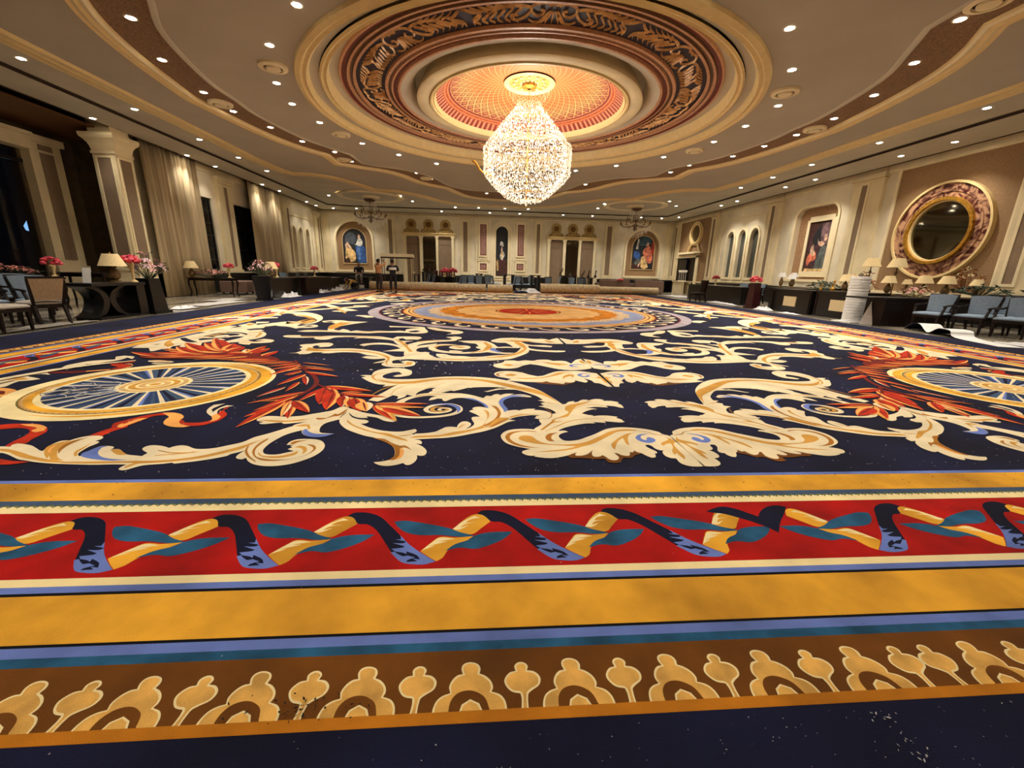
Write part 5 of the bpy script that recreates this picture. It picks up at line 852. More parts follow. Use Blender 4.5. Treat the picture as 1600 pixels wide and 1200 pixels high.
for qi,(nm,sx,sy) in enumerate(quads):
    T=lambda x,y,sx=sx,sy=sy:(x*sx,y if sy>0 else 2*YC-y)
    Q[0]=10
    b=MB(); draw(mid,b,T,0); o=fix(b.build('distant_scrollwork',CL,carpet,recalc=False)); o['kind']='stuff'
    # wheel medallion
    wz=ZB+Q[0]*2.5e-5; cx,cy=T(-4.95,4.47); b=MB()
    def disc(r,c,r0=0):
        global wz
        z=zn(); n=64; ci=CI[c]
        if r0: b.add([(cx+r*math.cos(2*PI*i/n),cy+r*math.sin(2*PI*i/n),z) for i in range(n)]+[(cx+r0*math.cos(2*PI*i/n),cy+r0*math.sin(2*PI*i/n),z) for i in range(n)],[(i,(i+1)%n,(i+1)%n+n,i+n) for i in range(n)],ci)
        else: b.add([(cx+r*math.cos(2*PI*i/n),cy+r*math.sin(2*PI*i/n),z) for i in range(n)],[tuple(range(n))],ci)
    # crescent of gold on the inner side
    disc(1.12,'l'); 
    z=zn(); b.add([(cx+sx*.05+1.03*math.cos(2*PI*i/64),cy+1.03*math.sin(2*PI*i/64),z) for i in range(64)],[tuple(range(64))],CI['y'])
    z=zn(); b.add([(cx-sx*.04+1.0*math.cos(2*PI*i/64),cy+1.0*math.sin(2*PI*i/64),z) for i in range(64)],[tuple(range(64))],CI['l'])
    disc(.965,'v'); disc(.95,'m')
    z=zn()
    for i in range(90):
        a=2*PI*i/90; b.add([(cx+.955*math.cos(a),cy+.955*math.sin(a),z),(cx+.955*math.cos(a+.05),cy+.955*math.sin(a+.05),z),(cx+.93*math.cos(a+.02),cy+.93*math.sin(a+.02),z)],[(0,1,2)],CI['o'])
    disc(.925,'y'); disc(.865,'l'); disc(.815,'s')
    NS=26
    for i in range(NS):
        a=2*PI*i/NS+.06; z=zn() if i==0 else z
        def wedge(a0,a1,r1,c,dz=0,r0=.28): b.add([(cx+r0*math.cos(a0),cy+r0*math.sin(a0),z+dz),(cx+r1*math.cos(a0),cy+r1*math.sin(a0),z+dz),(cx+r1*math.cos(a1),cy+r1*math.sin(a1),z+dz),(cx+r0*math.cos(a1),cy+r0*math.sin(a1),z+dz)],[(0,1,2,3)],CI[c])
        d=2*PI/NS
        wedge(a,a+d*.2,.815,'c'); wedge(a+d*.4,a+d*.66,.815,'n' if i%3 else 'i'); wedge(a+d*.2,a+d*.34,.815,'b'if i%2 else 'i')
        if i%2: wedge(a+d*.8,a+d*.95,.815,'i')
    Q[0]+=2
    disc(.32,'l'); disc(.285,'m'); disc(.24,'l'); disc(.215,'g'); disc(.16,'l'); disc(.135,'m'); disc(.08,'l'); disc(.05,'g')
    fix(b.build('wheel_medallion',CL,carpet,recalc=False))
    b=MB(); draw(near,b,T,0); fix(b.build('acanthus_scrollwork',CL,carpet,recalc=False))
# centre medallion
Q[0]=2; b=MB(); cx,cy=0,YC
def ringdisc(r,c,k=0,am=0):
    z=zn(); n=128; b.add([(cx+(r+am*math.sin(k*2*PI*i/n))*math.cos(2*PI*i/n),cy+(r+am*math.sin(k*2*PI*i/n))*math.sin(2*PI*i/n),z) for i in range(n)],[tuple(range(n))],CI[c])
for r,c,k,am in ((5.0,'h',0,0),(4.7,'d',0,0),(4.66,'n',0,0),(4.04,'d',0,0),(3.98,'g',0,0),(3.92,'m',0,0),(3.84,'w',0,0),(3.8,'m',0,0),(3.72,'o',0,0),(3.68,'h',0,0),(3.62,'q',0,0),(3.34,'q',0,0),(3.22,'e',24,.05),(2.86,'u',32,.06),(2.38,'o',24,.05),(2.33,'m',24,.05),(1.08,'d',0,0),(1.03,'g',0,0),(.96,'R',0,0)): ringdisc(r,c,k,am)
z=zn()
for i in range(24):
    a=2*PI*i/24; d=.05
    b.add([(cx+.1*math.cos(a),cy+.1*math.sin(a),z),(cx+.5*math.cos(a-d),cy+.5*math.sin(a-d),z),(cx+(1.7 if i%2 else .88)*math.cos(a),cy+(1.7 if i%2 else .88)*math.sin(a),z),(cx+.5*math.cos(a+d),cy+.5*math.sin(a+d),z)],[(0,1,2,3)],CI['d' if i%2 else 'p'])
z=zn()
for i in range(40):
    a=2*PI*i/40; rr=3.9
    P=[(cx+rr_*math.cos(a+da),cy+rr_*math.sin(a+da)) for da,rr_ in ((-.05,4.12),(-.03,4.4),(.02,4.54),(.05,4.44),(.03,4.28))]
    A,B=strokepoly(P,[.04,.1,.12,.08,.04]); n=len(A); b.add([(*p,z) for p in A]+[(*p,z) for p in B],[(j,j+1,n+j+1,n+j) for j in range(n-1)],CI['c' if i%5 else 'e'])
    A,B=strokepoly([(cx+4.14*math.cos(a+.03),cy+4.14*math.sin(a+.03)),(cx+4.1*math.cos(a+.09),cy+4.1*math.sin(a+.09)),(cx+4.2*math.cos(a+.13),cy+4.2*math.sin(a+.13))],[.03,.08,.03]); n=len(A); b.add([(*p,z) for p in A]+[(*p,z) for p in B],[(j,j+1,n+j+1,n+j) for j in range(n-1)],CI['c'])
fix(b.build('centre_medallion',CL,carpet,recalc=False))
# ribbon and palmettes round the border
rib=parse(RIB); big=parse(BIG); sml=parse(SML)
def edge(side):
    if side==0: return (lambda s,t:(s,t)),HX
    if side==1: return (lambda s,t:(-HX+t,YC+s)),YC
    if side==2: return (lambda s,t:(HX-t,YC-s)),YC
    return (lambda s,t:(-s,2*YC-t)),HX
rb=MB(); pb=MB()
for side in range(4):
    E_,half=edge(side); Q[0]=4; Rn=int((half-1.2)/.667)
    for sg in (1,-1):
        Q[0]=4 if sg>0 else 16
        for k in range(Rn):
            q0=Q[0]; sh=-(.667*(k-2))
            def T(x,y,sg=sg,sh=sh): x=(x+sh); return E_(x if sg>0 else .03-x,y)
            if abs(-2.15+sh)>half-1.6: continue
            draw(rib,rb,T,0); Q[0]=q0
    Q[0]=4
    for sg in (1,-1):
        for k in range(int((half-1)/.325)+1):
            for unit,s0 in ((big,-1.53),(sml,-1.37)):
                sh=-(.325*(k-4)); 
                if abs(s0+sh)>half-.95 or s0+sh>.02: continue
                q0=Q[0]
                def T(x,y,sg=sg,sh=sh): x=x+sh; return E_(x if sg>0 else -.02-x,max(y,.919))
                draw(unit,pb,T,0); Q[0]=q0
hrt=parse(HRT)
for side in range(4):
    E_,half=edge(side); Q[0]=30; draw(hrt,rb,E_,0)
o=fix(rb.build('ribbon_motifs',CL,carpet,recalc=False)); o['kind']='stuff'
o=fix(pb.build('palmette_motifs',CL,carpet,recalc=False)); o['kind']='stuff'
# rope edge of small olive loops
b=MB(); z=ZB+.0002
for side in (0,1,2):
    E_,half=edge(side)
    n=int((half*2-4.4)/.043)
    for i in range(n):
        s_=-half+2.2+i*.043; P=[(s_,2.06),(s_+.008,2.078),(s_+.024,2.082),(s_+.036,2.068)]
        A,B=strokepoly(P,[.008,.012,.012,.008]); m_=len(A); b.add([(*E_(*p),z) for p in A]+[(*E_(*p),z) for p in B],[(j,j+1,m_+j+1,m_+j) for j in range(m_-1)])
    b.add([(*E_(s_,t_),z-.0001) for s_,t_ in ((-half+2.07,2.055),(half-2.07,2.055),(half-2.07,2.074),(-half+2.07,2.074))],[(0,1,2,3)],1)
o=fix(b.build('rope_edge',[CM['v'],CM['l']],carpet,recalc=False)); o['kind']='stuff'
# lint and fluff
b=MB(); rnd=random.Random(4)
def speck(x,y,s,col=0):
    a=rnd.uniform(0,PI); l=s*rnd.uniform(1,2.2); w_=s*rnd.uniform(.4,.9); c,s2=math.cos(a),math.sin(a); z=.022
    b.add([(x+c*l,y+s2*l,z),(x-s2*w_,y+c*w_,z),(x-c*l,y-s2*l,z),(x+s2*w_,y-c*w_,z),(x,y,z+s*.7)],[(0,1,4),(1,2,4),(2,3,4),(3,0,4)],col)
for i in range(1500):
    y=2.4+6*rnd.random()**1.5; x=rnd.uniform(-5,5); speck(x,y,rnd.uniform(.0012,.0032)*(.6+y/6))
for i in range(200): speck(rnd.gauss(-.6,.9),rnd.uniform(.62,.86),rnd.uniform(.0005,.002))
for i in range(26): speck(rnd.gauss(-.33,.03),rnd.uniform(.72,.85),rnd.uniform(.0015,.004))
for i in range(60): speck(rnd.gauss(-2.0,.6),rnd.gauss(5.6,.35),rnd.uniform(.006,.016))
for i in range(260): speck(rnd.uniform(-4.5,4.5),rnd.uniform(2.14,2.33),rnd.uniform(.0015,.004),1)
for i in range(40): speck(rnd.gauss(-2.02,.09),rnd.uniform(.9,.99),rnd.uniform(.002,.005),1)
for i in range(60): speck(rnd.uniform(-3,3),rnd.uniform(.93,2.1),rnd.uniform(.0008,.0022),rnd.choice((0,1)))
o=b.build('lint',[mat('white_lint',(214,212,206),.9),mat('dark_lint',(40,26,14),.9)],carpet); o['kind']='stuff'
# loose white thread tangle on the left wheel
b=MB()
for i in range(16):
    P=[]; x,y=-5.45+rnd.uniform(-.12,.25),4.18+rnd.uniform(-.12,.12); a=rnd.uniform(0,6)
    for k in range(9): a+=rnd.uniform(-.3,1.1); x+=.05*math.cos(a); y+=.05*math.sin(a); P.append((x,y,.03+.008*rnd.random()))
    b.tube(smooth_open(P,3),.003,4,mi=i%2)
t=b.build('thread_tangle',[M_white,mat('grey_thread',(90,90,110),.8)]); tag(t,'loose tangle of white and grey thread on the left wheel motif','thread')
# ---------------- lights ----------------
M_lens=mat('lamp_lens',(255,240,215),.4,emit=50,ecol=(255,236,206)); M_trimr=mat('lamp_trim_ring',(200,190,170),.4)
LP=[('outer',[(-13.2,14.9),(-13.2,19.0),(-13.2,20.8),(-13.15,24.7),(-13.1,26.5),(-13.1,30.3),(-13.1,31.9),(-12.3,33.0),(-10.6,32.8),(-4.5,32.7),(-1.0,32.6),(1.2,32.5),(4.4,32.4),(6.6,32.4),(10.3,32.3),(11.9,32.4),(12.8,31.5),(12.7,20.3),(12.8,18.6),(12.8,14.8),(12.9,13.2),(12.8,25.9),(12.8,24.3),(-13.2,9),(-13.2,4),(12.9,8.5),(12.9,3.5)]),
('inner',[(-11.5,11.2),(-11.4,14.1),(-11.4,16.9),(-11.4,19.3),(-11.4,21.6),(-10.8,27.8),(-9.8,26.6),(-8.1,26.0),(-6.4,27.0),(-6.0,28.9),(-3.4,30.9),(-1.8,30.7),(0,30.7),(1.6,30.5),(6.1,29.1),(6.0,27.2),(7.4,25.7),(9.4,25.5),(10.5,27.0),(11.0,18.8),(11.0,16.6),(11.0,13.8),(11.0,10.9),(11.0,21.1),(-11.4,6.5),(11,6),(-11.4,1.5),(11,1)]),
('ring',[(-4.6,8.5),(-5.7,9.9),(-6.4,11.7),(-6.6,13.0),(-6.4,14.4),(-5.7,16.4),(-4.7,17.7),(-3.4,18.8),(2.4,19.0),(3.8,17.9),(5.1,16.4),(5.9,14.4),(6.0,12.9),(5.9,11.4),(4.9,9.6),(3.8,8.2),(-2.6,7.2),(2.1,7.2),(-.25,6.9)]),
('band',[(-7.8,9.3),(-8.4,10.9),(-8.6,12.6),(-8.6,13.9),(-8.2,15.2),(-7.8,16.6),(-7.1,17.8),(-6.9,19.2),(-5.6,19.8),(-4.5,20.8),(-4.0,22.0),(-3.3,22.8),(-2.6,23.7),(-1.3,25.2),(1.0,25.1),(2.6,23.6),(3.5,21.8),(4.1,20.6),(5.2,19.5),(6.4,18.7),(6.6,17.5),(7.5,16.0),(7.8,14.7),(8.0,13.5),(8.0,12.1),(7.7,10.6),(7.1,9.1),(6.4,7.7),(-5.6,6.1),(5.1,6.1),(-4.5,5.1),(4,5.1)]),
('front',[(-2.6,2.2),(2.1,2.2),(-5,1.5),(4.6,1.5),(-.25,4.2),(-8,3),(7.6,3)])]
lab={'outer':'small recessed downlight in the outermost ceiling strip by the walls','inner':'small recessed downlight in the inner strip beside the long gold moulding','ring':'small recessed downlight in the ring round the great dome rim','band':'small recessed downlight set in the brown speckled ceiling band','front':'small recessed downlight in the ceiling above the near end of the room'}
b=MB(); b.lathe([(.075,0),(.085,-.006),(.1,-.004),(.105,.002)],16,cap=False); 
p0=empty('downlight'); tag(p0,lab['outer'],'ceiling light'); b.build('trim_ring',M_trimr,p0,recalc=False)
b=MB(); b.lathe([(0,-.012),(.05,-.01),(.075,0)],14,cap=False); b.build('lens',M_lens,p0)
ld=bpy.data.lights.new('beam','SPOT'); ld.energy=SPOT_W; ld.color=(1,.93,.81); ld.spot_size=math.radians(112); ld.spot_blend=.8; ld.shadow_soft_size=.06
lo=bpy.data.objects.new('beam',ld); COL.objects.link(lo); lo.parent=p0; lo.location=(0,0,-.03)
first=True; LO=[]
for key,L in LP:
    for x,y in L:
        z=ZC-.043 if key=='outer' else (ZC+.026 if key=='band' else (ZC+.016 if key=='inner' else ZC-.004))
        o=place(p0,first,(x,y,z),0,lab[key]); o['group']='recessed downlights, '+key+' run'; first=False; LO.append((key,x,y,o))
ld2=ld.copy(); ld2.energy=SPOT_W*.42; ld2.spot_size=math.radians(100)
ld3=ld.copy(); ld3.energy=SPOT_W*1.5
ORD=['first','second','third','fourth','fifth','sixth','seventh','eighth','ninth','tenth','eleventh','twelfth','thirteenth','fourteenth','fifteenth','sixteenth','seventeenth']
for key,L in LP:
    mem=[q for q in LO if q[0]==key]
    if key=='outer':
        for q in mem:
            for c_ in q[3].children:
                if c_.type=='LIGHT': c_.data=ld2 if q[1]<-12.5 else ld3
    if key in('outer','inner'): grp={'left wall':[q for q in mem if q[1]<-9 and q[2]<32.5],'right wall':[q for q in mem if q[1]>9 and q[2]<32.2],'rear wall':[q for q in mem if not((q[1]<-9 and q[2]<32.5) or (q[1]>9 and q[2]<32.2))]}
    else: grp={'left side':[q for q in mem if q[1]<-.2],'right side':[q for q in mem if q[1]>=-.2]}
    nm={'outer':'outermost ceiling strip','inner':'inner strip by gold moulding','ring':'ring around the dome rim','band':'brown speckled band','front':'near ceiling field'}[key]
    for k_,G_ in grp.items():
        for i,q in enumerate(sorted(G_,key=(lambda q:q[1]) if 'rear' in k_ else (lambda q:q[2]))): q[3]['label']='%s downlight, %s from %s, %s'%(k_,ORD[i] if 'rear' not in k_ or i else 'first','left' if 'rear' in k_ else 'near end',nm)
# round air vents
p0=empty('ceiling_vent'); tag(p0,'','ceiling vent')
b=MB(); b.lathe([(.3,0),(.29,-.05),(.2,-.07),(.19,-.03)],28,cap=False); b.lathe([(.15,-.05),(.14,-.08),(.06,-.085),(.0,-.085)],24,cap=False); b.build('vent_ring',M_cream2,p0,smooth=True,recalc=False)
b=MB(); b.lathe([(.2,-.01),(.0,-.01)],24,cap=False); b.build('throat',M_dark,p0,recalc=False)
for i,(x,y,l) in enumerate([(-6.06,10.8,'round white air vent left of the dome rim, nearer one'),(-6.1,15.4,'round white air vent left of the dome rim, farther one'),(-8.6,13.3,'round air vent in the left part of the brown band'),(-7.1,18.9,'round air vent at the left horn of the brown band'),(5.5,10.6,'round white air vent right of the dome rim, nearer one'),(5.77,15.4,'round white air vent right of the dome rim, farther one'),(8.1,12.9,'round air vent in the right part of the brown band'),(6.3,7.2,'round air vent at the right horn of the brown band, top right'),(-4.2,21.8,'round air vent in the brown band left of the chandelier')]):
    place(p0,i==0,(x,y,ZC+(.03 if i in(2,3,6,7,8) else 0)),0,l)
# ---------------- main chandelier ----------------
mc=empty('crystal_chandelier',(DC[0],DC[1],0)); tag(mc,'enormous tiered crystal chandelier hanging from the painted dome','chandelier')
M_cr=bpy.data.materials.new('crystal'); M_cr.use_nodes=True; nt=M_cr.node_tree; pb_=nt.nodes['Principled BSDF']; pb_.inputs['Base Color'].default_value=lin((255,252,246)); pb_.inputs['Roughness'].default_value=.08; pb_.inputs['Transmission Weight'].default_value=.25; pb_.inputs['IOR'].default_value=1.6
tl=nn(nt,'ShaderNodeBsdfTranslucent'); tl.inputs[0].default_value=lin((255,248,234)); mxs=nn(nt,'ShaderNodeMixShader'); mxs.inputs[0].default_value=.5
nt.links.new(pb_.outputs[0],mxs.inputs[1]); nt.links.new(tl.outputs[0],mxs.inputs[2]); nt.links.new(mxs.outputs[0],nt.nodes['Material Output'].inputs[0])
def crystal(b,x,y,z,r,h):
    a=rnd.uniform(0,PI); b.add([(x,y,z+h)]+[(x+r*math.cos(a+k*PI/2),y+r*math.sin(a+k*PI/2),z) for k in range(4)]+[(x,y,z-h)],[(0,1,2),(0,2,3),(0,3,4),(0,4,1),(5,2,1),(5,3,2),(5,4,3),(5,1,4)])
def prof_r(z):
    if z>4.62: return .34+(5.68-z)/(5.68-4.62)*.88
    if z>3.95: return 1.24
    return .24+max(0,(z-3.2)/.75)**.62*1.0
b=MB(); z=5.7
while z>3.22:
    R_=prof_r(z); n=int(2*PI*R_/.062)
    for i in range(n):
        a=2*PI*i/n+rnd.uniform(-.02,.02); 
        for rr in (R_,R_*.9):
            if rr!=R_ and rnd.random()<.5: continue
            r2=rr+rnd.uniform(-.03,.015); crystal(b,r2*math.cos(a),r2*math.sin(a),z+rnd.uniform(-.02,.02),rnd.uniform(.009,.016),rnd.uniform(.018,.036))
    z-=.068
for i in range(60):
    a=rnd.uniform(0,2*PI); r2=rnd.uniform(0,.3); crystal(b,r2*math.cos(a),r2*math.sin(a),3.22+rnd.uniform(-.03,.05),.014,.03)
crystal(b,0,0,3.14,.03,.05)
o=b.build('crystal_drops',M_cr,mc,recalc=False); o['kind']='stuff'
b=MB()
for i in range(26):
    a=2*PI*i/26
    for rr,zz in ((.32,5.66),(.45,5.8),(.55,5.95),(.6,6.1)):
        for q in range(3): crystal(b,rr*math.cos(a+.06*q),rr*math.sin(a+.06*q),zz+.05*q,.007,.02)
o=b.build('canopy_drops',M_cr,mc,recalc=False); o['kind']='stuff'
b=MB()
for zz in (5.6,5.2,4.8,4.62,4.3,4.0,3.7,3.4):
    R_=prof_r(zz)*.94; b.tube([(R_*math.cos(2*PI*i/48),R_*math.sin(2*PI*i/48),zz) for i in range(49)],.006,6)
b.tube([(0,0,6.2),(0,0,3.3)],.012,8); b.lathe([(.0,6.2),(.22,6.19),(.2,6.12),(.05,6.08)],20,cap=False)
b.tube(smooth_open([(-1.0,.3,3.95),(-1.3,.15,4.02),(-1.45,.05,4.2),(-1.58,0,4.28)],3),[.03]*9+[.008],6); b.build('gilt_frame',M_gold,mc,smooth=True)
b=MB(); 
for zz,n in ((5.55,9),(5.35,12),(5.15,16),(4.95,20),(4.75,26),(4.5,30),(4.25,30),(4.0,28),(3.75,22),(3.5,14)):
    R_=prof_r(zz)*.86
    for i in range(n): a=2*PI*i/n+zz; b.ball((R_*math.cos(a),R_*math.sin(a),zz+.04*math.sin(i*2.4)),.018,6,5)
o=b.build('candle_bulbs',mat('bulb_glow',(255,226,178),.4,emit=16,ecol=(255,246,232)),mc); o['kind']='stuff'
for k,(zz,e) in enumerate(((5.25,.2),(4.7,.35),(4.15,.3),(3.7,.15))):
    l=bpy.data.lights.new('chandelier_glow','POINT'); l.energy=CHAND_W*e; l.color=(1,.91,.78); l.shadow_soft_size=.25; o=bpy.data.objects.new('chandelier_glow',l); COL.objects.link(o); o.parent=mc; o.location=(0,0,zz)
# smaller unlit chandeliers
def small_chand():
    t=empty('branched_chandelier'); b=MB(); b.tube([(0,0,0),(0,0,-1.15)],.018,6); b.lathe([(0,-.02),(.28,-.03),(.22,-.1),(.05,-.16)],16,cap=False); b.lathe([(0,-.85),(.1,-.82),(.14,-.9),(.06,-.98),(.12,-1.06),(.0,-1.2)],12,cap=False); b.build('stem',M_umber,t,smooth=True)
    for tier,(n,R_,z0) in enumerate(((10,.75,-.85),(6,.42,-.62))):
        for i in range(n):
            a=2*PI*i/n+tier; c,s=math.cos(a),math.sin(a)
            b=MB(); b.tube(smooth_open([(.06*c,.06*s,z0),(R_*.4*c,R_*.4*s,z0-.1),(R_*.8*c,R_*.8*s,z0-.1),(R_*c,R_*s,z0+.05)],3),.013,5); b.lathe([(0,z0+.04),(.05,z0+.07),(.055,z0+.09)],8,(R_*c,R_*s),cap=False); b.tube([(R_*c,R_*s,z0+.08),(R_*c,R_*s,z0+.2)],.012,5); b.build('arm',M_umber,t,smooth=True)
    b=MB()
    for R_,z0,n in ((.75,-.95,50),(.6,-1.1,40),(.4,-1.22,30),(.22,-1.34,16),(.42,-.75,26),(.3,-.2,20),(.2,-.3,14)):
        for i in range(n):
            a=2*PI*i/n
            for q in range(4): crystal(b,R_*math.cos(a),R_*math.sin(a),z0-q*.05,.012,.026)
    o=b.build('crystal_drops',M_cr,t,recalc=False); o['kind']='stuff'
    return t
sc0=small_chand(); sc0.location=(-8.35,27.6,ZC-.15); tag(sc0,'small unlit branched chandelier under the left ceiling rose','chandelier')
sc0.scale=(1.25,1.25,1.15)
s2=copy_tree(sc0); s2.location=(8.15,27.4,ZC-.15); s2['label']='small unlit branched chandelier under the right ceiling rose'
# light outside the bay window
t=empty('garden_lantern',(-19.5,18.3,0)); 
t.location=(-20,19.5,.1); tag(t,'ornate lantern glowing blue white in the night outside the bay window','lantern')
b=MB(); b.lathe([(.0,1.3),(.14,1.32),(.05,1.6),(.09,1.75),(.04,2.1),(.16,2.2),(.05,2.26)],12,cap=False); b.build('lantern_post',M_dark,t,smooth=True)
b=MB(); b.lathe([(0,2.26),(.26,2.34),(.3,2.5),(.1,2.85),(.03,3.4),(0,3.5)],12,cap=False); b.build('flame_glass',mat('lantern_glow',(150,205,255),.4,emit=1.6),t,smooth=True)
b=MB(); b.box(-26,-16.25,5,34,-.25,.1); o=b.build('terrace_ground',M_dark); struct(o,'dark terrace ground outside the bay window')
# ---------------- furniture builders ----------------
def bar(b,p,q,w0,d0,w1=None,d1=None,mi=0):
    w1=w1 or w0; d1=d1 or d0
    b.add([(p[0]-w0/2,p[1]-d0/2,p[2]),(p[0]+w0/2,p[1]-d0/2,p[2]),(p[0]+w0/2,p[1]+d0/2,p[2]),(p[0]-w0/2,p[1]+d0/2,p[2]),(q[0]-w1/2,q[1]-d1/2,q[2]),(q[0]+w1/2,q[1]-d1/2,q[2]),(q[0]+w1/2,q[1]+d1/2,q[2]),(q[0]-w1/2,q[1]+d1/2,q[2])],[(0,3,2,1),(4,5,6,7),(0,1,5,4),(1,2,6,5),(2,3,7,6),(3,0,4,7)],mi)
def cushion(b,x0,x1,y0,y1,z0,z1,mi=0):
    r=.03; L=lambda e:[(x0+e,y0+e),(x1-e,y0+e),(x1-e,y1-e),(x0+e,y1-e)]
    prof=[(r,z0),(0,z0+r*.7),(0,z1-r),(r,z1-.005),(r*4,z1+.012)]
    vs=[(x,y,z) for e,z in prof for x,y in L(e)]; fs=[(j*4+i,j*4+(i+1)%4,(j+1)*4+(i+1)%4,(j+1)*4+i) for j in range(len(prof)-1) for i in range(4)]+[(3,2,1,0),tuple(range(16,20))]
    b.add(vs,fs,mi)
def make_chair(name,fab,backfab,arms,w=.56,wtop=.6,hb=.95):
    t=empty(name); h=w/2
    for sx in (-1,1):
        b=MB(); bar(b,(sx*(h-.03),-.24,0),(sx*(h-.03),-.24,.4),.035,.035,.055,.055); b.build('leg',M_espresso,t)
        b=MB(); bar(b,(sx*(h-.04),.36,0),(sx*(h-.04),.25,.4),.035,.045,.05,.06); bar(b,(sx*(h-.04),.25,.4),(sx*(wtop/2-.02),.34,hb-.02),.04,.05,.03,.035); b.build('leg',M_espresso,t)
    b=MB(); b.box(-h,h,-.27,.27,.35,.41); b.build('seat_rail',M_espresso,t)
    b=MB(); cushion(b,-h+.005,h-.005,-.28,.25,.405,.48); b.build('seat',fab,t,smooth=True)
    b=MB(); rows=[]
    N=6
    for j in range(5):
        v=j/4; z=.5+(hb-.5)*v; ww=(h-.06)+(wtop/2-.03-h+.06)*v; yy=.24+.09*v
        for s_,dd in ((0,-.045),(1,.03)):
            rows.append([(-ww+2*ww*i/N,yy+dd-(.035*(1-abs(2*i/N-1)**2) if s_==0 else -.01),z+(.02*(1-abs(2*i/N-1)**2) if j==4 else 0)) for i in range(N+1)])
    vs=[p for r in rows for p in r]; M=N+1; fs=[]
    for j in range(4):
        for s_ in (0,1):
            a=(2*j+s_)*M; c=(2*j+2+s_)*M
            for i in range(N): fs.append((a+i,a+i+1,c+i+1,c+i))
        fs.append((2*j*M,(2*j+1)*M,(2*j+3)*M,(2*j+2)*M)); fs.append((2*j*M+N,(2*j+1)*M+N,(2*j+3)*M+N,(2*j+2)*M+N))
    for i in range(N): fs.append((i,i+1,M+i+1,M+i)); fs.append((8*M+i,8*M+i+1,9*M+i+1,9*M+i))
    b.add(vs,fs); bk=b.build('backrest',backfab,t,smooth=True)
    b=MB(); bar(b,(0,.34,hb-.01),(0,.345,hb+.03),wtop-.02,.06,wtop-.04,.05); b.build('top_rail',M_espresso,bk)
    if arms:
        for sx in (-1,1):
            b=MB(); bar(b,(sx*h,-.22,.4),(sx*(h+.02),-.14,.64),.045,.05,.04,.045); b.tube(smooth_open([(sx*(h+.02),-.22,.645),(sx*(h+.03),-.05,.665),(sx*(h+.01),.15,.67),(sx*(wtop/2-.03),.29,.7)],3),.024,6); b.build('arm',M_espresso,t)
    return t
RZ=lambda a:math.radians(a)
# chair faces -y at rz=0
blue=make_chair('armchair',M_bluefab,M_bluefab,True,.58,.64,.93)
G='slate blue armchairs'
def ch(proto,first,x,y,a,label,group=None,sc_=1,cat='chair'):
    o=place(proto,first,(x,y,0),RZ(a),label,sc_); o['category']=cat
    if group: o['group']=group
    return o
ch(blue,True,-10.85,9.6,70,'slate blue armchair tucked against the left end of the black desk',G)
for x,y,a,l in ((-12.0,10.5,80,'slate blue armchair behind the beige chair, in front of the flower console'),(-12.2,9.5,80,'slate blue armchair at the left frame edge, deepest in the shade'),(-11.3,8.9,75,'slate blue armchair half hidden behind the near beige side chair'),
 (10.5,10.38,-75,'pale blue armchair nearest the white foam roll on the right'),(10.95,9.75,-75,'pale blue armchair, middle one of the right hand row'),(11.15,9.05,-72,'pale blue armchair, largest of the right hand row'),(12.1,9.0,-75,'pale blue armchair cut by the right frame edge, in the back row'),(11.75,9.75,-75,'grey blue armchair seen between the right row and the console'),
 (12.3,20.6,-80,'pale blue armchair behind the long black table, nearer of two'),(12.3,22.0,-80,'pale blue armchair behind the long black table, farther of two'),(-11.6,23.0,80,'slate blue armchair pushed to the dark tables near the seated worker')):
    ch(blue,False,x,y,a,l,G)
beige=make_chair('side_chair',M_greyfab,M_beigefab,False,.52,.58,.93)
ch(beige,True,-10.28,9.0,-112,'beige backed side chair seen from behind left of the black desk')
ch(beige,False,-10.05,8.02,88,'side chair with a cream seat nearest the camera on the left')
# desks
def pedestal_desk(name,x0,x1,y0,y1,h,label,cat='table'):
    t=empty(name,((x0+x1)/2,(y0+y1)/2,0)); tag(t,label,cat); hx,hy=(x1-x0)/2,(y1-y0)/2
    b=MB(); b.box(-hx,hx,-hy,hy,h-.05,h); b.box(-hx+.02,hx-.02,-hy+.02,hy-.02,h-.08,h-.05); b.build('table_top',M_black,t,bevel=.006)
    return t,hx,hy
ROTD=RZ(88)
t=empty('scroll_desk',(-10.17,10.55,0),ROTD); tag(t,'black lacquer desk on curved crossed legs beside the left carpet edge','desk')
b=MB(); b.box(-.8,.62,-.3,.3,.73,.8); b.build('table_top',M_black,t,bevel=.008)
b=MB(); b.box(-.72,.6,-.27,.27,.0,.06); b.build('plinth',M_black,t)
for sx in (-1,1):
    b=MB(); P=smooth_open([(-.35+sx*.42,0,.06),(-.35+sx*.2,0,.16),(-.35+sx*.08,0,.4),(-.35+sx*.16,0,.6),(-.35+sx*.4,0,.73)],4)
    for i in range(len(P)-1): 
        (xa,_,za),(xb,_,zb)=P[i],P[i+1]; wv=.075
        b.add([(xa-wv,-.22,za),(xa+wv,-.22,za),(xa+wv,.22,za),(xa-wv,.22,za),(xb-wv,-.22,zb),(xb+wv,-.22,zb),(xb+wv,.22,zb),(xb-wv,.22,zb)],[(0,1,5,4),(1,2,6,5),(2,3,7,6),(3,0,4,7),(0,3,2,1),(4,5,6,7)])
    b.build('leg',M_black,t)
b=MB(); b.box(.36,.6,-.27,.27,.06,.73); b.build('side_pedestal',M_black,t)
b=MB(); b.box(-.6,.4,-.02,.02,.45,.73); b.build('modesty_panel',M_black,t)
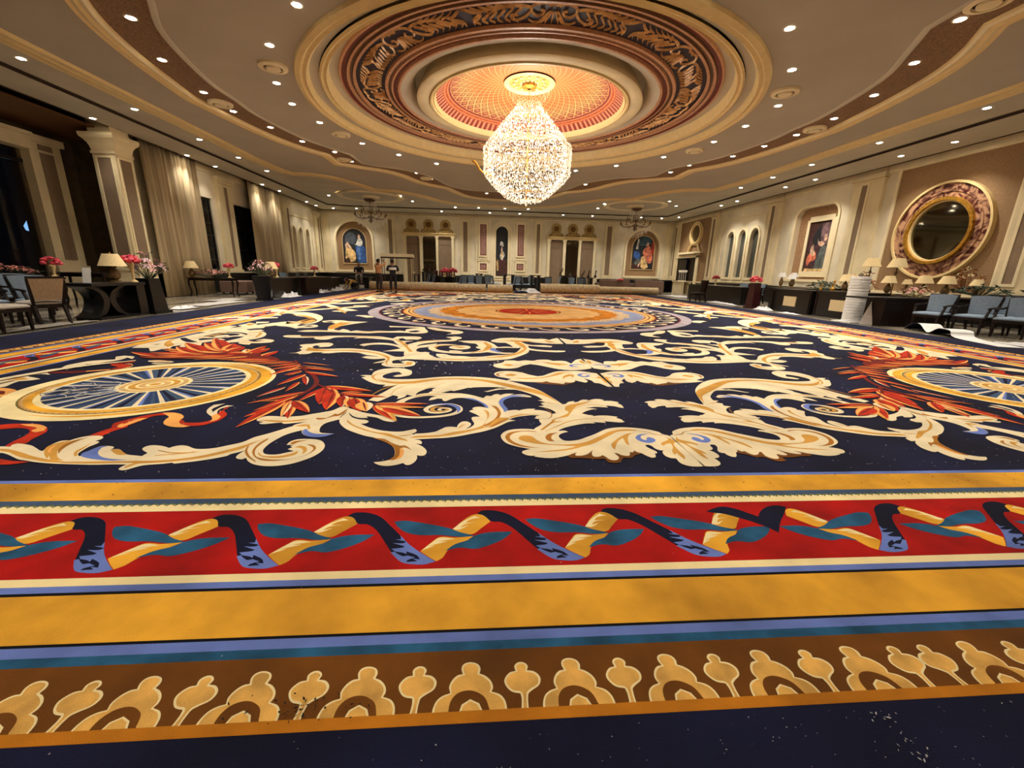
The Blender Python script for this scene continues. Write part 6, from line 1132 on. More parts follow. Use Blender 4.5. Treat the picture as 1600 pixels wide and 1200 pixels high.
def tapered_plinth(x,y,w,h,label,rz=0,wt=None,m=None):
    t=empty('flower_plinth',(x,y,0),rz); tag(t,label,'plinth'); wt=wt or w*1.15
    b=MB(); bar(b,(0,0,.06),(0,0,h),w,w,wt,wt); b.build('body',m or M_black,t,bevel=.006)
    b=MB(); b.box(-w*.62,w*.62,-w*.62,w*.62,0,.07); b.build('foot',m or M_black,t)
    return t
tapered_plinth(-10.05,11.5,.46,.88,'square black plinth under the lilies at the end of the scroll desk',ROTD,.36)
tapered_plinth(-9.68,16.5,.44,.9,'tapering black plinth with a pink lily bouquet beside the left carpet edge',.3,.6)
tapered_plinth(9.92,17.1,.38,1.05,'tall dark burgundy tapered stand under the crimson flower ball at right',.2,.3,mat('burgundy_lacquer',(46,12,16),.35,coat=.2))
def lamp(name,x,y,z,H,rs,label,m_sh=None,thin=False,base='urn'):
    t=empty(name,(x,y,z)); tag(t,label,'lamp'); hs=rs*1.05
    b=MB()
    if thin: b.lathe([(0,0),(rs*.5,0),(rs*.45,.03),(.03,.06),(.018,.12),(.018,H*.45),(.04,H*.5),(.016,H*.55),(.05,H-hs-.18),(.016,H-hs-.1),(.012,H-hs*.4)],14,cap=False)
    else: b.lathe([(0,0),(rs*.42,0),(rs*.4,.03),(rs*.2,.06),(rs*.42,(H-hs)*.3),(rs*.46,(H-hs)*.55),(rs*.2,(H-hs)*.85),(.02,(H-hs)*.95),(.015,H-hs*.4)],16,cap=False)
    b.build('lamp_base',mat('antique_brass_base',(120,96,60),.45,metal=.3,noise=.4,nscale=20),t,smooth=True,recalc=False)
    b=MB(); b.lathe([(rs,H-hs),(rs*.55,H)],24,cap=False); b.lathe([(rs*.55,H),(rs*.54,H-.004),(0,H-.006)],24,cap=False); o=b.build('lamp_shade',m_sh or M_shade,t,smooth=True,recalc=False)
    b=MB(); b.lathe([(0,H+.04),(.012,H+.03),(.01,H),(.0,H-.01)],8,cap=False); b.build('finial',M_gold,o)
    return t
lamp('table_lamp',-10.08,10.6,.8,.64,.26,'unlit lamp with a wide tan shade on the black scroll desk')
lamp('table_lamp',-13.2,18.1,.72,.66,.26,'unlit lamp with a tan shade at the left end of the console')
lamp('table_lamp',-10.0,17.9,.8,.62,.26,'cream shaded lamp behind the pink lilies on the dark table')
def petal_ball(name,x,y,z,R,label,m,vase=True,vh=.3,sq=.75,vm=None,n=40,seed=1,stuffname='blossoms'):
    r_=random.Random(seed); t=empty(name,(x,y,z)); tag(t,label,'flowers'); b=MB()
    for i in range(n):
        a=r_.uniform(0,2*PI); u=r_.uniform(-.3,1); s_=math.sqrt(1-u*u); b.ball((R*s_*math.cos(a)*.85,R*s_*math.sin(a)*.85,vh+R*.6*sq+R*sq*u*.8),R*r_.uniform(.2,.3),6,4,mi=r_.randint(0,1) if isinstance(m,list) else 0,sq=(1,1,.7))
    o=b.build(stuffname,m,t,smooth=True,recalc=False); o['kind']='stuff'
    if vase:
        b=MB(); b.lathe([(0,0),(R*.42,0),(R*.4,.02),(R*.12,.06),(R*.14,vh*.5),(R*.34,vh+.02),(R*.3,vh+.03)],14,cap=False); b.build('vase',vm or M_goldpaint,t,smooth=True,recalc=False)
    return t
RF=[M_redflower,mat('rose_petal',(222,80,100),.6,noise=.2,nscale=30)]
petal_ball('flower_ball',-9.98,11.0,.8,.19,'dome of crimson flowers in a gilt trumpet vase on the black desk',RF,vh=.42,seed=2)
petal_ball('flower_ball',-12.6,11.9,.84,.2,'dome of crimson flowers in a gilt vase at the far left console end',RF,vh=.28,seed=3)
petal_ball('flower_ball',-11.75,18.1,.76,.19,'small crimson flower ball in a slim vase at the right end of the console',RF,vh=.36,seed=4)
petal_ball('flower_ball',-10.3,19.0,.8,.17,'crimson flower ball in a gilt vase right of the cream lamp shade',RF,vh=.4,seed=5)
petal_ball('flower_ball',-10.1,22.6,.8,.18,'lone crimson flower ball on the dark tables at the left rear',RF,vh=.3,seed=6)
petal_ball('flower_ball',9.92,17.1,1.05,.24,'crimson flowers heaped on the burgundy stand at right',RF,vase=False,vh=.0,seed=7)
petal_ball('flower_ball',11.4,22.8,.8,.2,'faded red flower ball on the long black table at right',[M_redflower,M_maroon],vh=.3,seed=8)
for i,(x,l) in enumerate(((-4.05,'left'),(-3.5,'right'))):
    petal_ball('flower_ball',x,29,.85,.3,l+' one of two rose pink flower balls in front of the left screen doors',[mat('rose_petal',(222,80,100)),M_redflower],vh=.22,seed=20+i)
def lily_bouquet(x,y,z,R,label,seed,mats=None,n=26,H=.5,sprawl=1.0,rz=0,leafm=None,cat='flowers'):
    r_=random.Random(seed); t=empty('bouquet',(x,y,z),rz); tag(t,label,cat); b=MB(); lf=MB()
    for i in range(n):
        a=r_.uniform(0,2*PI); rr=R*math.sqrt(r_.random()); cx_,cy_,cz=rr*math.cos(a)*sprawl,rr*math.sin(a),H*(1-.7*(rr/R)**2)*r_.uniform(.65,1)+.03
        tilt=Vector((math.cos(a)*rr/R,math.sin(a)*rr/R,.8)).normalized(); q=tilt.to_track_quat('Z','Y').to_matrix().to_4x4(); q.translation=(cx_,cy_,cz); b.T=q
        s_=r_.uniform(.05,.085)
        for k in range(5):
            c,s=math.cos(k*1.257),math.sin(k*1.257); b.add([(0,0,-.02),(s_*.5*c-s_*.25*s,s_*.5*s+s_*.25*c,.015),(s_*1.2*c,s_*1.2*s,-.0),(s_*.5*c+s_*.25*s,s_*.5*s-s_*.25*c,.015)],[(0,1,2,3)],i%len(mats or [1]) if mats else 0)
        b.ball((0,0,.01),s_*.2,5,3,mi=0); b.T=None
        l2=r_.uniform(.08,.16); a2=a+r_.uniform(-.6,.6); e=(cx_*1.05+l2*math.cos(a2),cy_*1.05+l2*math.sin(a2),cz+r_.uniform(-.08,.06)); 
        lf.add([(cx_,cy_,cz-.03),(cx_+(e[0]-cx_)*.5-.03*math.sin(a2),cy_+(e[1]-cy_)*.5+.03*math.cos(a2),(cz+e[2])/2+.02),e,(cx_+(e[0]-cx_)*.5+.03*math.sin(a2),cy_+(e[1]-cy_)*.5-.03*math.cos(a2),(cz+e[2])/2)],[(0,1,2),(0,2,3)])
        lf.tube([(cx_*.2,cy_*.2,0),(cx_*.8,cy_*.8,cz*.6),(cx_,cy_,cz)],.006,4,cap=False)
    o=b.build('blossoms',mats or M_pinkflower,t,recalc=False); o['kind']='stuff'; o=lf.build('leaves',leafm or M_leaf,t,recalc=False); o['kind']='stuff'; return t
PK=[M_pinkflower,mat('pale_mauve_petal',(206,178,186),.6),M_peachflower]
lily_bouquet(-10.0,11.5,.88,.42,'spreading bouquet of pale pink lilies on the plinth right of the desk',11,PK,40,.62)
lily_bouquet(-9.7,16.5,.92,.42,'full bouquet of pink and white lilies on the tapering black plinth',12,PK,44,.6)
lily_bouquet(-12.45,18.15,.76,.38,'long low pink and coral flower arrangement on the console',13,[M_peachflower,M_pinkflower,M_peachflower],46,.3,1.9)
lily_bouquet(-13.5,11.6,.86,.3,'long low dusty coral flower arrangement on the far left console',14,[M_peachflower,M_maroon,M_peachflower],46,.26,2.8)
# console with cabriole legs
def console(x0,x1,yc,h,d,label,m=M_espresso,rz=0,cat='console table'):
    t=empty('console_table',((x0+x1)/2,yc,0),rz); tag(t,label,cat); hx=(x1-x0)/2
    b=MB(); b.box(-hx,hx,-d/2,d/2,h-.04,h); b.build('table_top',m,t,bevel=.005)
    b=MB(); b.box(-hx+.05,hx-.05,-d/2+.04,d/2-.04,h-.11,h-.04); b.build('apron',m,t)
    for sx in (-1,1):
        for sy in (-1,1):
            b=MB(); b.tube(smooth_open([(sx*(hx-.05),sy*(d/2-.05),h-.06),(sx*(hx-.03),sy*(d/2-.04),h*.65),(sx*(hx-.08),sy*(d/2-.06),h*.25),(sx*(hx-.03),sy*(d/2-.03),.0)],3),[.035]*4+[.026]*4+[.02],6); b.build('leg',m,t)
    return t
console(-13.3,-11.55,18.1,.74,.42,'dark console table on curved legs in front of the near curtain')
console(-14.6,-12.45,11.8,.84,.45,'dark console against the bay behind the left chairs')
console(-13.3,-12.1,12.9,.95,.35,'narrow dark bench table near the foot of the dim pilaster')
# menu card
t=empty('place_card',(-10.2,10.0,.8),.2); tag(t,'white upright card leaning at the left end of the black desk','card'); b=MB(); b.T=Matrix.Rotation(-.25,4,'X'); b.box(-.075,.075,-.004,.004,0,.33); b.T=None; b.build('card_panel',M_white,t)
# ottomans
def sofa(x,y,w,d,h,label,m=M_brownfab,rz=0,hb=None):
    t=empty('sofa' if hb else 'ottoman',(x,y,0),rz); tag(t,label,'sofa' if hb else 'ottoman')
    b=MB(); cushion(b,-w/2,w/2,-d/2,d/2,.08,h); b.build('seat',m,t,smooth=True)
    if hb:
        b=MB(); cushion(b,-w/2,w/2,d/2-.02,d/2+.16,.08,hb); b.build('backrest',m,t,smooth=True)
        for sx in (-1,1): b=MB(); cushion(b,sx*w/2-.1,sx*w/2+.1,-d/2,d/2,.08,h+.18); b.build('arm',m,t,smooth=True)
    for sx in (-1,1):
        for sy in (-1,1): b=MB(); b.box(sx*(w/2-.08)-.03,sx*(w/2-.08)+.03,sy*(d/2-.08)-.03,sy*(d/2-.08)+.03,0,.1); b.build('leg',M_espresso,t)
    return t
sofa(-12.6,20.1,1.1,.8,.58,'mauve brown ottoman under the pilaster behind the console',rz=.1)
sofa(-11.35,19.9,.8,.8,.6,'mauve brown ottoman touching the tapering black plinth',rz=.5)
# block tables (dark)
def block_table(name,x0,x1,y0,y1,h,label,cat='table',m=M_black,over=.06,rz=0,legs=False):
    t=empty(name,((x0+x1)/2,(y0+y1)/2,0),rz); tag(t,label,cat); hx,hy=(x1-x0)/2,(y1-y0)/2
    b=MB(); b.box(-hx,hx,-hy,hy,h-.05,h); b.build('table_top',m,t,bevel=.006)
    if legs:
        for sx in (-1,1):
            for sy in (-1,1): b=MB(); bar(b,(sx*(hx-.06),sy*(hy-.06),0),(sx*(hx-.06),sy*(hy-.06),h-.05),.04,.04,.06,.06); b.build('leg',m,t)
        b=MB(); b.box(-hx+.05,hx-.05,-hy+.05,hy-.05,h-.12,h-.05); b.build('apron',m,t)
    else:
        for sx in (-1,1): b=MB(); b.box(sx*(hx*.62)-hx*.22,sx*(hx*.62)+hx*.22,-hy+over,hy-over,0,h-.05); b.build('pedestal',m,t)
    return t
block_table('dining_table',-10.5,-9.75,17.4,19.6,.8,'black pedestal table with the cream lamp left of the carpet',m=M_black)
block_table('dining_table',-10.5,-9.4,19.8,21.4,.8,'dark red brown table behind the tapering plinth',m=M_espresso)
block_table('dining_table',-10.8,-9.7,21.8,23.8,.78,'dark table carrying the lone crimson flower ball',m=M_espresso)
block_table('dining_table',-11.3,-9.9,24.3,26.0,.72,'low dark table nearest the seated worker',m=M_black)
block_table('bench',-12.8,-11.4,24,29,.62,'long navy banquette along the left rear wall','bench',m=mat('navy_vinyl',(26,30,46),.5))
block_table('dining_table',-10.2,-8.8,28.3,29.3,.72,'dark table the worker in black sits on','table')
# table glasses
def glass_thing(x,y,z,label,h=.18):
    t=empty('menu_holder',(x,y,z)); tag(t,label,'holder'); b=MB(); b.box(-.06,.06,-.03,.03,0,h); t2=b.build('holder_body',M_greyglass,t); return t
glass_thing(-10.0,20.3,.8,'small grey menu holder on the red brown table'); glass_thing(-9.9,21.0,.8,'small grey box at the far end of the red brown table')
# plastic sheets
def crumple(name,x,y,w,d,h,label,seed,m=None,n=12,cat='plastic sheet',rz=0):
    r_=random.Random(seed); vs=[];fs=[]
    for j in range(n+1):
        for i in range(n+1):
            e=min(i,n-i,j,n-j)/n*2; vs.append((-w/2+w*i/n+r_.uniform(-.4,.4)*w/n,-d/2+d*j/n+r_.uniform(-.4,.4)*d/n,.012+h*min(1,e*1.6)*r_.uniform(.05,1)))
    for j in range(n):
        for i in range(n): fs.append((j*(n+1)+i,j*(n+1)+i+1,(j+1)*(n+1)+i+1,(j+1)*(n+1)+i))
    b=MB(); b.add(vs,fs); o=b.build(name,m or mat('milky_plastic',(206,204,204),.35,spec=.6),recalc=False); o.location=(x,y,.012); o.rotation_euler=(0,0,rz); tag(o,label,cat); return o
crumple('plastic_sheet',-9.7,18.6,.6,1.2,.24,'crumpled white plastic heap under the black pedestal table',1,n=9)
crumple('plastic_sheet',-9.75,22.3,.6,1.2,.22,'crumpled clear plastic bag heap left of the carpet, under the dark table',2,n=9)
crumple('plastic_sheet',-9.7,24.6,.5,1.4,.24,'smaller crumpled plastic bags behind the first heap',3,n=8)
crumple('plastic_sheet',-10.3,14.6,.7,2.2,.05,'flat white plastic sheet between the desk and the tapering plinth',4,rz=-.05,m=mat('dull_film',(168,164,158),.45))
crumple('plastic_sheet',-10.9,16.2,.9,1.4,.04,'pale plastic strip lying towards the console on the marble floor',5,m=mat('dull_film',(168,164,158),.45))
crumple('plastic_sheet',-10.1,12.75,.35,.7,.1,'small crumpled film scrap right behind the square plinth',6,n=8)
crumple('plastic_sheet',-9.95,8.7,.3,1.9,.05,'thin pale underlay strip in front of the beige chair',7,m=mat('grubby_film',(120,112,100),.5))
crumple('plastic_sheet',9.75,16.1,.4,.8,.16,'white plastic heap in front of the burgundy stand',8,n=8)
crumple('plastic_sheet',9.7,14.6,.3,1.0,.05,'plastic scraps in front of the twin black cabinets',9,n=8)
crumple('plastic_sheet',10.6,25.5,1.1,2.6,.14,'folded white foam pile beyond the long black table',10,n=4)
crumple('plastic_sheet',10.0,19.6,.3,2.6,.1,'clear plastic scraps under the edge of the long black table',12,n=10)
crumple('plastic_sheet',9.9,7.2,.7,2.0,.1,'white foam sheet crumpled at the right frame edge',13,n=8)
# right side furniture
block_table('dining_table',10.45,11.65,18.9,24.2,.82,'long black table on the right with a dull grey top',m=M_black)
ch(make_chair('dining_chair',M_espresso,M_espresso,False,.5,.52,1.05),True,9.3,20.6,-80,'dark wooden dining chair standing at the right carpet edge')
def cabinet(x0,x1,y0,y1,h,label,i):
    t=empty('sideboard',(x0,(y0+y1)/2,0)); tag(t,label,'sideboard'); hy=(y1-y0)/2; w_=x1-x0
    b=MB(); b.box(.03,w_,-hy+.02,hy-.02,0,h-.05); b.build('carcass',M_black,t)
    b=MB(); b.box(-.03,w_+.02,-hy,hy,h-.05,h); b.build('counter_top',M_black,t,bevel=.005)
    b=MB(); b.box(0,.03,-.32,.32,.24,.6); b.build('cream_panel',mat('cream_square_panel',(206,184,140),.7,noise=.1,nscale=30),t)
    b=MB(); 
    for s_ in (-1,1): b.box(.01,.035,s_*(hy-.08)-.02,s_*(hy-.08)+.02,.05,h-.1)
    b.build('edge_strip',M_espresso,t)
cabinet(10.25,11.0,14.35,16.45,.86,'black sideboard with a cream square panel, left of the pair',0)
cabinet(10.3,11.05,12.2,14.25,.88,'black sideboard with a cream square panel, right of the pair by the roll',1)
# foam roll
t=empty('foam_roll',(10.05,12.3,0)); tag(t,'tall upright roll of white packing foam wound in layers','foam roll'); b=MB(); pr=[(0,0),(.25,0)]
for i in range(44): z=.02+1.33*i/44; pr+=[(.255+.004*math.sin(i*1.7),z),(.26+.005*math.sin(i*2.3),z+.012),(.25,z+.024)]
pr+=[(.25,1.36),(.22,1.365),(.1,1.355),(0,1.35)]; b.lathe(pr,36,cap=False); b.build('foam_layers',M_white,t,smooth=True,recalc=False)
b=MB(); b.box(-.4,.3,-.4,.3,.0,.02); b.build('base_sheet',M_white,t)
t=empty('foam_wedge',(9.86,11.6,0),.3); tag(t,'narrow white foam offcut standing like a spike beside the roll','foam'); b=MB(); b.add([(-.02,-.2,0),(.02,-.2,0),(.02,.16,0),(-.02,.16,0),(-.01,-.03,.66),(.01,-.03,.66)],[(0,1,2,3),(0,1,5,4),(2,3,4,5),(1,2,5),(0,4,3)]); b.build('wedge',M_white,t)
# right desk
t=empty('reception_desk',(10.5,11.45,0),RZ(-3)); tag(t,'large black desk with a thin overhanging top between the roll and armchairs','desk')
b=MB(); b.box(-1.25,1.3,-.4,.36,.76,.81); b.build('table_top',M_black,t,bevel=.006)
b=MB(); b.box(-.6,1.2,-.34,.3,0,.76); b.build('pedestal',M_espresso,t); b=MB(); b.box(-.65,1.22,-.38,-.345,0,.74); b.build('front_panel',M_espresso,t)
console(11.0,14.0,12.6,.8,.6,'dark console under the huge round mirror',rz=RZ(-70))
t=console(12.6,14.0,10.4,.95,.6,'dark console at the right edge below the glass tray',rz=RZ(-80))
for x,y,z,H,r,l,thin in ((11.25,13.3,.85,1.12,.26,'tall slim lamp left of the round mirror',True),(11.35,12.5,.82,1.12,.26,'tall slim lamp overlapping the round mirror frame',True),(11.0,12.3,.85,.56,.2,'small squat lamp just right of the foam roll',False),(11.5,12.2,.82,.5,.14,'little pale lamp in the middle of the lamp cluster',False),(11.95,12.1,.82,.62,.22,'cream lamp in front of the round mirror, left one of a pair',False),(12.35,11.8,.82,.62,.22,'cream lamp in front of the round mirror, right one of a pair',False),(12.9,11.45,.9,.46,.17,'small bright white shaded lamp behind the first blue armchair',False),(11.3,13.9,.85,.6,.2,'pale lamp peeking over the top of the foam roll',False),
 (10.75,13.6,.86,.58,.2,'pale lamp touching the left side of the foam roll top',False)):
    lamp('table_lamp',x,y,z,H,r,l,thin=thin)
for i,(x,y) in enumerate(((11.1,17.2),(11.4,17.0),(11.7,17.3))):
    lamp('table_lamp',x,y,.88,.62-.08*(i==1),.17,('left','middle','right')[i]+' lamp of three on the sideboard left of the framed painting',m_sh=M_white)
block_table('sideboard',11.0,13.0,16.4,17.9,.88,'dark sideboard carrying three lamps behind the burgundy stand','sideboard')
lily_bouquet(11.2,11.55,.82,.33,'heap of blush roses and pale leaves on the desk by the lamps',15,[M_pinkflower,M_peachflower],30,.28,1.5,leafm=mat('pale_green_leaf',(170,160,110),.6))
lily_bouquet(12.9,11.3,.9,.5,'dark green foliage spread on the console behind the armchairs',16,[M_leaf],50,.32,1.3)
lily_bouquet(13.35,12.1,1.0,.36,'tall dried rust foliage with cream blooms at the right wall',17,[M_dryleaf,mat('cream_bloom',(206,200,150),.6),M_dryleaf],44,.85,leafm=M_dryleaf)
lily_bouquet(11.6,13.7,.85,.25,'dried rust coloured leaves behind the foam roll',18,[M_dryleaf],26,.7,leafm=M_dryleaf)
lily_bouquet(11.5,15.4,.86,.4,'dark green plant on the sideboard below the framed painting',19,[M_leaf],44,.34,1.5)
# glass tray
t=empty('glass_bowl',(13.3,10.2,.95)); tag(t,'wide shallow glass bowl with a chrome rim at the right edge','bowl'); b=MB(); b.lathe([(0,0),(.12,.01),(.3,.06),(.42,.14),(.4,.145),(.28,.08),(0,.03)],28,cap=False); b.build('bowl_glass',mat('clear_glass',(200,205,200),.08,trans=.8),t,smooth=True,recalc=False); b=MB(); b.tube([(.42*math.cos(a*.2618),.42*math.sin(a*.2618),.145) for a in range(25)],.014,6); b.build('chrome_rim',M_chrome,t,smooth=True)
# statuettes
def statuette(x,y,z,s,label,m,pose):
    t=empty('statuette',(x,y,z)); tag(t,label,'statuette'); b=MB()
    b.lathe([(0,0),(.12*s,0),(.12*s,.03*s),(.05*s,.05*s)],12,cap=False)
    if pose: # prancing figure
        b.tube(smooth_open([(-.16*s,0,.1*s),(-.05*s,0,.2*s),(.06*s,0,.34*s),(.1*s,0,.5*s)],3),[.03*s]*2+[.06*s]*4+[.05*s]*3+[.04*s],8); b.ball((.14*s,0,.56*s),.06*s,8,6)
        for dx in (-.1,.02): b.tube([(dx*s,0,.18*s),((dx-.08)*s,.02,.05*s)],.018*s,5)
        b.tube([(.08*s,0,.42*s),(.2*s,.02,.36*s),(.24*s,0,.44*s)],.016*s,5)
    else:
        b.ball((0,0,.12*s),.12*s,12,8); b.tube([(0,0,.2*s),(.03*s,0,.36*s),(.0,0,.5*s)],[.05*s,.04*s,.02*s],8); b.ball((.06*s,0,.55*s),.07*s,8,6); b.tube([(.02*s,0,.35*s),(.18*s,0,.45*s)],.02*s,6)
    b.build('figure',m,t,smooth=True)
statuette(10.75,14.6,.86,.4,'small gilt figurine on the left sideboard',M_gold,False); statuette(10.85,14.2,.86,.6,'upright gilt figurine beside the smaller gilt one',M_gold,False)
statuette(10.9,13.3,.88,1.0,'silver figurine on a mirrored ball left of the foam roll',M_chrome,False); statuette(11.1,13.6,.88,.8,'white and silver figurine behind the mirrored ball',M_chrome,True)
# lifted wavy carpet strip
t=empty('underlay_strip',(9.92,9.6,0),RZ(-20)); tag(t,'strip of pale backed carpet rippling up in two waves at the right edge','carpet strip')
b=MB(); P=[(.0,1.0,.02),(.0,.75,.16),(.02,.6,.2),(.02,.4,.19),(.0,.1,.05),(.0,-.05,.04),(.0,-.3,.16),(.0,-.5,.18),(.0,-.75,.16),(.0,-.95,.03),(.0,-2.2,.02)]
S_=smooth_open(P,4); n=len(S_); wv=[.28]*n
for off_,mi in ((0,0),(-.012,1)):
    vs=[(x-.22,y,z+off_) for x,y,z in S_]+[(x+.22,y,z+off_) for x,y,z in S_]; b.add(vs,[(i,i+1,n+i+1,n+i) for i in range(n-1)],mi)
b.build('strip',[M_white,CM['n']],t,recalc=False)
# rear: rolled carpet segments
def roll(x0,x1,y,r,label):
    t=empty('rolled_underlay',((x0+x1)/2,y,r+.012)); tag(t,label,'carpet roll'); h=(x1-x0)/2; b=MB(); k=28; prof=[]
    vs=[];fs=[]; N=10
    for j in range(N+1):
        xx=-h+2*h*j/N; rr=r*(1+.03*math.sin(j*1.9+x0))
        for i in range(k): a=2*PI*i/k; vs.append((xx,rr*math.cos(a),rr*math.sin(a)*(.97)))
    for j in range(N):
        for i in range(k): fs.append((j*k+i,j*k+(i+1)%k,(j+1)*k+(i+1)%k,(j+1)*k+i))
    b.add(vs,fs); b.build('rolled_layers',M_backing,t,smooth=True,recalc=False)
    b=MB()
    for sx in (-1,1):
        S=[]; 
        for i in range(40): a=i*.45; rr=r*.97*(1-i/44); S.append((sx*(h+.002),rr*math.cos(a),rr*math.sin(a)))
        b.tube(S,.006,4)
        b.add([(sx*h,r*.96*math.cos(2*PI*i/k),r*.94*math.sin(2*PI*i/k)) for i in range(k)],[tuple(range(k))])
    b.build('spiral_end',mat('roll_end',(60,44,34),.8),t)
roll(-8.3,-3.0,26.3,.26,'long rolled jute backed carpet at the rear, left segment behind the workers')
roll(-3.0,-1.3,26.35,.24,'rolled jute backed carpet segment left of the small dark figure')
roll(-1.2,.35,26.35,.24,'short rolled carpet segment right of centre, before the white bag')
roll(2.1,5.85,26.5,.3,'thickest straight carpet roll, right of the white bag')
roll(5.95,9.9,27.0,.24,'thin carpet roll continuing to the right rear corner')
crumple('plastic_sheet',1.3,26.4,1.6,.7,.3,'white and navy plastic bag bundle lying between the carpet rolls',21,n=7,cat='bag')
crumple('carpet_fold',.85,25.85,.9,.3,.2,'folded dark carpet end sticking out between the rolls',22,m=CM['n'],n=5,cat='carpet fold')
# rear furniture row
stool=make_chair('dining_chair',M_bluefab,M_bluefab,False,.46,.5,.97)
RX=[(-5.0,28.6,'slate blue chair left of the red flower balls'),(-2.75,28.7,'slate blue chair, first of four right of the rose flower balls'),(-2.3,29.1,'slate blue chair, second of four right of the rose flower balls'),(-1.75,28.7,'slate blue chair, third of four right of the rose flower balls'),(-1.15,28.9,'slate blue chair, fourth of four right of the rose flower balls'),(-.55,28.5,'taupe seat chair left of the small dark table under the central painting'),(.85,28.6,'slate blue chair right of the first black box table'),(1.45,29.0,'pale chair beside the black box table'),(2.85,28.5,'grey chair right of the second black box table'),(3.5,28.9,'slate blue chair in the gap below the brocade square'),(4.55,28.5,'bright slate blue chair left of the right screen doors')]
RX+=[(-5.4,29.0,'dark gap chair between the box table and the left screen'),(-3.2,28.3,'slate blue chair right under the right hand flower ball'),(-.95,30.1,'rear row chair under the left brocade square'),(2.0,30.6,'rear row chair under the right brocade square'),(5.0,28.3,'slate blue chair in front of the right dark glass'),(5.75,28.7,'last slate blue chair before the left taupe sofa'),(.35,28.2,'slate blue chair in front of the first black box table')]
for i,(x,y,l) in enumerate(RX): ch(stool,i==0,x,y,random.Random(i).choice((0,180,90,-90)),l,'dining chairs behind the rolled carpet')
for i,(x0,x1,h,l) in enumerate(((-6.3,-5.75,.95,'dark box table left of the first rear chair'),(-5.7,-4.9,1.12,'taller dark cabinet with small figures before the left dark glass'),(-4.5,-3.2,.86,'black low table carrying the rose flower balls'),(-2.0,-1.5,1.1,'narrow high dark table near the fourth chair'),(-.15,.75,1.08,'black box table under the central arched painting'),(1.75,2.55,1.08,'second black box table right of the central painting'),(3.9,5.1,1.1,'wide thin topped black table before the right screen doors'),(5.2,6.3,1.0,'dark table with figurines before the right dark glass'))):
    block_table('bar_table',x0,x1,29.4,30.0,h,l)
for i,(x0,x1,l) in enumerate(((6.5,8.6,'taupe sofa behind the thick carpet roll, left of two'),(9.0,11.0,'taupe sofa behind the thin carpet roll, right of two'))):
    sofa((x0+x1)/2,29.2,x1-x0,.8,.5,l,rz=PI,hb=.9)
for i,(x,l) in enumerate(((-4.3,'red high backed bench rail behind the rose flower balls'),)):
    t=empty('slatted_bench',(-4.2,30.6,0)); tag(t,l,'bench'); b=MB(); b.box(-.75,.75,-.05,.05,0,.9); b.build('bench_body',M_espresso,t)
    for k in range(9): b=MB(); b.lathe([(0,.9),(.06,.9),(.06,1.2),(.03,1.24),(0,1.24)],8,(-.68+k*.17,0),cap=False); b.build('post',mat('dark_red_lacquer',(70,20,20),.4),t)
petal_ball('flower_ball',7.9,28.6,.85,.2,'low scatter of red flowers on the left taupe sofa',RF,vase=False,vh=0,sq=.4,seed=31)
for i,(x,y,z,l) in enumerate(((-5.5,29.6,1.12,'left dark figurine before the left glass door'),(-5.15,29.7,1.12,'right dark figurine before the left glass door'),(5.5,29.6,1.0,'left dark figurine before the right glass door'),(5.9,29.6,1.0,'tall dark figurine before the right glass door'),(3.95,29.6,1.1,'small dark vase figurine at the left edge of the right screen'),(6.4,29.6,1.0,'right dark branching figurine before the right glass door'))):
    statuette(x,y,z,.8,l,M_dark,i%2==0)
ct=block_table('counter',9.8,12.0,30.6,31.4,.82,'dark counter with a cream drawer front in the right rear corner','counter')

b=MB(); b.box(.2,.85,-.42,-.36,.3,.68); b.build('cream_panel',mat('cream_square_panel',(206,184,140)),ct)
block_table('banquette',12.2,13.6,32.2,33.6,.92,'dark navy banquette in the right rear corner','bench',m=mat('navy_vinyl',(26,30,46)))
block_table('bar_cabinet',12.9,13.7,30.0,31.6,.9,'cream fronted bar cabinet below the four glass lamps','cabinet',m=M_cream)
t=empty('glass_candelabra',(13.3,30.8,.9)); tag(t,'row of four bright glass candle lamps in front of the dark doorway','candelabra')
for i in range(4): b=MB(); b.lathe([(0,0),(.06,.01),(.012,.05),(.012,.6),(.09,.66),(.1,.74),(.05,.78)],10,(0,.5-i*.33),cap=False); b.build('glass_lamp',mat('lit_glass',(226,216,200),.2,emit=.12),t,smooth=True,recalc=False)
# canopy stand by the workers
t=empty('canopy_stand',(-7.0,28.2,0),0); tag(t,'flat cream topped canopy frame on thin posts behind the standing workers','canopy')
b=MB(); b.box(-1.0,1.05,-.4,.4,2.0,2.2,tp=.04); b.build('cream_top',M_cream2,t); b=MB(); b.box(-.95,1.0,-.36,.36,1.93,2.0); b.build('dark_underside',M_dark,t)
for sx in (-.9,.95): 
    for sy in (-.32,.32): b=MB(); b.box(sx-.02,sx+.02,sy-.02,sy+.02,0,1.95); b.build('post',M_umber if sx<0 else M_cream2,t)
petal_ball('globe_lamp',-5.95,27.9,1.0,.12,'small pale globe on a thin pole right of the canopy frame',mat('opal_globe',(226,214,190),.4),vase=False,vh=0,n=14,seed=40)['category']='lamp'
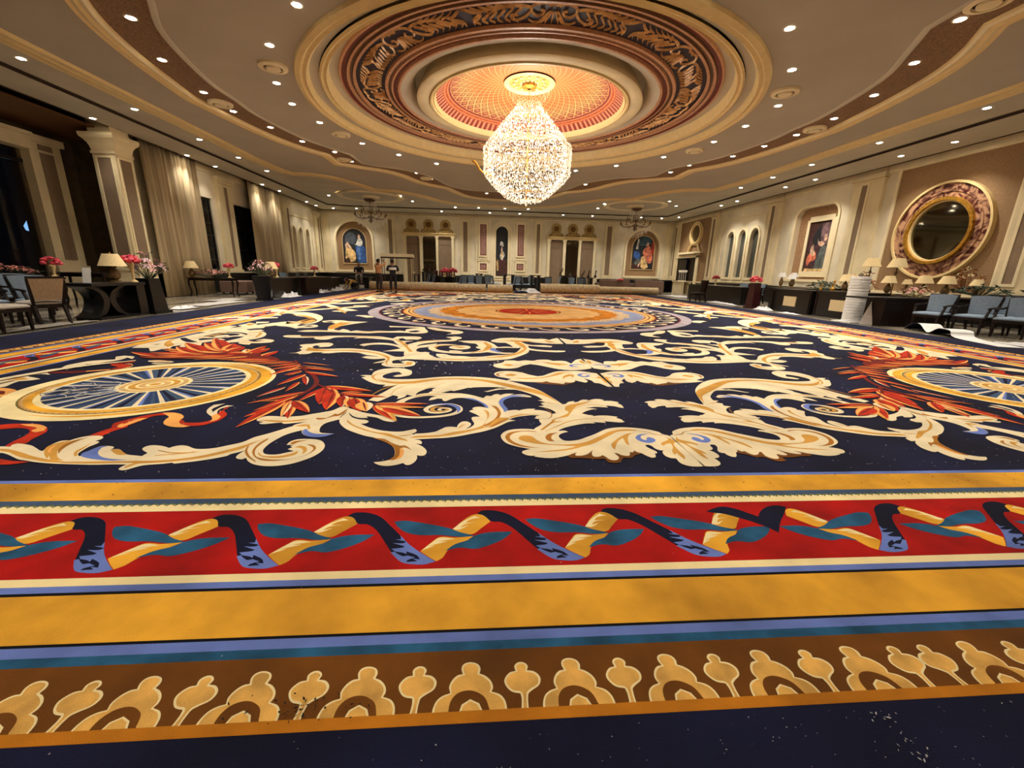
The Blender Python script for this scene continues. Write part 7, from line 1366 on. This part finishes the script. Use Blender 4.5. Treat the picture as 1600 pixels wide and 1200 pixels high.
# ---------------- wall paintings ----------------
def painting(W,outline,depth,shapes,label,bg,frame=None,fw=.05,mats=None):
    t=empty('painting'); tag(t,label,'painting')
    plate('canvas',W,outline,depth,depth+.03,bg,t)
    if frame: plate('picture_frame',W,off(outline,fw),depth-.03,depth+.03,frame,t,holes=[outline])
    b=MB(); ms=[]; dd=depth-.002
    for m,pts in shapes:
        if m not in ms: ms.append(m)
        b.poly(smooth_closed(pts,3,80),W(dd),mi=ms.index(m)); dd-=.0006
    b.build('painted_figures',ms,t,recalc=False)
P_=lambda n,c:mat('oil_'+n,c,.6,noise=.35,nscale=5)
pd,pb2,pc,pf,pr_,po,pg,pw_,pu=P_('night',(24,26,34)),P_('blue',(44,84,150)),P_('cream',(214,178,120)),P_('flesh',(220,180,150)),P_('red',(170,50,30)),P_('coral',(216,120,90)),P_('greygreen',(92,100,98)),P_('white',(206,204,196)),P_('umber',(72,36,30))
def sc_pts(x0,z0,w,h,P): return [(x0+w*a,z0+h*c) for a,c in P]
A=(-12.29,1.64,1.74,2.54); S=lambda P:sc_pts(*A,P)
painting(FAR,arch(-12.29,-10.55,1.64,4.18),.17,[(P_('cloud',(70,78,88)),S([(.1,.6),(.5,.55),(.6,.75),(.4,.9),(.15,.8)])),(pu,S([(.03,.02),(.3,.0),(.5,.06),(.3,.2),(.05,.2)])),(pc,S([(.08,.12),(.1,.34),(.14,.46),(.28,.48),(.42,.4),(.52,.3),(.5,.08),(.3,.03),(.22,.16)])),(pf,S([(.12,.42),(.1,.54),(.2,.6),(.3,.52),(.38,.44),(.3,.42),(.22,.46)])),(pf,S([(.15,.56),(.2,.63),(.25,.57),(.21,.53)])),(pb2,S([(.54,.5),(.9,.5),(.99,.2),(.98,.02),(.8,.0),(.64,.05),(.56,.25)])),(P_('lightblue',(90,130,190)),S([(.62,.46),(.72,.48),(.74,.2),(.7,.08),(.64,.2)])),(pw_,S([(.5,.53),(.6,.6),(.66,.7),(.78,.72),(.86,.64),(.82,.52),(.7,.5),(.6,.53)])),(pf,S([(.66,.74),(.7,.84),(.76,.82),(.77,.73),(.72,.7)]))],'arched painting of a lady in blue and a seated figure in cream, left niche',pd,M_goldpaint,.04)
A=(10.6,1.72,1.82,2.6); S=lambda P:sc_pts(*A,P)
painting(FAR,arch(10.6,12.42,1.72,4.3),.17,[(P_('teal',(50,84,104)),S([(.2,.75),(.5,.7),(.85,.78),(.75,.94),(.4,.97)])),(pw_,S([(.16,.6),(.22,.9),(.28,.9),(.26,.6)])),(pb2,S([(.08,.38),(.1,.54),(.3,.52),(.4,.36),(.26,.3)])),(pu,S([(.0,.02),(.3,.0),(.5,.1),(.35,.2),(.05,.16)])),(po,S([(.48,.52),(.6,.66),(.74,.72),(.88,.58),(.95,.36),(.9,.2),(.74,.2),(.6,.36)])),(pr_,S([(.84,.6),(.9,.88),(.99,.84),(.99,.5),(.93,.4)])),(pf,S([(.6,.7),(.66,.82),(.74,.78),(.7,.68)])),(pc,S([(.44,.36),(.56,.4),(.72,.2),(.78,.06),(.6,.01),(.46,.06),(.42,.2)])),(pg,S([(.12,.2),(.3,.32),(.44,.3),(.4,.18),(.2,.14)])),(pf,S([(.3,.1),(.38,.22),(.42,.2),(.34,.06)]))],'arched painting of gathered figures in coral and cream robes, right niche',pd,M_goldpaint,.04)
A=(-.47,.95,.94,3.7); S=lambda P:sc_pts(*A,P)
painting(FAR,arch(-.46,.46,.92,4.66,12),.17,[(P_('darkbrown',(58,38,24)),S([(.0,.0),(1,0),(1,.3),(.6,.36),(.1,.3)])),(pu,S([(.3,.03),(.24,.2),(.36,.36),(.7,.38),(.9,.2),(.98,.04),(.6,.0)])),(pw_,S([(.34,.38),(.4,.46),(.5,.52),(.66,.5),(.76,.42),(.66,.38),(.56,.32),(.46,.34)])),(pc,S([(.42,.5),(.62,.5),(.56,.38),(.48,.36)])),(pf,S([(.44,.54),(.48,.6),(.56,.6),(.58,.54),(.5,.5)])),(pw_,S([(.34,.63),(.4,.7),(.56,.7),(.66,.62),(.58,.6),(.46,.62)])),(pc,S([(.04,.3),(.12,.1),(.24,.12),(.2,.34)]))],'tall narrow arched painting of a lady in a plumed hat in the wall centre',pd)
A=(20.05,1.62,-1.32,2.24); S=lambda P:sc_pts(*A,P)
fo=[(18.5,1.36),(20.2,1.36),(20.2,3.95),(20.08,3.95),(20.08,4.1),(18.62,4.1),(18.62,3.95),(18.5,3.95)]
ring_t=empty('picture_surround'); tag(ring_t,'wide cream stepped frame around the right wall painting','frame')
plate('frame_board',RGT,fo,.1,.22,M_cream2,ring_t,holes=[rect(18.76,20.04,1.62,3.86)])
painting(RGT,rect(18.76,20.04,1.62,3.86),.17,[(P_('plum',(74,44,52)),S([(.05,.05),(.9,.05),(.95,.95),(.4,.9),(.1,.6)])),(pd,S([(.2,.7),(.5,.95),(.56,.6),(.3,.5)])),(P_('mauve',(120,92,96)),S([(.55,.95),(.95,.97),(.95,.6),(.7,.5),(.56,.7)])),(po,S([(.08,.2),(.14,.34),(.34,.42),(.48,.36),(.5,.24),(.3,.2),(.2,.1)])),(pf,S([(.22,.36),(.2,.5),(.3,.56),(.36,.44),(.46,.34),(.36,.32)])),(pg,S([(.5,.02),(.56,.3),(.7,.5),(.88,.52),(.9,.3),(.95,.04),(.7,.0)])),(pf,S([(.64,.5),(.5,.56),(.46,.66),(.52,.6),(.7,.6),(.8,.54)])),(pf,S([(.76,.6),(.74,.72),(.84,.74),(.86,.62)])),(pc,S([(.04,.0),(.96,.0),(.96,.05),(.04,.06)]))],'framed painting of two robed figures on the right wall',pu,M_gold,.02)
# ---------------- workers ----------------
def skinmesh(name,V,E_,mt,parent,root=0,sub=1):
    me=bpy.data.meshes.new(name); me.from_pydata([v[:3] for v in V],E_,[]); o=bpy.data.objects.new(name,me); COL.objects.link(o); o.parent=parent
    s=o.modifiers.new('skin','SKIN'); s.use_smooth_shade=True
    sk=me.skin_vertices[0].data
    for i,v in enumerate(V): sk[i].radius=(v[3],v[4] if len(v)>4 else v[3])
    sk[root].use_root=True
    su=o.modifiers.new('sub','SUBSURF'); su.levels=sub; su.render_levels=sub; me.materials.append(mt); return o
def person(x,y,z,rz,label,J,shirt,pants,hairm=M_hair,hand=True,extra=None):
    t=empty('person',(x,y,z),rz); tag(t,label,'person'); t.scale=(1.12,1.12,1)
    names=list(J); idx={k:i for i,k in enumerate(names)}
    # body: one continuous skin surface
    ch_=[('pelvis','waist','chest','neck','head'),('chest','shl','ell','wrl','hal'),('chest','shr','elr','wrr','har'),('pelvis','hil','knl','anl','tol'),('pelvis','hir','knr','anr','tor')]
    rad=dict(pelvis=.1,waist=.1,chest=.12,neck=.05,head=.05,shl=.055,shr=.055,ell=.04,elr=.04,wrl=.026,wrr=.026,hal=.03,har=.03,hil=.08,hir=.08,knl=.055,knr=.055,anl=.038,anr=.038,tol=.035,tor=.035)
    V=[(*J[k],rad[k]) for k in names]; E_=[(idx[a],idx[c]) for C_ in ch_ for a,c in zip(C_,C_[1:])]
    # five fingers each hand
    for h,w_ in (('hal','wrl'),('har','wrr')):
        H=Vector(J[h]); d=(H-Vector(J[w_])).normalized(); sd=d.cross(Vector((0,1,0))); sd=sd.normalized() if sd.length>.1 else Vector((1,0,0))
        for k,(o_,l) in enumerate(((-.03,.06),(-.011,.08),(.009,.085),(.028,.07))):
            p1=H+sd*o_+d*.02; p2=p1+d*l*.6; p3=p2+(d*.8+Vector((0,0,-.3)))*l*.4
            i0=len(V); V+=[(*p1,.009),(*p2,.008),(*p3,.006)]; E_+=[(idx[h],i0),(i0,i0+1),(i0+1,i0+2)]
        p1=H-d*.02-sd*.035; p2=p1+(d*.7-sd*.7)*.04; i0=len(V); V+=[(*p1,.01),(*p2,.008)]; E_+=[(idx[h],i0),(i0,i0+1)]
    skinmesh('body',V,E_,M_skin,t)
    def cloth(nm,chains,rr,m):
        vs=[];es=[];mp={}
        for C_ in chains:
            pr=None
            for k in C_:
                key=k if isinstance(k,str) else None
                p=J[k] if key else k[0]; r_=rr[k] if key else k[1]
                if key and key in mp: i=mp[key]
                else: i=len(vs); vs.append((*p,*( r_ if isinstance(r_,tuple) else (r_,r_)))); 
                if key: mp[key]=i
                if pr is not None: es.append((pr,i))
                pr=i
        skinmesh(nm,vs,es,m,t)
    mid_=lambda a,c,f:tuple(Vector(J[a])*(1-f)+Vector(J[c])*f)
    cloth('shirt',[('pelvis','waist','chest',(mid_('chest','neck',.55),.07)),('chest','shl','ell',(mid_('ell','wrl',.6),.038)),('chest','shr','elr',(mid_('elr','wrr',.6),.038))],dict(pelvis=(.165,.12),waist=(.155,.115),chest=(.17,.125),shl=.075,shr=.075,ell=.055,elr=.055),shirt)
    cloth('trousers',[('waist','pelvis','hil','knl',(mid_('knl','anl',.92),.055)),('pelvis','hir','knr',(mid_('knr','anr',.92),.055))],dict(waist=.13,pelvis=(.14,.115),hil=.1,hir=.1,knl=.075,knr=.075),pants)
    hd=Vector(J['head'])+Vector((0,0,.03)); b=MB(); n,m_=14,10; vs=[]
    for j in range(m_+1):
        tt=PI*j/m_
        for i in range(n):
            a=2*PI*i/n; px_,py_,pz_=math.sin(tt)*math.cos(a)*.076,math.sin(tt)*math.sin(a)*.094,math.cos(tt)*.118
            if pz_<-.03: px_*=.86; py_*=.92
            if py_<-.06 and abs(px_)<.02 and -.03<pz_<.02: py_-=.016
            vs.append((hd.x+px_,hd.y+py_,hd.z+pz_))
    b.add(vs,[(j*n+i,(j+1)*n+i,(j+1)*n+(i+1)%n,j*n+(i+1)%n) for j in range(m_) for i in range(n)]); b.build('head',M_skin,t,smooth=True)
    for sx in (-1,1): b=MB(); b.ball((hd.x+sx*.03,hd.y-.085,hd.z+.008),.012,6,4); b.build('eye',mat('eye_white',(220,216,210),.3),t); b=MB(); b.ball((hd.x+sx*.078,hd.y+.01,hd.z-.005),.024,6,4,sq=(.4,.7,1)); b.build('ear',M_skin,t)
    b=MB(); b.ball((hd.x,hd.y-.088,hd.z-.052),.02,6,4,sq=(1,.35,.3)); b.build('mouth',mat('lip',(120,60,52),.5),t)
    b=MB(); b.ball((hd.x,hd.y+.018,hd.z+.032),.102,12,8,sq=(.86,.96,1)); b.build('hair',hairm,t,smooth=True)
    for a_ in ('l','r'):
        A_=Vector(J['an'+a_]); T_=Vector(J['to'+a_]); d=(T_-A_); d.z=0; d=d.normalized() if d.length>1e-4 else Vector((0,-1,0)); b=MB(); b.T=Matrix.Translation(A_-Vector((0,0,A_.z-J['to'+a_][2])))@Matrix.Rotation(math.atan2(d.x,-d.y)*1.0,4,'Z')
        b.add([(-.045,.08,-.03),(.045,.08,-.03),(.05,-.14,-.03),(-.05,-.14,-.03),(-.04,.07,.05),(.04,.07,.05),(.04,-.12,.02),(-.04,-.12,.02)],[(0,1,2,3),(4,5,6,7),(0,1,5,4),(1,2,6,5),(2,3,7,6),(3,0,4,7)]); b.T=None; b.build('shoe',M_black,t,bevel=.01)
    return t
def stand(**k):
    J=dict(pelvis=(0,0,.94),waist=(0,0,1.08),chest=(0,.0,1.3),neck=(0,-.01,1.5),head=(0,-.02,1.6),shl=(-.19,0,1.42),ell=(-.25,.02,1.15),wrl=(-.24,-.08,.92),hal=(-.24,-.1,.84),shr=(.19,0,1.42),elr=(.25,.02,1.15),wrr=(.24,-.08,.92),har=(.24,-.1,.84),hil=(-.1,0,.9),knl=(-.11,-.01,.5),anl=(-.12,.03,.1),tol=(-.13,-.12,.03),hir=(.1,0,.9),knr=(.11,-.01,.5),anr=(.12,.03,.1),tor=(.13,-.12,.03)); J.update(k); return J
person(-7.12,23.6,.012,RZ(150),'person standing in a tan shirt and dark trousers, raising both hands to the head',stand(ell=(-.28,-.2,1.5),wrl=(-.14,-.2,1.66),hal=(-.1,-.18,1.72),elr=(.28,-.2,1.5),wrr=(.14,-.2,1.66),har=(.1,-.18,1.72)),mat('tan_shirt',(196,140,92),.8),mat('charcoal_trousers',(34,28,34),.8))
J=stand(ell=(-.27,-.05,1.17),wrl=(-.14,-.24,1.15),hal=(-.06,-.28,1.16),elr=(.27,-.05,1.17),wrr=(.14,-.24,1.15),har=(.06,-.28,1.16))
t=person(-6.45,24.0,.012,RZ(190),'person standing in a black top with a white chest band and black trousers',J,mat('black_cotton',(20,22,30),.85),mat('black_trousers',(14,14,20),.85))
b=MB(); b.lathe([(.19,1.2),(.195,1.26),(.19,1.33)],20,cap=False); b.v=[(x,y*.74,z) for x,y,z in b.v]; b.build('white_band',M_white,t,smooth=True,recalc=False)
person(-9.5,28.4,0,RZ(10),'person in a black shirt and grey trousers sitting on a dark table',dict(pelvis=(0,.1,.84),waist=(0,.1,.98),chest=(0,.05,1.2),neck=(0,0,1.38),head=(0,-.04,1.48),shl=(-.19,.03,1.32),ell=(-.25,-.02,1.06),wrl=(-.12,-.22,1.0),hal=(-.05,-.26,.98),shr=(.19,.03,1.32),elr=(.25,-.02,1.06),wrr=(.12,-.22,1.0),har=(.05,-.26,.98),hil=(-.1,.05,.82),knl=(-.13,-.4,.8),anl=(-.14,-.42,.4),tol=(-.15,-.56,.34),hir=(.1,.05,.82),knr=(.13,-.4,.8),anr=(.14,-.42,.4),tor=(.15,-.56,.34)),mat('black_cotton',(20,22,30)),mat('grey_trousers',(110,100,92),.85))
person(-9.35,26.6,.012,RZ(-50),'person in a mustard yellow shirt crouching low over the carpet edge',dict(pelvis=(0,.12,.3),waist=(0,.05,.42),chest=(0,-.15,.52),neck=(0,-.32,.54),head=(0,-.42,.52),shl=(-.19,-.2,.52),ell=(-.26,-.32,.3),wrl=(-.2,-.45,.12),hal=(-.18,-.5,.06),shr=(.19,-.2,.52),elr=(.26,-.32,.3),wrr=(.2,-.45,.12),har=(.18,-.5,.06),hil=(-.1,.1,.3),knl=(-.2,-.2,.36),anl=(-.16,.05,.1),tol=(-.17,-.1,.04),hir=(.1,.1,.3),knr=(.2,-.2,.36),anr=(.16,.05,.1),tor=(.17,-.1,.04)),mat('mustard_shirt',(186,142,60),.85),mat('dark_jeans',(30,28,34),.85))
for o in list(sc.objects):
    if o.parent is None and o.type!='EMPTY' and o.type=='MESH' and not o.get('category') and not o.get('kind'): print('UNTAGGED',o.name)
